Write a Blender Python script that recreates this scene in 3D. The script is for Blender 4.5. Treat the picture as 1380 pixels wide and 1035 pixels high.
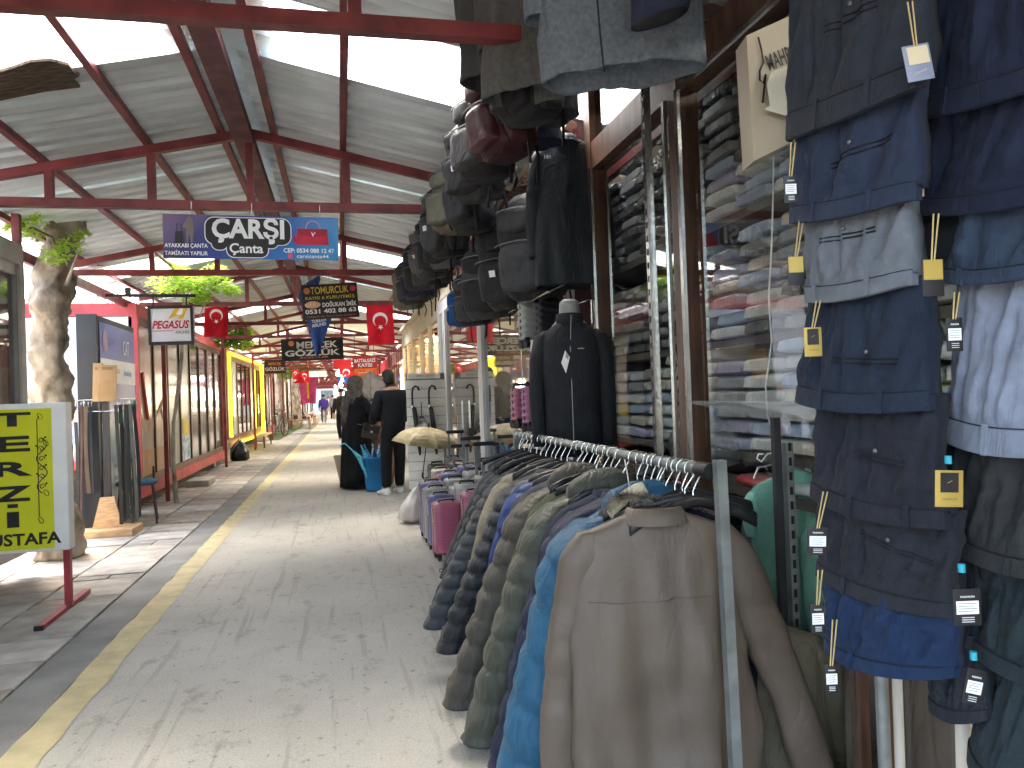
import bpy, bmesh, math, random
from math import sin, cos, pi, radians, sqrt, atan2
from mathutils import Vector as V, Matrix, noise
random.seed(7)
for o in list(bpy.data.objects): bpy.data.objects.remove(o)
SC = bpy.context.scene
COL = SC.collection

# ---------------------------------------------------------------- camera
CAM_H = 1.3
YAW, PITCH, ROLL = 0.22088981, 0.01364319, 0.036
F = 1036.0
fw = V((sin(YAW)*cos(PITCH), cos(YAW)*cos(PITCH), sin(PITCH)))
rt = V((cos(YAW), -sin(YAW), 0)); up = rt.cross(fw)
rt, up = rt*cos(ROLL)-up*sin(ROLL), up*cos(ROLL)+rt*sin(ROLL)
cd = bpy.data.cameras.new('camera'); cam = bpy.data.objects.new('camera', cd); COL.objects.link(cam)
cam.matrix_world = Matrix(((rt.x, up.x, -fw.x, 0), (rt.y, up.y, -fw.y, 0), (rt.z, up.z, -fw.z, CAM_H), (0, 0, 0, 1)))
cd.sensor_width = 36; cd.lens = 36*F/1380; cd.clip_start = 0.05; cd.clip_end = 600
SC.camera = cam

# ---------------------------------------------------------------- sky, sun, exposure
W = bpy.data.worlds.new('World'); SC.world = W; W.use_nodes = True
nt = W.node_tree; bg = nt.nodes['Background']
sky = nt.nodes.new('ShaderNodeTexSky'); sky.sky_type = 'NISHITA'; sky.sun_disc = False
SUN_EL, SUN_AZ = radians(58), radians(-18)
sky.sun_elevation = SUN_EL; sky.sun_rotation = SUN_AZ; sky.air_density = 1.3; sky.dust_density = 5.5; sky.ozone_density = .6
nt.links.new(sky.outputs[0], bg.inputs[0]); bg.inputs[1].default_value = 0.15
sd = bpy.data.lights.new('sun', 'SUN'); sd.energy = .8; sd.angle = radians(35); sd.color = (1, .98, .94)
sun = bpy.data.objects.new('sun', sd); COL.objects.link(sun)
sdir = V((sin(SUN_AZ)*cos(SUN_EL), cos(SUN_AZ)*cos(SUN_EL), sin(SUN_EL)))
sun.rotation_euler = sdir.to_track_quat('Z', 'Y').to_euler(); sun.location = sdir*40
SC.view_settings.view_transform = 'Standard'; SC.view_settings.look = 'None'
SC.view_settings.exposure = 3.6; SC.view_settings.gamma = 1; SC.view_settings.use_curve_mapping = False
try:
    SC.cycles.max_bounces = 10; SC.cycles.diffuse_bounces = 6; SC.cycles.transparent_max_bounces = 16
    SC.cycles.sample_clamp_indirect = 6; SC.cycles.caustics_reflective = False; SC.cycles.caustics_refractive = False
except Exception: pass

# ---------------------------------------------------------------- helpers
def ray(u, v): return fw + rt*((u-690)/F) - up*((v-517.5)/F)
def at(u, v, X=None, Y=None, Z=None):
    d = ray(u, v); o = V((0, 0, CAM_H))
    t = X/d.x if X is not None else (Y/d.y if Y is not None else (Z-CAM_H)/d.z)
    return o+d*t
def onplane(u, v, p, n):
    d = ray(u, v); o = V((0, 0, CAM_H)); return o+d*((V(p)-o).dot(n)/d.dot(n))

MATS = {}
def mat(name, col, rough=.6, metal=0, var=.12, vs=4, bump=.15, bs=60, spec=.4, sheen=0, coat=0, col2=None, detail=4, stretch=None, alpha=1, wave=None):
    if name in MATS: return MATS[name]
    m = bpy.data.materials.new(name); MATS[name] = m; m.use_nodes = True
    n = m.node_tree.nodes; l = m.node_tree.links; b = n['Principled BSDF']
    b.inputs['Roughness'].default_value = rough; b.inputs['Metallic'].default_value = metal
    b.inputs['Specular IOR Level'].default_value = spec
    if sheen: b.inputs['Sheen Weight'].default_value = sheen; b.inputs['Sheen Roughness'].default_value = .5
    if coat: b.inputs['Coat Weight'].default_value = coat; b.inputs['Coat Roughness'].default_value = .12
    if alpha < 1: b.inputs['Alpha'].default_value = alpha
    tc = n.new('ShaderNodeTexCoord'); mp = n.new('ShaderNodeMapping'); l.new(tc.outputs['Object'], mp.inputs[0])
    if stretch: mp.inputs['Scale'].default_value = stretch
    nz = n.new('ShaderNodeTexNoise'); nz.inputs['Scale'].default_value = vs; nz.inputs['Detail'].default_value = detail; l.new(mp.outputs[0], nz.inputs[0])
    r = n.new('ShaderNodeValToRGB'); l.new(nz.outputs['Fac'], r.inputs[0])
    c2 = col2 or [min(1, c*(1+var*1.6)) for c in col]; c1 = [c*(1-var*1.6) for c in col] if not col2 else col
    r.color_ramp.elements[0].position = .32; r.color_ramp.elements[1].position = .68
    r.color_ramp.elements[0].color = (*c1, 1); r.color_ramp.elements[1].color = (*c2, 1)
    l.new(r.outputs[0], b.inputs['Base Color'])
    if bump:
        nb = n.new('ShaderNodeTexNoise'); nb.inputs['Scale'].default_value = bs; nb.inputs['Detail'].default_value = 3; l.new(mp.outputs[0], nb.inputs[0])
        bp = n.new('ShaderNodeBump'); bp.inputs['Strength'].default_value = bump; bp.inputs['Distance'].default_value = .01
        l.new(nb.outputs['Fac'], bp.inputs['Height']); l.new(bp.outputs[0], b.inputs['Normal'])
    return m
def cloth(name, col, rough=.85, sheen=0.0, **k):
    sheen = min(sheen, .04)
    k.setdefault('var', .1); k.setdefault('vs', 9); k.setdefault('bump', .12); k.setdefault('bs', 350); k.setdefault('spec', .25)
    wr = k.pop('wr', .55); m = mat(name, col, rough=rough, sheen=sheen, **k)
    if wr and not m.get('wr'):
        m['wr'] = 1; n = m.node_tree.nodes; l = m.node_tree.links; b = n['Principled BSDF']; prev = b.inputs['Normal'].links[0].from_socket if b.inputs['Normal'].links else None
        tc = n.new('ShaderNodeTexCoord'); mp = n.new('ShaderNodeMapping'); mp.inputs['Scale'].default_value = (1, 1, .45); l.new(tc.outputs['Object'], mp.inputs[0])
        nz = n.new('ShaderNodeTexNoise'); nz.inputs['Scale'].default_value = 11; nz.inputs['Detail'].default_value = 5; nz.inputs['Distortion'].default_value = .8; l.new(mp.outputs[0], nz.inputs[0])
        sb = n.new('ShaderNodeMath'); sb.operation = 'SUBTRACT'; sb.inputs[1].default_value = .5; l.new(nz.outputs['Fac'], sb.inputs[0]); ab = n.new('ShaderNodeMath'); ab.operation = 'ABSOLUTE'; l.new(sb.outputs[0], ab.inputs[0]); pw = n.new('ShaderNodeMath'); pw.operation = 'POWER'; pw.inputs[1].default_value = .6; l.new(ab.outputs[0], pw.inputs[0])
        bp = n.new('ShaderNodeBump'); bp.inputs['Strength'].default_value = wr; bp.inputs['Distance'].default_value = .02; l.new(pw.outputs[0], bp.inputs['Height'])
        if prev: l.new(prev, bp.inputs['Normal'])
        l.new(bp.outputs[0], b.inputs['Normal'])
    return m
def emit(name, col, s):
    if name in MATS: return MATS[name]
    m = bpy.data.materials.new(name); MATS[name] = m; m.use_nodes = True; b = m.node_tree.nodes['Principled BSDF']
    b.inputs['Base Color'].default_value = (*col, 1); b.inputs['Emission Color'].default_value = (*col, 1); b.inputs['Emission Strength'].default_value = s
    return m
def glass(name, tint=(.93, .95, .94), refl=1.0, rough=.015):
    if name in MATS: return MATS[name]
    m = bpy.data.materials.new(name); MATS[name] = m; m.use_nodes = True; n = m.node_tree.nodes; l = m.node_tree.links; n.clear()
    o = n.new('ShaderNodeOutputMaterial'); t = n.new('ShaderNodeBsdfTransparent'); t.inputs[0].default_value = (*tint, 1)
    g = n.new('ShaderNodeBsdfGlossy'); g.inputs['Roughness'].default_value = rough; fr = n.new('ShaderNodeFresnel'); fr.inputs[0].default_value = 1.5
    mu = n.new('ShaderNodeMath'); mu.operation = 'MULTIPLY_ADD'; mu.inputs[1].default_value = refl; mu.inputs[2].default_value = .03; mu.use_clamp = True
    ge = n.new('ShaderNodeNewGeometry'); sb = n.new('ShaderNodeMath'); sb.operation = 'SUBTRACT'; sb.inputs[0].default_value = 1; l.new(ge.outputs['Backfacing'], sb.inputs[1]); m3 = n.new('ShaderNodeMath'); m3.operation = 'MULTIPLY'; l.new(mu.outputs[0], m3.inputs[0]); l.new(sb.outputs[0], m3.inputs[1])
    mx = n.new('ShaderNodeMixShader'); l.new(fr.outputs[0], mu.inputs[0]); l.new(m3.outputs[0], mx.inputs[0]); l.new(t.outputs[0], mx.inputs[1]); l.new(g.outputs[0], mx.inputs[2]); l.new(mx.outputs[0], o.inputs[0])
    return m

def wmat(o):
    m = Matrix.Identity(4)
    while o is not None: m = o.matrix_basis @ m; o = o.parent
    return m
def tag(o, label=None, cat=None, group=None, kind=None):
    if label: o['label'] = label
    if cat: o['category'] = cat
    if group: o['group'] = group
    if kind: o['kind'] = kind
    return o
def thing(name, label, cat, loc=(0, 0, 0), rot=(0, 0, 0), group=None):
    o = bpy.data.objects.new(name, None); COL.objects.link(o); o.location = loc; o.rotation_euler = rot
    o.empty_display_size = .1
    return tag(o, label, cat, group)
def copy_tree(o, parent=None):
    c = o.copy(); COL.objects.link(c); c.parent = parent
    for ch in list(o.children): copy_tree(ch, c)
    return c
class MB:
    def __init__(s): s.v = []; s.f = []; s.sm = []
    def add(s, vs, fs, smooth=False):
        k = len(s.v); s.v += [V(p) for p in vs]; s.f += [[i+k for i in f] for f in fs]; s.sm += [smooth]*len(fs); return s
    def box(s, a, b, bev=0):
        x0, x1 = sorted((a[0], b[0])); y0, y1 = sorted((a[1], b[1])); z0, z1 = sorted((a[2], b[2]))
        if bev:
            bm = bmesh.new(); bmesh.ops.create_cube(bm, size=1)
            for v in bm.verts: v.co = V(((x0+x1)/2+v.co.x*(x1-x0), (y0+y1)/2+v.co.y*(y1-y0), (z0+z1)/2+v.co.z*(z1-z0)))
            bmesh.ops.bevel(bm, geom=list(bm.edges), offset=min(bev, .45*min(x1-x0, y1-y0, z1-z0)), segments=2, affect='EDGES', profile=.7)
            bm.verts.index_update(); s.add([v.co.copy() for v in bm.verts], [[v.index for v in f.verts] for f in bm.faces], True); bm.free(); return s
        vs = [(x, y, z) for z in (z0, z1) for y in (y0, y1) for x in (x0, x1)]
        return s.add(vs, [(0, 2, 3, 1), (4, 5, 7, 6), (0, 1, 5, 4), (2, 6, 7, 3), (0, 4, 6, 2), (1, 3, 7, 5)])
    def quad(s, a, b, c, d, sm=False): return s.add([a, b, c, d], [(0, 1, 2, 3)], sm)
    def tube(s, pts, r, n=8, closed=False, flat=None):
        pts = [V(p) for p in pts]; N = len(pts); rs = r if isinstance(r, (list, tuple)) else [r]*N
        vs = []; ref = None
        for i, p in enumerate(pts):
            a = pts[(i-1) % N] if (i > 0 or closed) else p; b = pts[(i+1) % N] if (i < N-1 or closed) else p
            t = (b-a).normalized() if (b-a).length > 1e-9 else V((0, 0, 1))
            if ref is None: ref = V((0, 0, 1)) if abs(t.z) < .9 else V((1, 0, 0))
            x = t.cross(ref); x = x.normalized() if x.length > 1e-6 else V((1, 0, 0)); y = x.cross(t); ref = y
            for k in range(n):
                a_ = 2*pi*(k+.5)/n; fx = 1; fy = flat or 1
                vs.append(p+(x*cos(a_)*fx+y*sin(a_)*fy)*rs[i])
        fs = []; M = N if closed else N-1
        for i in range(M):
            for k in range(n):
                j = (i+1) % N; fs.append((i*n+k, i*n+(k+1) % n, j*n+(k+1) % n, j*n+k))
        s.add(vs, fs, n > 4)
        if not closed: s.add(vs[:n][::-1], [tuple(range(n))]); s.add(vs[-n:], [tuple(range(n))])
        return s
    def bar(s, a, b, w, h, upv=(0, 0, 1)):       # rectangular bar a->b
        a, b = V(a), V(b); t = (b-a).normalized(); x = t.cross(V(upv)); x = x.normalized() if x.length > 1e-5 else V((1, 0, 0)); y = x.cross(t)
        vs = [p+x*sx*w/2+y*sy*h/2 for p in (a, b) for sx, sy in ((-1, -1), (1, -1), (1, 1), (-1, 1))]
        return s.add(vs, [(3, 2, 1, 0), (4, 5, 6, 7), (0, 1, 5, 4), (1, 2, 6, 5), (2, 3, 7, 6), (3, 0, 4, 7)])
    def loft(s, rings, n=24, p=2.0, disp=None, cap=True, arc=None):
        # rings: (centre, a-vector, b-vector[, p]); superellipse cross-section
        vs = []
        for i, rg in enumerate(rings):
            c, a, b = V(rg[0]), V(rg[1]), V(rg[2]); e = 2/(rg[3] if len(rg) > 3 else p)
            for k in range(n):
                th = 2*pi*k/n; ct, st = cos(th), sin(th)
                q = c+a*(abs(ct)**e*(1 if ct >= 0 else -1))+b*(abs(st)**e*(1 if st >= 0 else -1))
                if disp:
                    nn = (a.normalized()*ct+b.normalized()*st); q = q+nn*disp(q, i/(len(rings)-1), th)
                vs.append(q)
        N = len(rings); fs = [(i*n+k, i*n+(k+1) % n, (i+1)*n+(k+1) % n, (i+1)*n+k) for i in range(N-1) for k in range(n)]
        s.add(vs, fs, True)
        if cap:
            k0 = len(s.v)-len(vs)
            for i, rev in ((0, True), (N-1, False)):
                c = sum((vs[i*n+k] for k in range(n)), V((0, 0, 0)))/n; s.v.append(c); ci = len(s.v)-1
                for k in range(n):
                    a_, b_ = k0+i*n+k, k0+i*n+(k+1) % n
                    s.f.append([b_, a_, ci] if rev else [a_, b_, ci]); s.sm.append(True)
        return s
    def prism(s, pts, d):                        # extrude polygon pts by vector d
        pts = [V(p) for p in pts]; n = len(pts); d = V(d); vs = pts+[p+d for p in pts]
        return s.add(vs, [tuple(range(n))[::-1], tuple(range(n, 2*n))]+[(i, (i+1) % n, n+(i+1) % n, n+i) for i in range(n)])
    def mesh(s, name, m):
        me = bpy.data.meshes.new(name); me.from_pydata([tuple(p) for p in s.v], [], s.f); me.materials.append(m)
        me.polygons.foreach_set('use_smooth', s.sm); me.update(); return me
    def build(s, name, m, parent=None, world=False, fixn=True, kind=None, label=None):
        if world and parent is not None:
            iv = wmat(parent).inverted(); s.v = [iv @ p for p in s.v]
        me = s.mesh(name, m)
        if fixn and len(s.f) < 60000:
            bm = bmesh.new(); bm.from_mesh(me); bmesh.ops.recalc_face_normals(bm, faces=bm.faces); bm.to_mesh(me); bm.free()
        o = bpy.data.objects.new(name, me); COL.objects.link(o); o.parent = parent
        if kind: o['kind'] = kind
        if label: o['label'] = label
        return o
def inst(name, me, parent, loc=(0, 0, 0), rot=(0, 0, 0), scale=None):
    o = bpy.data.objects.new(name, me); COL.objects.link(o); o.parent = parent; o.location = loc; o.rotation_euler = rot
    if scale: o.scale = scale
    return o
def fbm(p, s, seed=0): return noise.noise(V((p[0]*s[0]+seed*7.3, p[1]*s[1]+seed*3.1, p[2]*s[2]-seed*5.7)))

def text(s, w, h, c, m, parent, bold=0, d=.002, rotz=0, name='lettering', shear=0, mirror=False, face='-Y', depth=.001, tilt=0):
    """flat lettering scaled to w x h, centred at local c, reading from -Y"""
    cu = bpy.data.curves.new(name, 'FONT'); cu.body = s; cu.align_x = 'CENTER'; cu.offset = bold; cu.shear = shear; cu.resolution_u = 3; cu.extrude = 0
    o = bpy.data.objects.new(name, cu); COL.objects.link(o); dg = bpy.context.evaluated_depsgraph_get(); dg.update()
    me = bpy.data.meshes.new_from_object(o.evaluated_get(dg)); COL.objects.unlink(o); bpy.data.objects.remove(o)
    xs = [v.co.x for v in me.vertices]; ys = [v.co.y for v in me.vertices]
    if not xs: return None
    x0, x1, y0, y1 = min(xs), max(xs), min(ys), max(ys)
    for v in me.vertices:
        a = ((v.co.x-x0)/(x1-x0)-.5)*w; b = ((v.co.y-y0)/(y1-y0)-.5)*h
        a, b = a*cos(tilt)-b*sin(tilt), a*sin(tilt)+b*cos(tilt)
        if face == '-Y': v.co = V((c[0]+a, c[1]-d, c[2]+b))
        elif face == '+X': v.co = V((c[0]+d, c[1]+a, c[2]+b))
        elif face == '-X': v.co = V((c[0]-d, c[1]-a, c[2]+b))
    me.materials.clear(); me.materials.append(m)
    return inst(name, me, parent)
def disc(mb, c, rx, rz, n=20, a0=0, a1=2*pi):   # flat disc facing -Y
    pts = [(c[0]+rx*cos(a0+(a1-a0)*i/n), c[1], c[2]+rz*sin(a0+(a1-a0)*i/n)) for i in range(n if a1-a0 >= 6.28 else n+1)]
    mb.add(pts, [tuple(range(len(pts)))]); return mb
def poly(mb, pts, y):                            # flat polygon facing -Y from (x,z)
    mb.add([(x, y, z) for x, z in pts], [tuple(range(len(pts)))]); return mb

# ---------------------------------------------------------------- shared materials
RED = mat('maroon_paint', (.19, .035, .035), rough=.45, var=.25, vs=5, bump=.1)
RUST = mat('ridge_paint', (.13, .04, .045), rough=.6, var=.3, vs=7)
SHEET = mat('galvanised_sheet', (.70, .76, .77), rough=.6, metal=0, var=.12, vs=2.5, bump=.08, bs=20, detail=7, stretch=(.6, 2.2, 1))
BLACK = mat('black_plastic', (.012, .012, .013), rough=.4, bump=.05)
DARK = mat('dark_metal', (.03, .03, .033), rough=.5)
CHROME = mat('chrome', (.62, .62, .6), rough=.22, metal=1, var=.08)
GALV = mat('grey_tube', (.25, .27, .27), rough=.42, metal=.55, var=.15, vs=12)
WHITE = mat('white_paint', (.75, .75, .73), rough=.45, var=.05)
CREAM = mat('cream_paint', (.7, .64, .48), rough=.6, var=.08)
BROWN = mat('brown_frame', (.095, .042, .024), rough=.45, var=.35, vs=6, stretch=(3, 3, .7), bump=.1)
WOOD = mat('light_wood', (.55, .36, .19), rough=.6, var=.15, vs=8, stretch=(1, 6, 6))
ALU = mat('white_aluminium', (.72, .73, .74), rough=.4, metal=0, var=.05)
GLASS = glass('window_glass', (.94, .96, .95), 1.25)
GLASSR = glass('reflective_glass', (.75, .79, .79), 2.0, .03)
CONC = mat('bare_concrete', (.32, .30, .27), rough=.9, var=.15, bump=.3)
INK = mat('black_ink', (.01, .01, .01), rough=.5, bump=0)
WINK = mat('white_ink', (.85, .85, .83), rough=.5, bump=0, var=.03)
BULB = emit('lit_bulb', (1, .93, .8), 5)
# ================================================================ SETTING: ground
def ground_mats():
    m = bpy.data.materials.new('walkway_concrete'); m.use_nodes = True; n = m.node_tree.nodes; l = m.node_tree.links; b = n['Principled BSDF']
    tc = n.new('ShaderNodeTexCoord')
    def noi(s, d=5, st=None, r=.6):
        x = n.new('ShaderNodeTexNoise'); x.inputs['Scale'].default_value = s; x.inputs['Detail'].default_value = d; x.inputs['Roughness'].default_value = r
        if st:
            mp = n.new('ShaderNodeMapping'); mp.inputs['Scale'].default_value = st; l.new(tc.outputs['Object'], mp.inputs[0]); l.new(mp.outputs[0], x.inputs[0])
        else: l.new(tc.outputs['Object'], x.inputs[0])
        return x.outputs['Fac']
    def ramp(f, p0, p1, c0, c1):
        x = n.new('ShaderNodeValToRGB'); l.new(f, x.inputs[0]); e = x.color_ramp.elements; e[0].position = p0; e[1].position = p1; e[0].color = (*c0, 1); e[1].color = (*c1, 1); return x.outputs[0]
    def mix(a, c, fac, mode='MULTIPLY'):
        x = n.new('ShaderNodeMix'); x.data_type = 'RGBA'; x.blend_type = mode
        if isinstance(fac, float): x.inputs[0].default_value = fac
        else: l.new(fac, x.inputs[0])
        l.new(a, x.inputs[6]); l.new(c, x.inputs[7]); return x.outputs[2]
    base = ramp(noi(.9, 8), .3, .7, (.36, .348, .305), (.49, .473, .415))
    base = mix(base, ramp(noi(90, 4), .25, .75, (.78, .78, .78), (1.1, 1.1, 1.1)), 1.0)
    base = mix(base, ramp(noi(4.5, 7, (1.2, .8, 1), .7), .56, .66, (1, 1, 1), (.62, .61, .59)), .7)
    base = mix(base, ramp(noi(22, 3, (1, .8, 1)), .63, .69, (1, 1, 1), (.5, .49, .47)), .75)
    base = mix(base, ramp(noi(3, 5, (6, .25, 1)), .57, .64, (1, 1, 1), (.74, .73, .72)), .7)
    vo = n.new('ShaderNodeTexVoronoi'); vo.feature = 'DISTANCE_TO_EDGE'; vo.inputs['Scale'].default_value = .42
    ds = n.new('ShaderNodeMapping'); l.new(tc.outputs['Object'], ds.inputs[0]); ds.inputs['Scale'].default_value = (1, .6, 1)
    nz = n.new('ShaderNodeTexNoise'); nz.inputs['Scale'].default_value = 2.2; nz.inputs['Detail'].default_value = 6; l.new(tc.outputs['Object'], nz.inputs[0])
    ad = n.new('ShaderNodeVectorMath'); ad.operation = 'MULTIPLY_ADD'; ad.inputs[1].default_value = (.5, .5, .5); l.new(nz.outputs['Color'], ad.inputs[0]); l.new(ds.outputs[0], ad.inputs[2]); l.new(ad.outputs[0], vo.inputs[0])
    base = mix(base, ramp(vo.outputs['Distance'], .001, .004, (.6, .58, .54), (1, 1, 1)), ramp(noi(.8, 3), .48, .6, (0, 0, 0), (.75, .75, .75)))
    l.new(base, b.inputs['Base Color']); b.inputs['Roughness'].default_value = .72; b.inputs['Specular IOR Level'].default_value = .35
    bp = n.new('ShaderNodeBump'); bp.inputs['Strength'].default_value = .35; bp.inputs['Distance'].default_value = .01; l.new(noi(120, 4), bp.inputs['Height']); l.new(bp.outputs[0], b.inputs['Normal'])
    return m
FLOOR = ground_mats()
g = MB().quad((-60, -12, -.012), (60, -12, -.012), (60, 220, -.012), (-60, 220, -.012)).build('ground', mat('earth', (.2, .17, .14), rough=.95, vs=1, var=.2)); g['kind'] = 'structure'
g = MB().quad((-1.24, -6, 0), (1.35, -6, 0), (1.35, 130, 0), (-1.24, 130, 0)).build('walkway', FLOOR); g['kind'] = 'structure'
LINE = mat('worn_yellow_paint', (.40, .35, .20), rough=.75, col2=(.56, .48, .28), vs=7, detail=9, bump=.3, bs=90)
mb = MB(); rnd = random.Random(3); L, Rr = [], []
for i in range(260):
    y = -2+i*.15 if i < 200 else 28+(i-200)*1.2
    L.append((-1.285+rnd.uniform(-.008, .008), y, .004)); Rr.append((-1.125+rnd.uniform(-.008, .008), y, .004))
for i in range(len(L)-1): mb.quad(L[i], Rr[i], Rr[i+1], L[i+1])
g = mb.build('yellow_line', LINE); g['kind'] = 'structure'
STRIP = mat('grey_kerb_concrete', (.21, .21, .20), rough=.85, var=.14, vs=3, bump=.3, bs=90, detail=8)
g = MB().box((-1.52, -6, -.01), (-1.285, 130, .003)).build('kerb_strip', STRIP); g['kind'] = 'structure'
pav = MB().quad((-6, -6, -.004), (-1.52, -6, -.004), (-1.52, 130, -.004), (-6, 130, -.004)).build('pavement', mat('pavement_bed', (.12, .10, .085), rough=.95, vs=9, var=.2)); pav['kind'] = 'structure'
SL = [mat('paving_stone_%s' % k, c, rough=.85, var=.16, vs=6, bump=.3, bs=80, detail=8) for k, c in (('grey', (.30, .285, .26)), ('pale', (.38, .36, .33)), ('warm', (.31, .265, .225)), ('dark', (.22, .205, .185)))]
rnd = random.Random(11)
slab_mesh = {}
def slab(w, l, mi):
    k = (w, l, mi)
    if k not in slab_mesh: slab_mesh[k] = MB().box((-w/2, -l/2, -.03), (w/2, l/2, .012), .006).mesh('paving_slab', SL[mi])
    return slab_mesh[k]
for x0, w in ((-1.525, .5), (-2.035, .54)):
    y = 2.4 if x0 > -2 else 3.6
    while y < 19:
        if rnd.random() < .32:                     # a course of small setts
            for k in range(2):
                inst('paving_sett', slab(round(w/2-.008, 3), .13, rnd.choice((0, 2, 3))), pav, (x0-w/4-k*w/2, y+.065, rnd.uniform(-.004, .003)), (0, 0, rnd.uniform(-.01, .01)))
            y += .138
        else:
            l = rnd.choice((.55, .7, .4)); inst('paving_slab', slab(w-.008, l, rnd.choice((0, 0, 1, 1, 2))), pav, (x0-w/2, y+l/2, rnd.uniform(-.004, .004)), (rnd.uniform(-.003, .003), rnd.uniform(-.003, .003), rnd.uniform(-.006, .006))); y += l+.008
for x0, w in ((-2.585, .45), (-3.045, .5)):
    y = 4.5
    while y < 16:
        l = rnd.choice((.3, .45)); inst('paving_slab', slab(w-.008, l, rnd.choice((0, 2, 3))), pav, (x0-w/2, y+l/2, rnd.uniform(-.006, .002))); y += l+.008
mb = MB()
for i in range(200):
    y = 19.2+i*.5
    for k in range(3):
        x = -1.53-k*.5; mb.box((x-.49, y, -.01), (x, y+.49, .008+rnd.uniform(-.004, .004)))
o = mb.build('far_paving', SL[0], pav, kind='stuff')
# backdrop wall and trees beyond the left kiosks are built with the vegetation

# ================================================================ ROOF
roof = thing('market_roof', 'corrugated metal roof on maroon steel trusses covering the whole walkway', 'roof')
RX, RZ, SLP = -.57, 3.30, .215          # ridge x, sheet height, slope
XL, XR = -2.75, 1.75
def rz(x): return RZ-SLP*abs(x-RX)
def sheet_mesh(x0, x1, wy, m, name):
    mb = MB(); prof = []; p = .19; n = int(round(wy/p))
    for i in range(n):
        y = i*p; prof += [(y, 0), (y+.10, 0), (y+.115, .045), (y+.175, .045)]
    prof.append((wy, 0)); pts = []
    for (y, z) in prof:
        for x in (x0, x1): pts.append((x, y, rz(x)+z))
    return mb.add(pts, [(2*i, 2*i+1, 2*i+3, 2*i+2) for i in range(len(prof)-1)]).mesh(name, m)
SKYL = bpy.data.materials.new('translucent_sheet'); SKYL.use_nodes = True
n = SKYL.node_tree.nodes; l = SKYL.node_tree.links; n.clear(); o_ = n.new('ShaderNodeOutputMaterial'); a_ = n.new('ShaderNodeBsdfTransparent'); b_ = n.new('ShaderNodeBsdfTranslucent'); b_.inputs[0].default_value = (.9, .9, .86, 1); a_.inputs[0].default_value = (.97, .98, .96, 1)
mx = n.new('ShaderNodeMixShader'); mx.inputs[0].default_value = .45; l.new(a_.outputs[0], mx.inputs[1]); l.new(b_.outputs[0], mx.inputs[2]); l.new(mx.outputs[0], o_.inputs[0])
DY = 2.8; SW = .76; SW2 = 2.8-.76
shl = sheet_mesh(XL, RX-.10, .95, SHEET, 'roof_sheet'); shr = sheet_mesh(RX+.07, XR, .95, SHEET, 'roof_sheet')
shl2 = sheet_mesh(XL, RX-.10, 1.14, SHEET, 'roof_sheet'); shr2 = sheet_mesh(RX+.07, XR, 1.14, SHEET, 'roof_sheet')
shl0 = sheet_mesh(XL, RX-.10, SW, SHEET, 'roof_sheet'); shr0 = sheet_mesh(RX+.07, XR, SW, SHEET, 'roof_sheet')
skl = sheet_mesh(XL, RX-.16, SW, SKYL, 'skylight_sheet'); skr = sheet_mesh(RX+.13, XR, SW, SKYL, 'skylight_sheet')
Y0 = 3.74
rnd = random.Random(5)
for b in range(-2, 30):
    y = Y0+b*DY
    if b % 2 == 0: inst('skylight_sheet', skl, roof, (0, y, 0)); inst('skylight_sheet', skr, roof, (0, y, 0))
    else: inst('roof_sheet', shl0, roof, (0, y, 0)); inst('roof_sheet', shr0, roof, (0, y, 0))
    if b < 16:
        for me in (shl, shr): inst('roof_sheet', me, roof, (0, y+SW, rnd.uniform(0, .004)), (0, rnd.uniform(-.001, .001), 0))
        for me in (shl2, shr2): inst('roof_sheet', me, roof, (0, y+SW+.94, rnd.uniform(.006, .01)))
if True:
    mbs = MB()
    for b in range(16, 30):
        y = Y0+b*DY+SW
        for (xa, xb) in ((XL, RX-.1), (RX+.07, XR)): mbs.quad((xa, y, rz(xa)), (xb, y, rz(xb)), (xb, y+SW2, rz(xb)), (xa, y+SW2, rz(xa)))
    mbs.build('far_roof_sheets', SHEET, roof, kind='stuff')
RL0, RL1 = -1.9, 88
# ridge capping
mb = MB(); mb.quad((RX-.28, RL0, rz(RX-.28)+.05), (RX, RL0, RZ+.06), (RX, RL1, RZ+.06), (RX-.28, RL1, rz(RX-.28)+.05)); mb.quad((RX, RL0, RZ+.06), (RX+.28, RL0, rz(RX+.28)+.05), (RX+.28, RL1, rz(RX+.28)+.05), (RX, RL1, RZ+.06))
mb.build('ridge_cap', SHEET, roof)
MB().bar((RX-.03, RL0, RZ-.125), (RX-.03, RL1, RZ-.125), .13, .07).build('ridge_beam', RUST, roof)
for x in (-2.55, -1.9, -1.24, -.76, -.40, .08, .9, 1.6):
    MB().bar((x, RL0, rz(x)-.026), (x, RL1, rz(x)-.026), .045, .045).build('purlin', RED, roof)
# trusses
TX0, TX1 = -2.62, 1.66
def topz(x): return rz(x)-.08
for i, y in enumerate([.1, 2.9, 5.7, 8.6, 11.3, 14.05]+[14.05+2.8*k for k in range(1, 27)]):
    tr = MB().bar((TX0, y, 2.70), (TX1, y, 2.70), .06, .06).build('truss', RED, roof)
    tc_ = MB(); dz = 0
    tc_.bar((TX0, y, topz(TX0)), (RX, y, topz(RX)), .055, .06, (0, 0, 1)); tc_.bar((RX, y, topz(RX)), (TX1, y, topz(TX1)), .055, .06, (0, 0, 1))
    tc_.build('top_chord', RED, tr)
    if i < 14:
        for x in (-1.86, -1.22, RX, .1, .85):
            MB().bar((x, y+.001, 2.73), (x, y+.001, topz(x)-.03), .05, .05, (0, 1, 0)).build('web_post', RED, tr)
    else:
        w_ = MB()
        for x in (-1.86, -1.22, RX, .1, .85): w_.bar((x, y, 2.73), (x, y, topz(x)-.03), .05, .05, (0, 1, 0))
        w_.build('web_posts', RED, tr)
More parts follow.
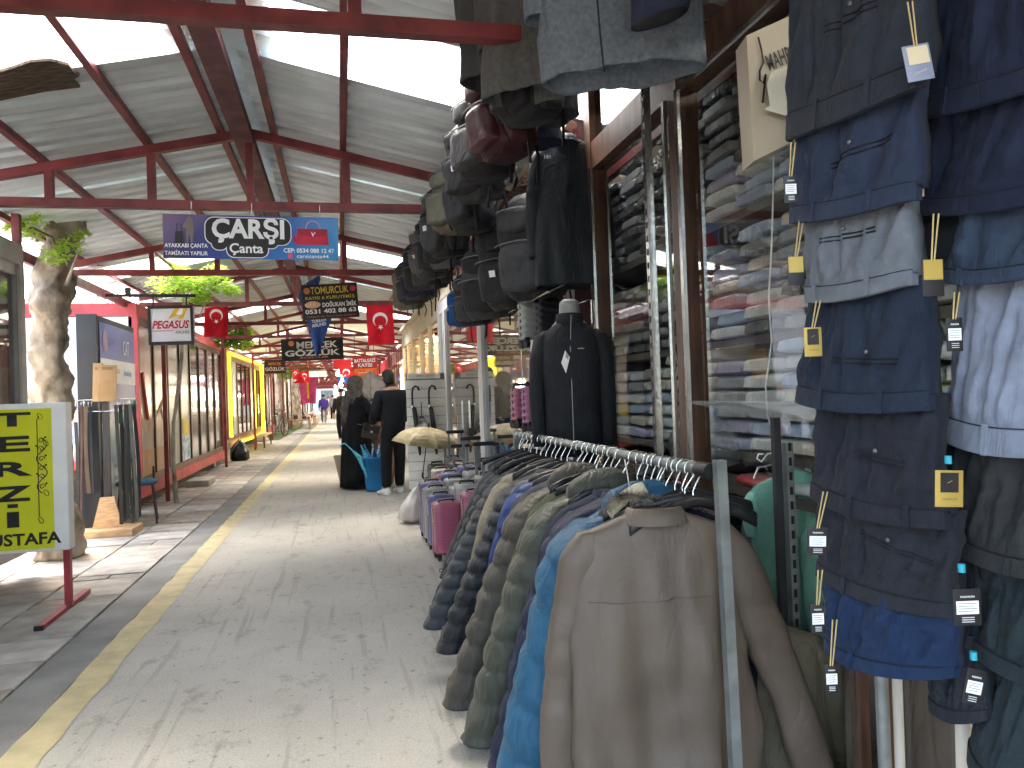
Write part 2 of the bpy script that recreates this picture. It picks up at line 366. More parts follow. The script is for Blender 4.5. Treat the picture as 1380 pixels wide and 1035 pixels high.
# longitudinal eave beams
for x in (TX0+.03, TX1-.03): MB().bar((x, RL0, 2.62), (x, RL1, 2.62), .05, .09).build('eave_beam', RED, roof)
for y in (5.7, 11.3, 16.85, 22.45, 28.05, 33.65, 39.25):
    x = -2.45 if y < 6 else -2.33
    if y < 6: MB().bar((x, 6.76, 2.62), (x, 6.76, rz(x)-.03), .055, .055, (0, 1, 0)).build('support_post', RED, roof); continue
    MB().bar((x, y, 0), (x, y, 2.668), .055, .055, (0, 1, 0)).build('support_post', RED, roof)
for y in (11.3, 16.85, 22.45, 28.05, 33.65, 39.25, 44.9, 50.5):
    MB().bar((1.42, y, 2.2), (1.42, y, 2.668), .06, .06, (0, 1, 0)).build('support_post', RED, roof)
MB().bar((1.40, 4.28, 0), (1.40, 4.28, 2.9), .07, .07, (0, 1, 0)).build('support_post', mat('dark_maroon', (.06, .02, .02), rough=.5), roof)
# a piece of torn cardboard/board lying over the left skylight
o = MB(); rn = random.Random(2)
pa, pb = at(0, 96, Z=3.03), at(104, 103, Z=3.12)
bl = [(0, 97), (18, 92), (40, 84), (68, 82), (92, 88), (100, 98), (108, 102), (98, 108), (108, 118), (60, 124), (0, 136)]
pl_n = V((-SLP, 0, 1)).normalized(); pl_p = V((RX, 0, RZ-.03)); 
pts = [onplane(u, v, pl_p+V((0, 0, 0)), V((-SLP, 0, 1))) for u, v in bl]
pts = [onplane(-60, 142, pl_p, V((-SLP, 0, 1)))]+[onplane(-60, 100, pl_p, V((-SLP, 0, 1)))]+pts
o.prism(pts, (0, 0, .015)); o = o.build('rotten_board', mat('rotten_board', (.10, .07, .045), rough=.9, var=.45, vs=14, stretch=(1, 6, 1)))
tag(o, 'torn dark brown board lying on the left skylight near the camera', 'board')

# ================================================================ LEFT KIOSKS
CRED = mat('container_red', (.42, .05, .055), rough=.5, var=.14, vs=3)
POSTER = [mat('poster_sand', (.27, .19, .12), rough=.35, col2=(.38, .30, .23), vs=2, detail=7, bump=0, coat=.4),
          mat('poster_leaf', (.33, .35, .30), rough=.35, col2=(.22, .27, .26), vs=2.5, detail=5, bump=0, coat=.4),
          mat('poster_grey', (.33, .33, .33), rough=.3, col2=(.16, .15, .14), vs=3, detail=6, bump=0, coat=.6)]
def kiosk(y0, y1, label, x=-2.46, ztop=2.62, n=8, wallm=WHITE, railm=CRED, framem=None, panes=None, depth=2.4, zb=.16):
    t = thing('kiosk', label, 'kiosk', (x, y0, 0), group=None); fm = framem or BROWN
    MB().box((x-depth, y0, zb+.16), (x-.06, y0+.05, ztop-.17)).build('end_wall', wallm, t, True)
    MB().box((x-depth, y1-.05, zb+.16), (x-.06, y1, ztop-.17)).build('end_wall', wallm, t, True)
    MB().box((x-depth, y0, zb+.16), (x-depth+.05, y1, ztop-.1)).build('back_wall', wallm, t, True)
    MB().box((x-depth, y0, ztop-.16), (x, y0+.1, ztop)).build('roof_rail', railm, t, True)
    MB().box((x-.1, y0+.1, ztop-.16), (x, y1, ztop)).build('roof_rail', railm, t, True)
    MB().box((x-depth, y0+.1, ztop-.05), (x-.1, y1, ztop-.02)).build('roof', wallm, t, True)
    MB().box((x-.1, y0+.06, zb), (x, y1, zb+.16)).build('base_rail', railm, t, True)
    MB().box((x-depth, y0, zb), (x, y0+.06, zb+.16)).build('base_rail', railm, t, True)
    for yy in (y0, y1-.09): MB().box((x-.1, yy, zb+.16), (x+.003, yy+.09, ztop-.16)).build('corner_post', railm, t, True)
    MB().box((x-depth+.1, y0+.1, zb+.03), (x-.12, y1-.1, zb+.12)).build('kiosk_floor', CONC, t, True)
    for yy in (y0+.3, y1-.5): MB().box((x-.5, yy, 0), (x-.15, yy+.25, zb)).build('footing', CONC, t, True)
    ya, yb = y0+.09, y1-.09; w = (yb-ya)/n; z0, z1 = zb+.16, ztop-.16
    MB().box((x-.075, ya, z0), (x-.02, yb, z0+.09)).build('sill', fm, t, True)
    MB().box((x-.075, ya, z1-.09), (x-.02, yb, z1)).build('head_frame', fm, t, True)
    for k in range(n+1):
        yy = ya+k*w; MB().box((x-.075, max(ya, yy-.03), z0+.09), (x-.018, min(yb, yy+.03), z1-.09)).build('mullion', fm, t, True)
    for k in range(n):
        pm = panes[k % len(panes)] if panes else GLASSR
        MB().box((x-.05, ya+k*w+.03, z0+.09), (x-.042, ya+(k+1)*w-.03, z1-.09)).build('pane', pm, t, True)
    return t, ya, w, z0, z1
GREYPOST = mat('pane_film_grey', (.22, .22, .22), rough=.12, col2=(.1, .1, .1), vs=2, bump=0, coat=.8, spec=.8)
k1, ya, w, z0, z1 = kiosk(10.45, 17.6, 'red framed container kiosk with sandy drink posters filling its windows', n=8,
       panes=[POSTER[0], POSTER[0], POSTER[1], POSTER[1], GREYPOST, GREYPOST, GREYPOST, GREYPOST])
xp = -2.46-.036
# printed cup with a straw, across the first two panes
PK = mat('print_tan', (.42, .3, .22), bump=0); PKR = mat('print_red', (.5, .07, .05), bump=0)
mb = MB(); mb.add([(xp, ya+.55+.34*cos(a), 1.12+.17*sin(a)) for a in [i*pi/10 for i in range(-10, 1)]]+[(xp, ya+.9, 1.16), (xp, ya+.2, 1.16)], [tuple(range(13))]); mb.build('cup_print', PK, k1, True)
MB().bar((xp+.002, ya+.45, 1.15), (xp+.002, ya+.2, 1.75), .05, .05).build('straw_print', PKR, k1, True)
mb = MB(); mb.bar((xp+.001, ya+w+.12, 1.18), (xp+.001, ya+w+.62, 1.42), .01, .05); mb.bar((xp+.001, ya+w+.4, 1.3), (xp+.001, ya+w+.55, 1.12), .01, .04); mb.build('leaf_print', PK, k1, True)
OR = mat('print_orange', (.5, .24, .08), col2=(.42, .3, .22), vs=5, bump=0)
for k in range(2): MB().box((xp-.006, ya+k*w+.03, z0+.09), (xp-.001, ya+(k+1)*w-.03, z0+.42)).build('sand_print', OR, k1, True)
TXG = mat('print_green', (.14, .22, .18), bump=0)
for k in range(7): text(random.Random(k).choice(['çay · kahve', 'soğuk içecek', 'taze sıkım', 'ayran']), w*.6, .05, (xp, ya+2.5*w, 2.02-k*.19), TXG, k1, face='+X')
for c in k1.children:
    if c.name.startswith('lettering'): c.matrix_basis = wmat(k1).inverted()
MB().box((xp-.004, ya+3*w+.1, z0+.1), (xp+.0, ya+4*w-.12, z0+.55)).build('blue_print', mat('print_blue', (.1, .25, .42), col2=(.6, .65, .68), vs=9, bump=0), k1, True)
MB().box((xp-.002, ya+3*w+.2, z0+.5), (xp+.003, ya+4*w-.2, z0+.78)).build('yellow_print', mat('print_yellow', (.6, .45, .05), bump=0), k1, True)
for k in (4, 5, 6, 7): MB().box((xp+.02, ya+k*w-.05 if k > 4 else ya+4*w+.05, 1.25), (xp+.035, ya+k*w-.03 if k > 4 else ya+4*w+.07, 1.4)).build('door_handle', CHROME, k1, True)
# white curtain like cover at the container's end
mb = MB(); N = 26; pts = []
for j in range(12):
    z = 2.40-j*(2.40-.42)/11
    for i in range(N):
        x = -3.42+i*(3.42-2.66)/(N-1); pts.append((x, 10.36-.03-.025*sin(i*1.1+fbm((x, 0, z), (3, 1, 1))*3)-.03*fbm((x, 2, z), (4, 1, 2)), z))
mb.add(pts, [(j*N+i, j*N+i+1, (j+1)*N+i+1, (j+1)*N+i) for j in range(11) for i in range(N-1)], True)
o = mb.build('white_curtain', cloth('white_sheet', (.72, .75, .77)), None); tag(o, 'white cloth sheet hanging over the end wall of the red container', 'curtain')

# yellow lit kiosk
k2, ya2, w2, *_ = kiosk(18.7, 26.6, 'dark framed kiosk outlined by a glowing yellow light tube', x=-2.52, n=8, railm=mat('kiosk_brown', (.22, .07, .04), rough=.5), panes=[GLASSR, POSTER[1], GLASSR, GLASSR], zb=.3)
NEON = emit('yellow_neon', (1, .80, .02), .4)
mb = MB(); mb.tube([(-2.47, 18.8, .55), (-2.47, 18.8, 2.5), (-2.47, 26.45, 2.57)], .035, 6); mb.tube([(-2.46, 26.45, 2.57), (-2.46, 26.5, .36), (-2.46, 23.5, .33), (-2.46, 19.6, .37)], .035, 6)
mb.tube([(-2.45, 25.9, 2.53), (-2.45, 25.9, .4)], .03, 6)
mb.build('light_tube', NEON, k2, True)
INS = [cloth('shop_goods_pale', (.5, .42, .34), vs=7, var=.4), cloth('shop_goods_dark', (.08, .07, .08), vs=7, var=.4)]
for i in range(9):
    MB().box((-3.0, 19.2+i*.8, .5), (-2.7, 19.2+i*.8+.45, 1.2+.6*(i % 3)), .03).build('goods', INS[i % 2], k2, True)
# step / bench under the yellow kiosk and orange ground glow object
t = thing('low_bench', 'small brown bench below the yellow lit kiosk', 'bench', (-2.3, 24.2, 0))
MB().box((-2.42, 23.2, .34), (-2.14, 25.6, .38)).build('seat', WOOD, t, True)
for x in (-2.39, -2.17):
    for y in (23.3, 25.5): MB().box((x-.02, y-.02, 0), (x+.02, y+.02, .34)).build('leg', BROWN, t, True)
# further kiosks
fk = ['white walled kiosk beyond the yellow lit one, grey shutters', 'kiosk with brown end post, next after the white one', 'far kiosk with pale shutters beside the pink cloth', 'far kiosk with red rails before the end of the street', 'very far kiosk, fifth beyond the yellow lit one', 'last and smallest kiosk at the far left end']
for i, (a, b_) in enumerate(((28.5, 35), (36.5, 43), (44.5, 51), (52.5, 60), (61.5, 70), (72, 82))):
    kiosk(a, b_, fk[i], x=-2.75+.05*(i % 2), n=5, panes=[WHITE, GLASSR, POSTER[2]], railm=[CRED, BROWN, WHITE][i % 3])
# near kiosk at the left edge
kn, *_ = kiosk(1.2, 6.8, 'grey framed shop kiosk with dark glass at the left edge of the photo', x=-2.42, n=4, ztop=2.62, railm=mat('kiosk_cream', (.42, .40, .36), rough=.6), framem=mat('grey_frame', (.27, .27, .26), rough=.4, metal=.3), panes=[GLASSR], zb=.2)
mb = MB()
for i in range(40):
    y = 1.3+rnd.random()*5.2; z = .45+rnd.random()*1.7; mb.box((-3.3, y, z), (-3.0, y+.25, z+.16), .02)
mb.build('goods', INS[1], kn, True, kind='stuff')
MB().box((-3.35, 1.3, .3), (-3.31, 6.7, 2.3)).build('shelf_back', mat('shelf_back', (.16, .17, .2), rough=.5, col2=(.3, .28, .22), vs=3), kn, True)
for i, z in enumerate((1.35, 1.5)): MB().box((-2.9, 5.9, z), (-2.7, 6.5, z+.02)).build('shelf', GALV, kn, True)

# ================================================================ blue advert board + belts + chair + bucket
t = thing('advert_board', 'blue advertising board with logos and snowy mountains on a black side', 'sign board', (-2.42, 8.25, 0))
NAVY = mat('board_black', (.018, .022, .028), rough=.45); 
MB().box((-2.50, 8.75, .06), (-2.44, 10.2, 2.28)).build('casing', NAVY, t, True)
MB().box((-2.63, 8.70, .06), (-2.44, 8.748, 2.29)).build('side_panel', NAVY, t, True)
bm_ = bpy.data.materials.new('mountain_poster'); bm_.use_nodes = True; n = bm_.node_tree.nodes; l = bm_.node_tree.links
tc = n.new('ShaderNodeTexCoord'); sp = n.new('ShaderNodeSeparateXYZ'); l.new(tc.outputs['Object'], sp.inputs[0]); nz = n.new('ShaderNodeTexNoise'); nz.inputs['Scale'].default_value = 3.5; nz.inputs['Detail'].default_value = 8; l.new(tc.outputs['Object'], nz.inputs[0])
ma = n.new('ShaderNodeMath'); ma.operation = 'MULTIPLY_ADD'; ma.inputs[1].default_value = .7; l.new(nz.outputs['Fac'], ma.inputs[0]); l.new(sp.outputs['Z'], ma.inputs[2])
cr = n.new('ShaderNodeValToRGB'); mr = n.new('ShaderNodeMapRange'); mr.inputs['From Min'].default_value = .3; mr.inputs['From Max'].default_value = 2.5; l.new(ma.outputs[0], mr.inputs[0]); l.new(mr.outputs[0], cr.inputs[0])
e = cr.color_ramp.elements; e[0].position = 0; e[0].color = (.5, .5, .46, 1); e[1].position = .25; e[1].color = (.6, .62, .62, 1)
for p, c in ((.36, (.10, .2, .28, 1)), (.46, (.2, .34, .42, 1)), (.54, (.62, .68, .72, 1)), (.6, (.17, .22, .46, 1)), (1, (.13, .17, .42, 1))):
    x = e.new(p); x.color = c
l.new(cr.outputs[0], n['Principled BSDF'].inputs['Base Color']); n['Principled BSDF'].inputs['Roughness'].default_value = .4
MB().box((-2.438, 8.79, .12), (-2.432, 10.16, 2.22)).build('poster', bm_, t, True)
MB().box((-2.431, 8.79, 1.58), (-2.428, 10.16, 1.84)).build('logo_band', WINK, t, True)
lt = [('ÖZÜM', .32, .1, 9.15, 2.04, mat('logo_mauve', (.25, .16, .35), bump=0)), ('CAT', .24, .17, 9.78, 2.0, WINK), ('THY', .2, .09, 9.0, 1.71, INK), ('pegasus', .26, .07, 9.35, 1.71, mat('logo_orange', (.7, .2, .1), bump=0)), ('AnadoluJet', .34, .09, 9.82, 1.70, mat('logo_blue', (.1, .12, .5), bump=0)), ('uçak bileti', .7, .06, 9.5, .68, INK), ('tur · transfer', .7, .05, 9.5, .55, INK)]
for s, w_, h_, y, z, m_ in lt:
    o = text(s, w_, h_, (-2.427, y, z), m_, t, face='+X')
    if o: o.matrix_basis = wmat(t).inverted()
mb = MB(); mb.add([(-2.428, 8.97+.09*cos(a), 2.03+.12*sin(a)) for a in [i*pi/8 for i in range(16)]], [tuple(range(16))]); mb.build('round_logo', mat('logo_ring', (.45, .3, .35), bump=0), t, True)

def belt_stand():
    bx, by = -2.36, 8.6
    t = thing('belt_stand', 'wooden footed display stand holding hanging belts in front of the blue board', 'display stand', (bx, by, 0))
    MB().box((-2.64, 8.42, .01), (-2.08, 8.86, .085), .006).build('base', WOOD, t, True)
    MB().prism([(-2.50, 8.60, .085), (-2.22, 8.60, .085), (-2.29, 8.60, .40), (-2.42, 8.60, .40)], (0, .03, 0)).build('foot_plate', WOOD, t, True)
    MB().box((-2.39, 8.64, .085), (-2.33, 8.69, 1.40)).build('post', DARK, t, True)
    for k, z in enumerate((1.40, 1.28)):
        for s in (-1, 1):
            for q in (0, .09):
                MB().tube([(-2.36, 8.62+q, z), (-2.36+s*.28, 8.60+q, z), (-2.36+s*.29, 8.60+q, z+.03)], .004, 5).build('prong', CHROME, t, True)
belt_stand()
def box_thing(name, label, cat, a, b, m, rot=0, group=None, bev=.004):
    c = V(((a[0]+b[0])/2, (a[1]+b[1])/2, min(a[2], b[2]))); h = [(abs(a[i]-b[i]))/2 for i in range(3)]
    t = thing(name, label, cat, c, (0, 0, rot), group); return t, h
for i, (x, lab) in enumerate(((-2.405, 'thin flattened cardboard box at the top of the belt stand, left one'), (-2.32, 'brown cardboard box on the belt stand, right of the thin one'))):
    t = thing('cardboard_box', lab, 'box', (x, 8.57, 1.40), (0, .04, .12+.1*i), 'boxes on the belt stand')
    wd = .045 if i == 0 else .085
    MB().box((-wd, -.03, -.02), (wd, .03, .37-.02*i), .003).build('carton', mat('cardboard', (.46, .30, .15), rough=.8, var=.1), t)
    MB().box((-wd*.6, -.0325, .3), (wd*.6, -.031, .33)).build('print', mat('carton_print', (.3, .18, .08), bump=0), t)
BLT = [mat('belt_black', (.012, .013, .013), rough=.4), mat('belt_brown', (.07, .035, .03), rough=.45), mat('belt_taupe', (.16, .12, .09), rough=.5), mat('belt_green_grey', (.035, .042, .038), rough=.4)]
rnd = random.Random(9)
bspec = []
for k in range(5): bspec.append((-2.62+.035*k, 8.56+.02*(k % 3), [0, 1, 1, 2, 0][k], .15 if k < 2 else .45))
for k in range(8): bspec.append((-2.22+.022*k, 8.55+.03*(k % 3), [0, 3, 0, 0, 3, 0, 3, 0][k], .12+.02*(k % 4)))
blabs = ['black belt with steel buckle, outermost on the left of the stand', 'dark brown belt hanging second from the left on the stand', 'brown belt hanging third from the left on the stand', 'taupe wide belt hanging nearest the post on the left', 'black belt hanging against the post of the stand']
for k, (x, y, mi, zb) in enumerate(bspec):
    t = thing('belt', blabs[k] if k < 5 else 'black or dark grey belt in the bunch on the right side of the belt stand', 'belt', (x, y, 1.38), (0, 0, rnd.uniform(-.5, .5)), 'belts hanging on the stand' if k < 5 else 'belts bunched on the right prong')
    mb = MB(); n_ = 12; L_ = 1.38-zb; pts = []
    for j in range(n_+1):
        q = j/n_; pts.append((.012*sin(q*4+k)+(.02*q if k > 5 else 0), .01*sin(q*3+k*2), -.04-q*(L_-.04)))
    vs = []
    for p in pts: vs += [(p[0]-.017, p[1]-.002, p[2]), (p[0]+.017, p[1]-.002, p[2]), (p[0]+.017, p[1]+.002, p[2]), (p[0]-.017, p[1]+.002, p[2])]
    mb.add(vs, [(4*j+a, 4*j+(a+1) % 4, 4*j+4+(a+1) % 4, 4*j+4+a) for j in range(n_) for a in range(4)]+[(3, 2, 1, 0), (4*n_, 4*n_+1, 4*n_+2, 4*n_+3)])
    mb.build('strap', BLT[mi], t)
    MB().tube([(-.02, 0, 0), (-.02, 0, -.05), (.02, 0, -.05), (.02, 0, 0)], .004, 5, True).build('buckle', CHROME, t)
    if k > 5 and k % 3 == 0: MB().box((-.02, -.006, -.35+.02*k), (.02, -.004, -.24+.02*k)).build('tag', mat('green_tag', (.03, .14, .06)), t)
    if k == 0: MB().box((-.03, -.006, -.2), (.03, -.004, -.08)).build('tag', mat('pink_tag', (.7, .45, .4)), t)

t = thing('chair', 'blue cushioned metal chair standing behind the hanging belts', 'chair', (-2.25, 9.35, 0), (0, 0, .2))
SEATB = cloth('blue_seat', (.05, .13, .20)); LEGM = mat('chair_leg', (.05, .02, .02), rough=.4)
mb = MB(); mb.loft([((0, 0, z), (a_, 0, 0), (0, a_, 0)) for z, a_ in ((.44, .19), (.45, .21), (.475, .215), (.49, .20), (.50, .12))], 20, 3); mb.build('seat', SEATB, t)
for sx in (-1, 1):
    for sy in (-1, 1): MB().tube([(sx*.16, sy*.16, .44), (sx*.2, sy*.2, 0)], .012, 6).build('leg', LEGM, t)
for sx in (-1, 1): MB().tube([(sx*.17, .17, .44), (sx*.17, .22, .62)], .012, 6).build('back_post', LEGM, t)
MB().tube([(-.18, -.18, .25), (.18, -.18, .25)], .008, 5).build('stretcher', LEGM, t)
# lean-to stick
t = thing('umbrella', 'folded dark red umbrella leaning against the blue board', 'umbrella', (-2.33, 9.1, .5)); MB().tube([(-2.30, 9.05, .42), (-2.41, 9.4, 1.1)], [.02, .012], 8).build('canopy', LEGM, t, True); MB().tube([(-2.41, 9.4, 1.1), (-2.43, 9.45, 1.2)], .008, 6).build('handle', BLACK, t, True)

def lathe(mb, prof, n=20, c=(0, 0, 0)):
    vs = [(c[0]+r*cos(2*pi*k/n), c[1]+r*sin(2*pi*k/n), c[2]+z) for r, z in prof for k in range(n)]
    mb.add(vs, [(i*n+k, i*n+(k+1) % n, (i+1)*n+(k+1) % n, (i+1)*n+k) for i in range(len(prof)-1) for k in range(n)], True); return mb
t = thing('bucket', 'red plastic bucket on the ground beside the tree trunk', 'bucket', (-2.83, 8.85, 0))
lathe(MB(), [(0, .01), (.11, .01), (.155, .27), (.17, .27), (.17, .285), (.15, .285), (.105, .03), (0, .03)]).build('pail', mat('red_plastic', (.5, .02, .03), rough=.35), t)
MB().tube([(.17*cos(a), .02, .27+.02*sin(a)-.1*abs(sin(a))) for a in [i*pi/8 for i in range(9)]], .004, 5).build('handle', CHROME, t)
t = thing('rubbish_bin', 'black bin with white and red packaging piled on top, left of the board', 'bin', (-3.02, 9.6, 0))
MB().box((-.28, -.25, .0), (.24, .25, .62), .03).build('body', BLACK, t)
mb = MB(); mb.loft([((-.05, 0, .62+z), (a_, 0, 0), (0, a_*.8, 0)) for z, a_ in ((0, .22), (.08, .25), (.2, .2), (.3, .12))], 14, 2, disp=lambda p, q, th: .05*fbm(p, (9, 9, 9))); mb.build('packaging', mat('packaging', (.75, .7, .7), rough=.3, coat=.3), t)
MB().box((-.12, -.27, .63), (.2, -.2, .74), .02).build('red_pack', mat('red_pack', (.6, .08, .06), rough=.4), t)

# ---------------------------------------------------------------- TERZI sign
YEL = mat('sign_yellow', (.60, .62, .015), rough=.35, var=.04, bump=0, coat=.2)
t = thing('standing_sign', 'yellow TERZİ tailor sign on a red pole in the left foreground', 'sign', (-1.765, 5.5, 0), (0, 0, .0))
wS, zs0, zs1 = .70, .40, 1.355
MB().box((-wS+.0, .0, zs0), (.03, .11, zs1), .008).build('light_box', WHITE, t)
MB().box((-wS+.04, -.004, zs0+.02), (-.055, -.001, zs1-.035)).build('face', YEL, t)
cx = -.405+.0
def tz(px): return at(px[0], px[1], Y=5.5)
for s, y0p, y1p, wl, x0p, x1p in (('T', 556, 575, 0, -4, 37), ('E', 588, 609, 0, -4, 36), ('R', 622, 642, 0, -4, 39), ('Z', 655, 676, 0, -4, 38), ('İ', 683, 711, 0, 11, 25)):
    a = tz(((x0p+x1p)/2, y0p)); b = tz(((x0p+x1p)/2, y1p)); wid = (x1p-x0p)/F*5.5
    cxm = (a.x+b.x)/2+1.765
    if s == 'İ':
        MB().box((cxm-.035, -.006, b.z), (cxm+.035, -.0045, b.z+.10)).build('letter_stem', INK, t); MB().box((cxm-.03, -.006, b.z+.125), (cxm+.03, -.0045, b.z+.15)).build('letter_dot', INK, t)
    else: text(s, wid, a.z-b.z, (cxm, -.005, (a.z+b.z)/2), INK, t, bold=.035)
a = tz((72, 716)); b = tz((72, 732)); 
text('MUSTAFA', .50, .078, (tz((25, 724)).x+1.765, -.005, (a.z+b.z)/2), INK, t, bold=.03)
mb = MB(); xo = tz((52, 640)).x+1.765
mb.tube([(xo, -.006, tz((52, 696)).z), (xo, -.006, tz((52, 566)).z), (xo+.015, -.006, tz((54, 560)).z)], .003, 4)
for k in range(46):
    q = k/45*5*pi
# vine scroll
zc0, zc1 = tz((52, 590)).z, tz((52, 665)).z; pts = []
for k in range(60):
    q = k/59; pts.append((xo+.012+.03*sin(q*4*pi)+.01, -.006, zc0+(zc1-zc0)*q))
mb.tube(pts, .003, 4)
for q, s in ((.05, 1), (.2, -1), (.38, 1), (.55, 1), (.7, -1), (.88, 1)):
    z = zc0+(zc1-zc0)*q; mb.tube([(xo+.022+s*.02*cos(a)*(1-a/9), -.006, z+.02*sin(a)*(1-a/9)) for a in [i*.6 for i in range(12)]], .0028, 4)
    disc(mb, (xo+.02+s*.026, -.006, z+.02), .007, .007, 8)
for (u, v) in ((54, 561), (62, 597), (63, 664), (56, 701)):
    c = tz((u, v)); cxx = c.x+1.765; mb.tube([(cxx+.012*cos(a)*1.1-.006*sin(a), -.006, c.z+.02*sin(a)) for a in [i*2*pi/10 for i in range(10)]], .0022, 4, True)
mb.build('vine_ornament', INK, t)
MB().box((-.022, .04, .02), (.018, .08, zs0)).build('pole', mat('pole_red', (.33, .04, .05), rough=.4), t)
MB().bar((.0, -.45, .022), (-.012, .46, .022), .045, .04).build('foot', MATS['pole_red'], t)
MB().bar((.0, -.472, .022), (.0, -.448, .022), .05, .044).build('foot_cap', BLACK, t)
MB().box((-wS+.1, .04, .02), (-wS+.14, .08, zs0)).build('pole', MATS['pole_red'], t)
MB().bar((-wS+.12, -.45, .022), (-wS+.108, .46, .022), .045, .04).build('foot', MATS['pole_red'], t)
# ================================================================ TREES
BARK = mat('plane_bark', (.13, .10, .07), rough=.95, col2=(.42, .37, .30), vs=7, detail=12, bump=1.0, bs=22, stretch=(1, 1, .55))
LEAF = mat('leaf_green', (.13, .24, .03), rough=.6, col2=(.30, .44, .07), vs=3, bump=0)
for nn in (LEAF,):
    b_ = nn.node_tree.nodes['Principled BSDF']; b_.inputs['Subsurface Weight'].default_value = 0
    tr_ = nn.node_tree.nodes.new('ShaderNodeBsdfTranslucent'); tr_.inputs[0].default_value = (.6, .8, .12, 1); mx_ = nn.node_tree.nodes.new('ShaderNodeMixShader'); mx_.inputs[0].default_value = .5
    ou = [x for x in nn.node_tree.nodes if x.type == 'OUTPUT_MATERIAL'][0]; nn.node_tree.links.new(b_.outputs[0], mx_.inputs[1]); nn.node_tree.links.new(tr_.outputs[0], mx_.inputs[2]); nn.node_tree.links.new(mx_.outputs[0], ou.inputs[0])
def trunk_mb(pts, rs, knob=.05, n=30, seed=0, sc=4):
    mb = MB(); rings = []
    M_ = 18*(len(pts)-1)
    for i in range(M_+1):
        q = i/M_*(len(pts)-1); k = min(int(q), len(pts)-2); f = q-k; p = V(pts[k]).lerp(V(pts[k+1]), f); r = rs[k]+(rs[k+1]-rs[k])*f
        rings.append((p, (r, 0, 0), (0, r, 0)))
    return mb.loft(rings, n, 2, disp=lambda p, q, th: knob*(fbm(p, (sc, sc, sc), seed)+.55*fbm(p, (sc*2.5,)*3, seed+1)+.35*fbm(p, (sc*7, sc*7, sc*5), seed+2)))
def leaves(mb, c, R, num, size, rnd, flat=.6):
    for _ in range(num):
        while True:
            d = V((rnd.uniform(-1, 1), rnd.uniform(-1, 1), rnd.uniform(-1, 1)))
            if d.length < 1: break
        p = V(c)+V((d.x*R, d.y*R, d.z*R*flat)); a = V((rnd.gauss(0, 1), rnd.gauss(0, 1), rnd.gauss(0, .5))).normalized(); b_ = a.cross(V((rnd.gauss(0, .5), rnd.gauss(0, .5), 1))).normalized(); s = size*rnd.uniform(.6, 1.3)
        mb.add([p-a*s, p-b_*s*.45, p+a*s, p+b_*s*.45], [(0, 1, 2, 3)])
rnd = random.Random(21)
def tree(name, label, trunk, radii, clumps, branches, seed=0, knob=.05, leaf=.045, per=160, group=None):
    t = thing(name, label, 'tree', trunk[0], group=group)
    trunk_mb(trunk, radii, knob, seed=seed).build('trunk', BARK, t, True)
    for pts, r in branches: MB().tube(pts, [r*(1-.7*i/(len(pts)-1)) for i in range(len(pts))], 7).build('branch', BARK, t, True)
    if clumps:
        mb = MB()
        for c, R in clumps: leaves(mb, c, R, int(per*R/.3), leaf, rnd)
        mb.build('crown', LEAF, t, True, fixn=False, kind='stuff')
    return t
B1 = [at(92, 300, Y=7.4), at(100, 285, Y=7.4)]
tree('tree', 'thick knobbly pale trunk rising through the roof behind the yellow sign', [(-2.44, 7.5, 0), at(72, 650, Y=7.5), at(67, 560, Y=7.5), at(66, 480, Y=7.5), at(66, 400, Y=7.5), at(80, 340, Y=7.5), at(94, 288, Y=7.45), (-2.2, 7.4, 3.9)], [.19, .165, .15, .15, .155, .145, .15, .12],
     [(at(40, 298, Y=7.0), .16), (at(22, 306, Y=7.0), .1), (at(75, 345, Y=7.2), .14), (at(95, 330, Y=7.2), .14), (at(45, 315, Y=7.2), .1), (at(110, 315, Y=7.2), .07), ((-2.6, 7.4, 3.9), .7), ((-2.1, 7.8, 4.3), .8)],
     [([(-2.35, 7.4, 2.6), at(70, 320, Y=7.1), at(30, 300, Y=7.0)], .02), ([(-2.3, 7.4, 2.4), at(105, 340, Y=7.2)], .02)], 1, .07, .035, 170)
tree('sapling', 'thin crooked young tree stem in front of the poster kiosk', [at(237, 650, Y=11)-V((0, 0, .3)), at(233, 610, Y=11), at(234, 570, Y=11), at(241, 520, Y=11), at(245, 480, Y=11), at(246, 440, Y=11), at(248, 400, Y=11)], [.03, .028, .026, .026, .024, .022, .02],
     [(at(u, v, Y=9.85), R*1.15) for u, v, R in ((225, 385, .22), (250, 377, .2), (275, 380, .2), (300, 385, .15), (262, 395, .2), (235, 362, .16), (315, 392, .1), (290, 368, .15), (270, 402, .12))],
     [([at(248, 400, Y=11), at(265, 385, Y=10.4), at(300, 383, Y=9.9)], .01), ([at(248, 402, Y=11), at(225, 385, Y=9.9)], .01), ([at(262, 395, Y=11.2), at(275, 410, Y=11.2), at(268, 430, Y=11.2)], .012)], 2, .006, .036, 260)
tree('tree', 'stout tree trunk between the poster kiosk and the yellow lit kiosk', [(-2.75, 18.2, 0), (-2.78, 18.2, .8), (-2.83, 18.2, 1.6), (-2.85, 18.1, 2.4), (-2.7, 18, 3.4)], [.34, .24, .19, .17, .14],
     [(at(u, v, Y=17.2), R) for u, v, R in ((310, 450, .35), (325, 463, .25), (312, 430, .25), (300, 462, .22), (330, 448, .2))]+[((-3.4, 18, 4.2), 1.0)], [([(-2.8, 18.1, 2.3), at(320, 455, Y=17.3)], .03)], 3, .06, .07, 260)
tree('tree', 'broad tree trunk right after the yellow lit kiosk, bicycle behind it', [(-2.85, 27.4, 0), (-3.0, 27.4, 1.0), (-3.15, 27.4, 2.0), (-3.25, 27.4, 3.3)], [.42, .3, .24, .2], [((-3.4, 27.4, 4.4), 1.2)], [], 4, .08, .08, 120)
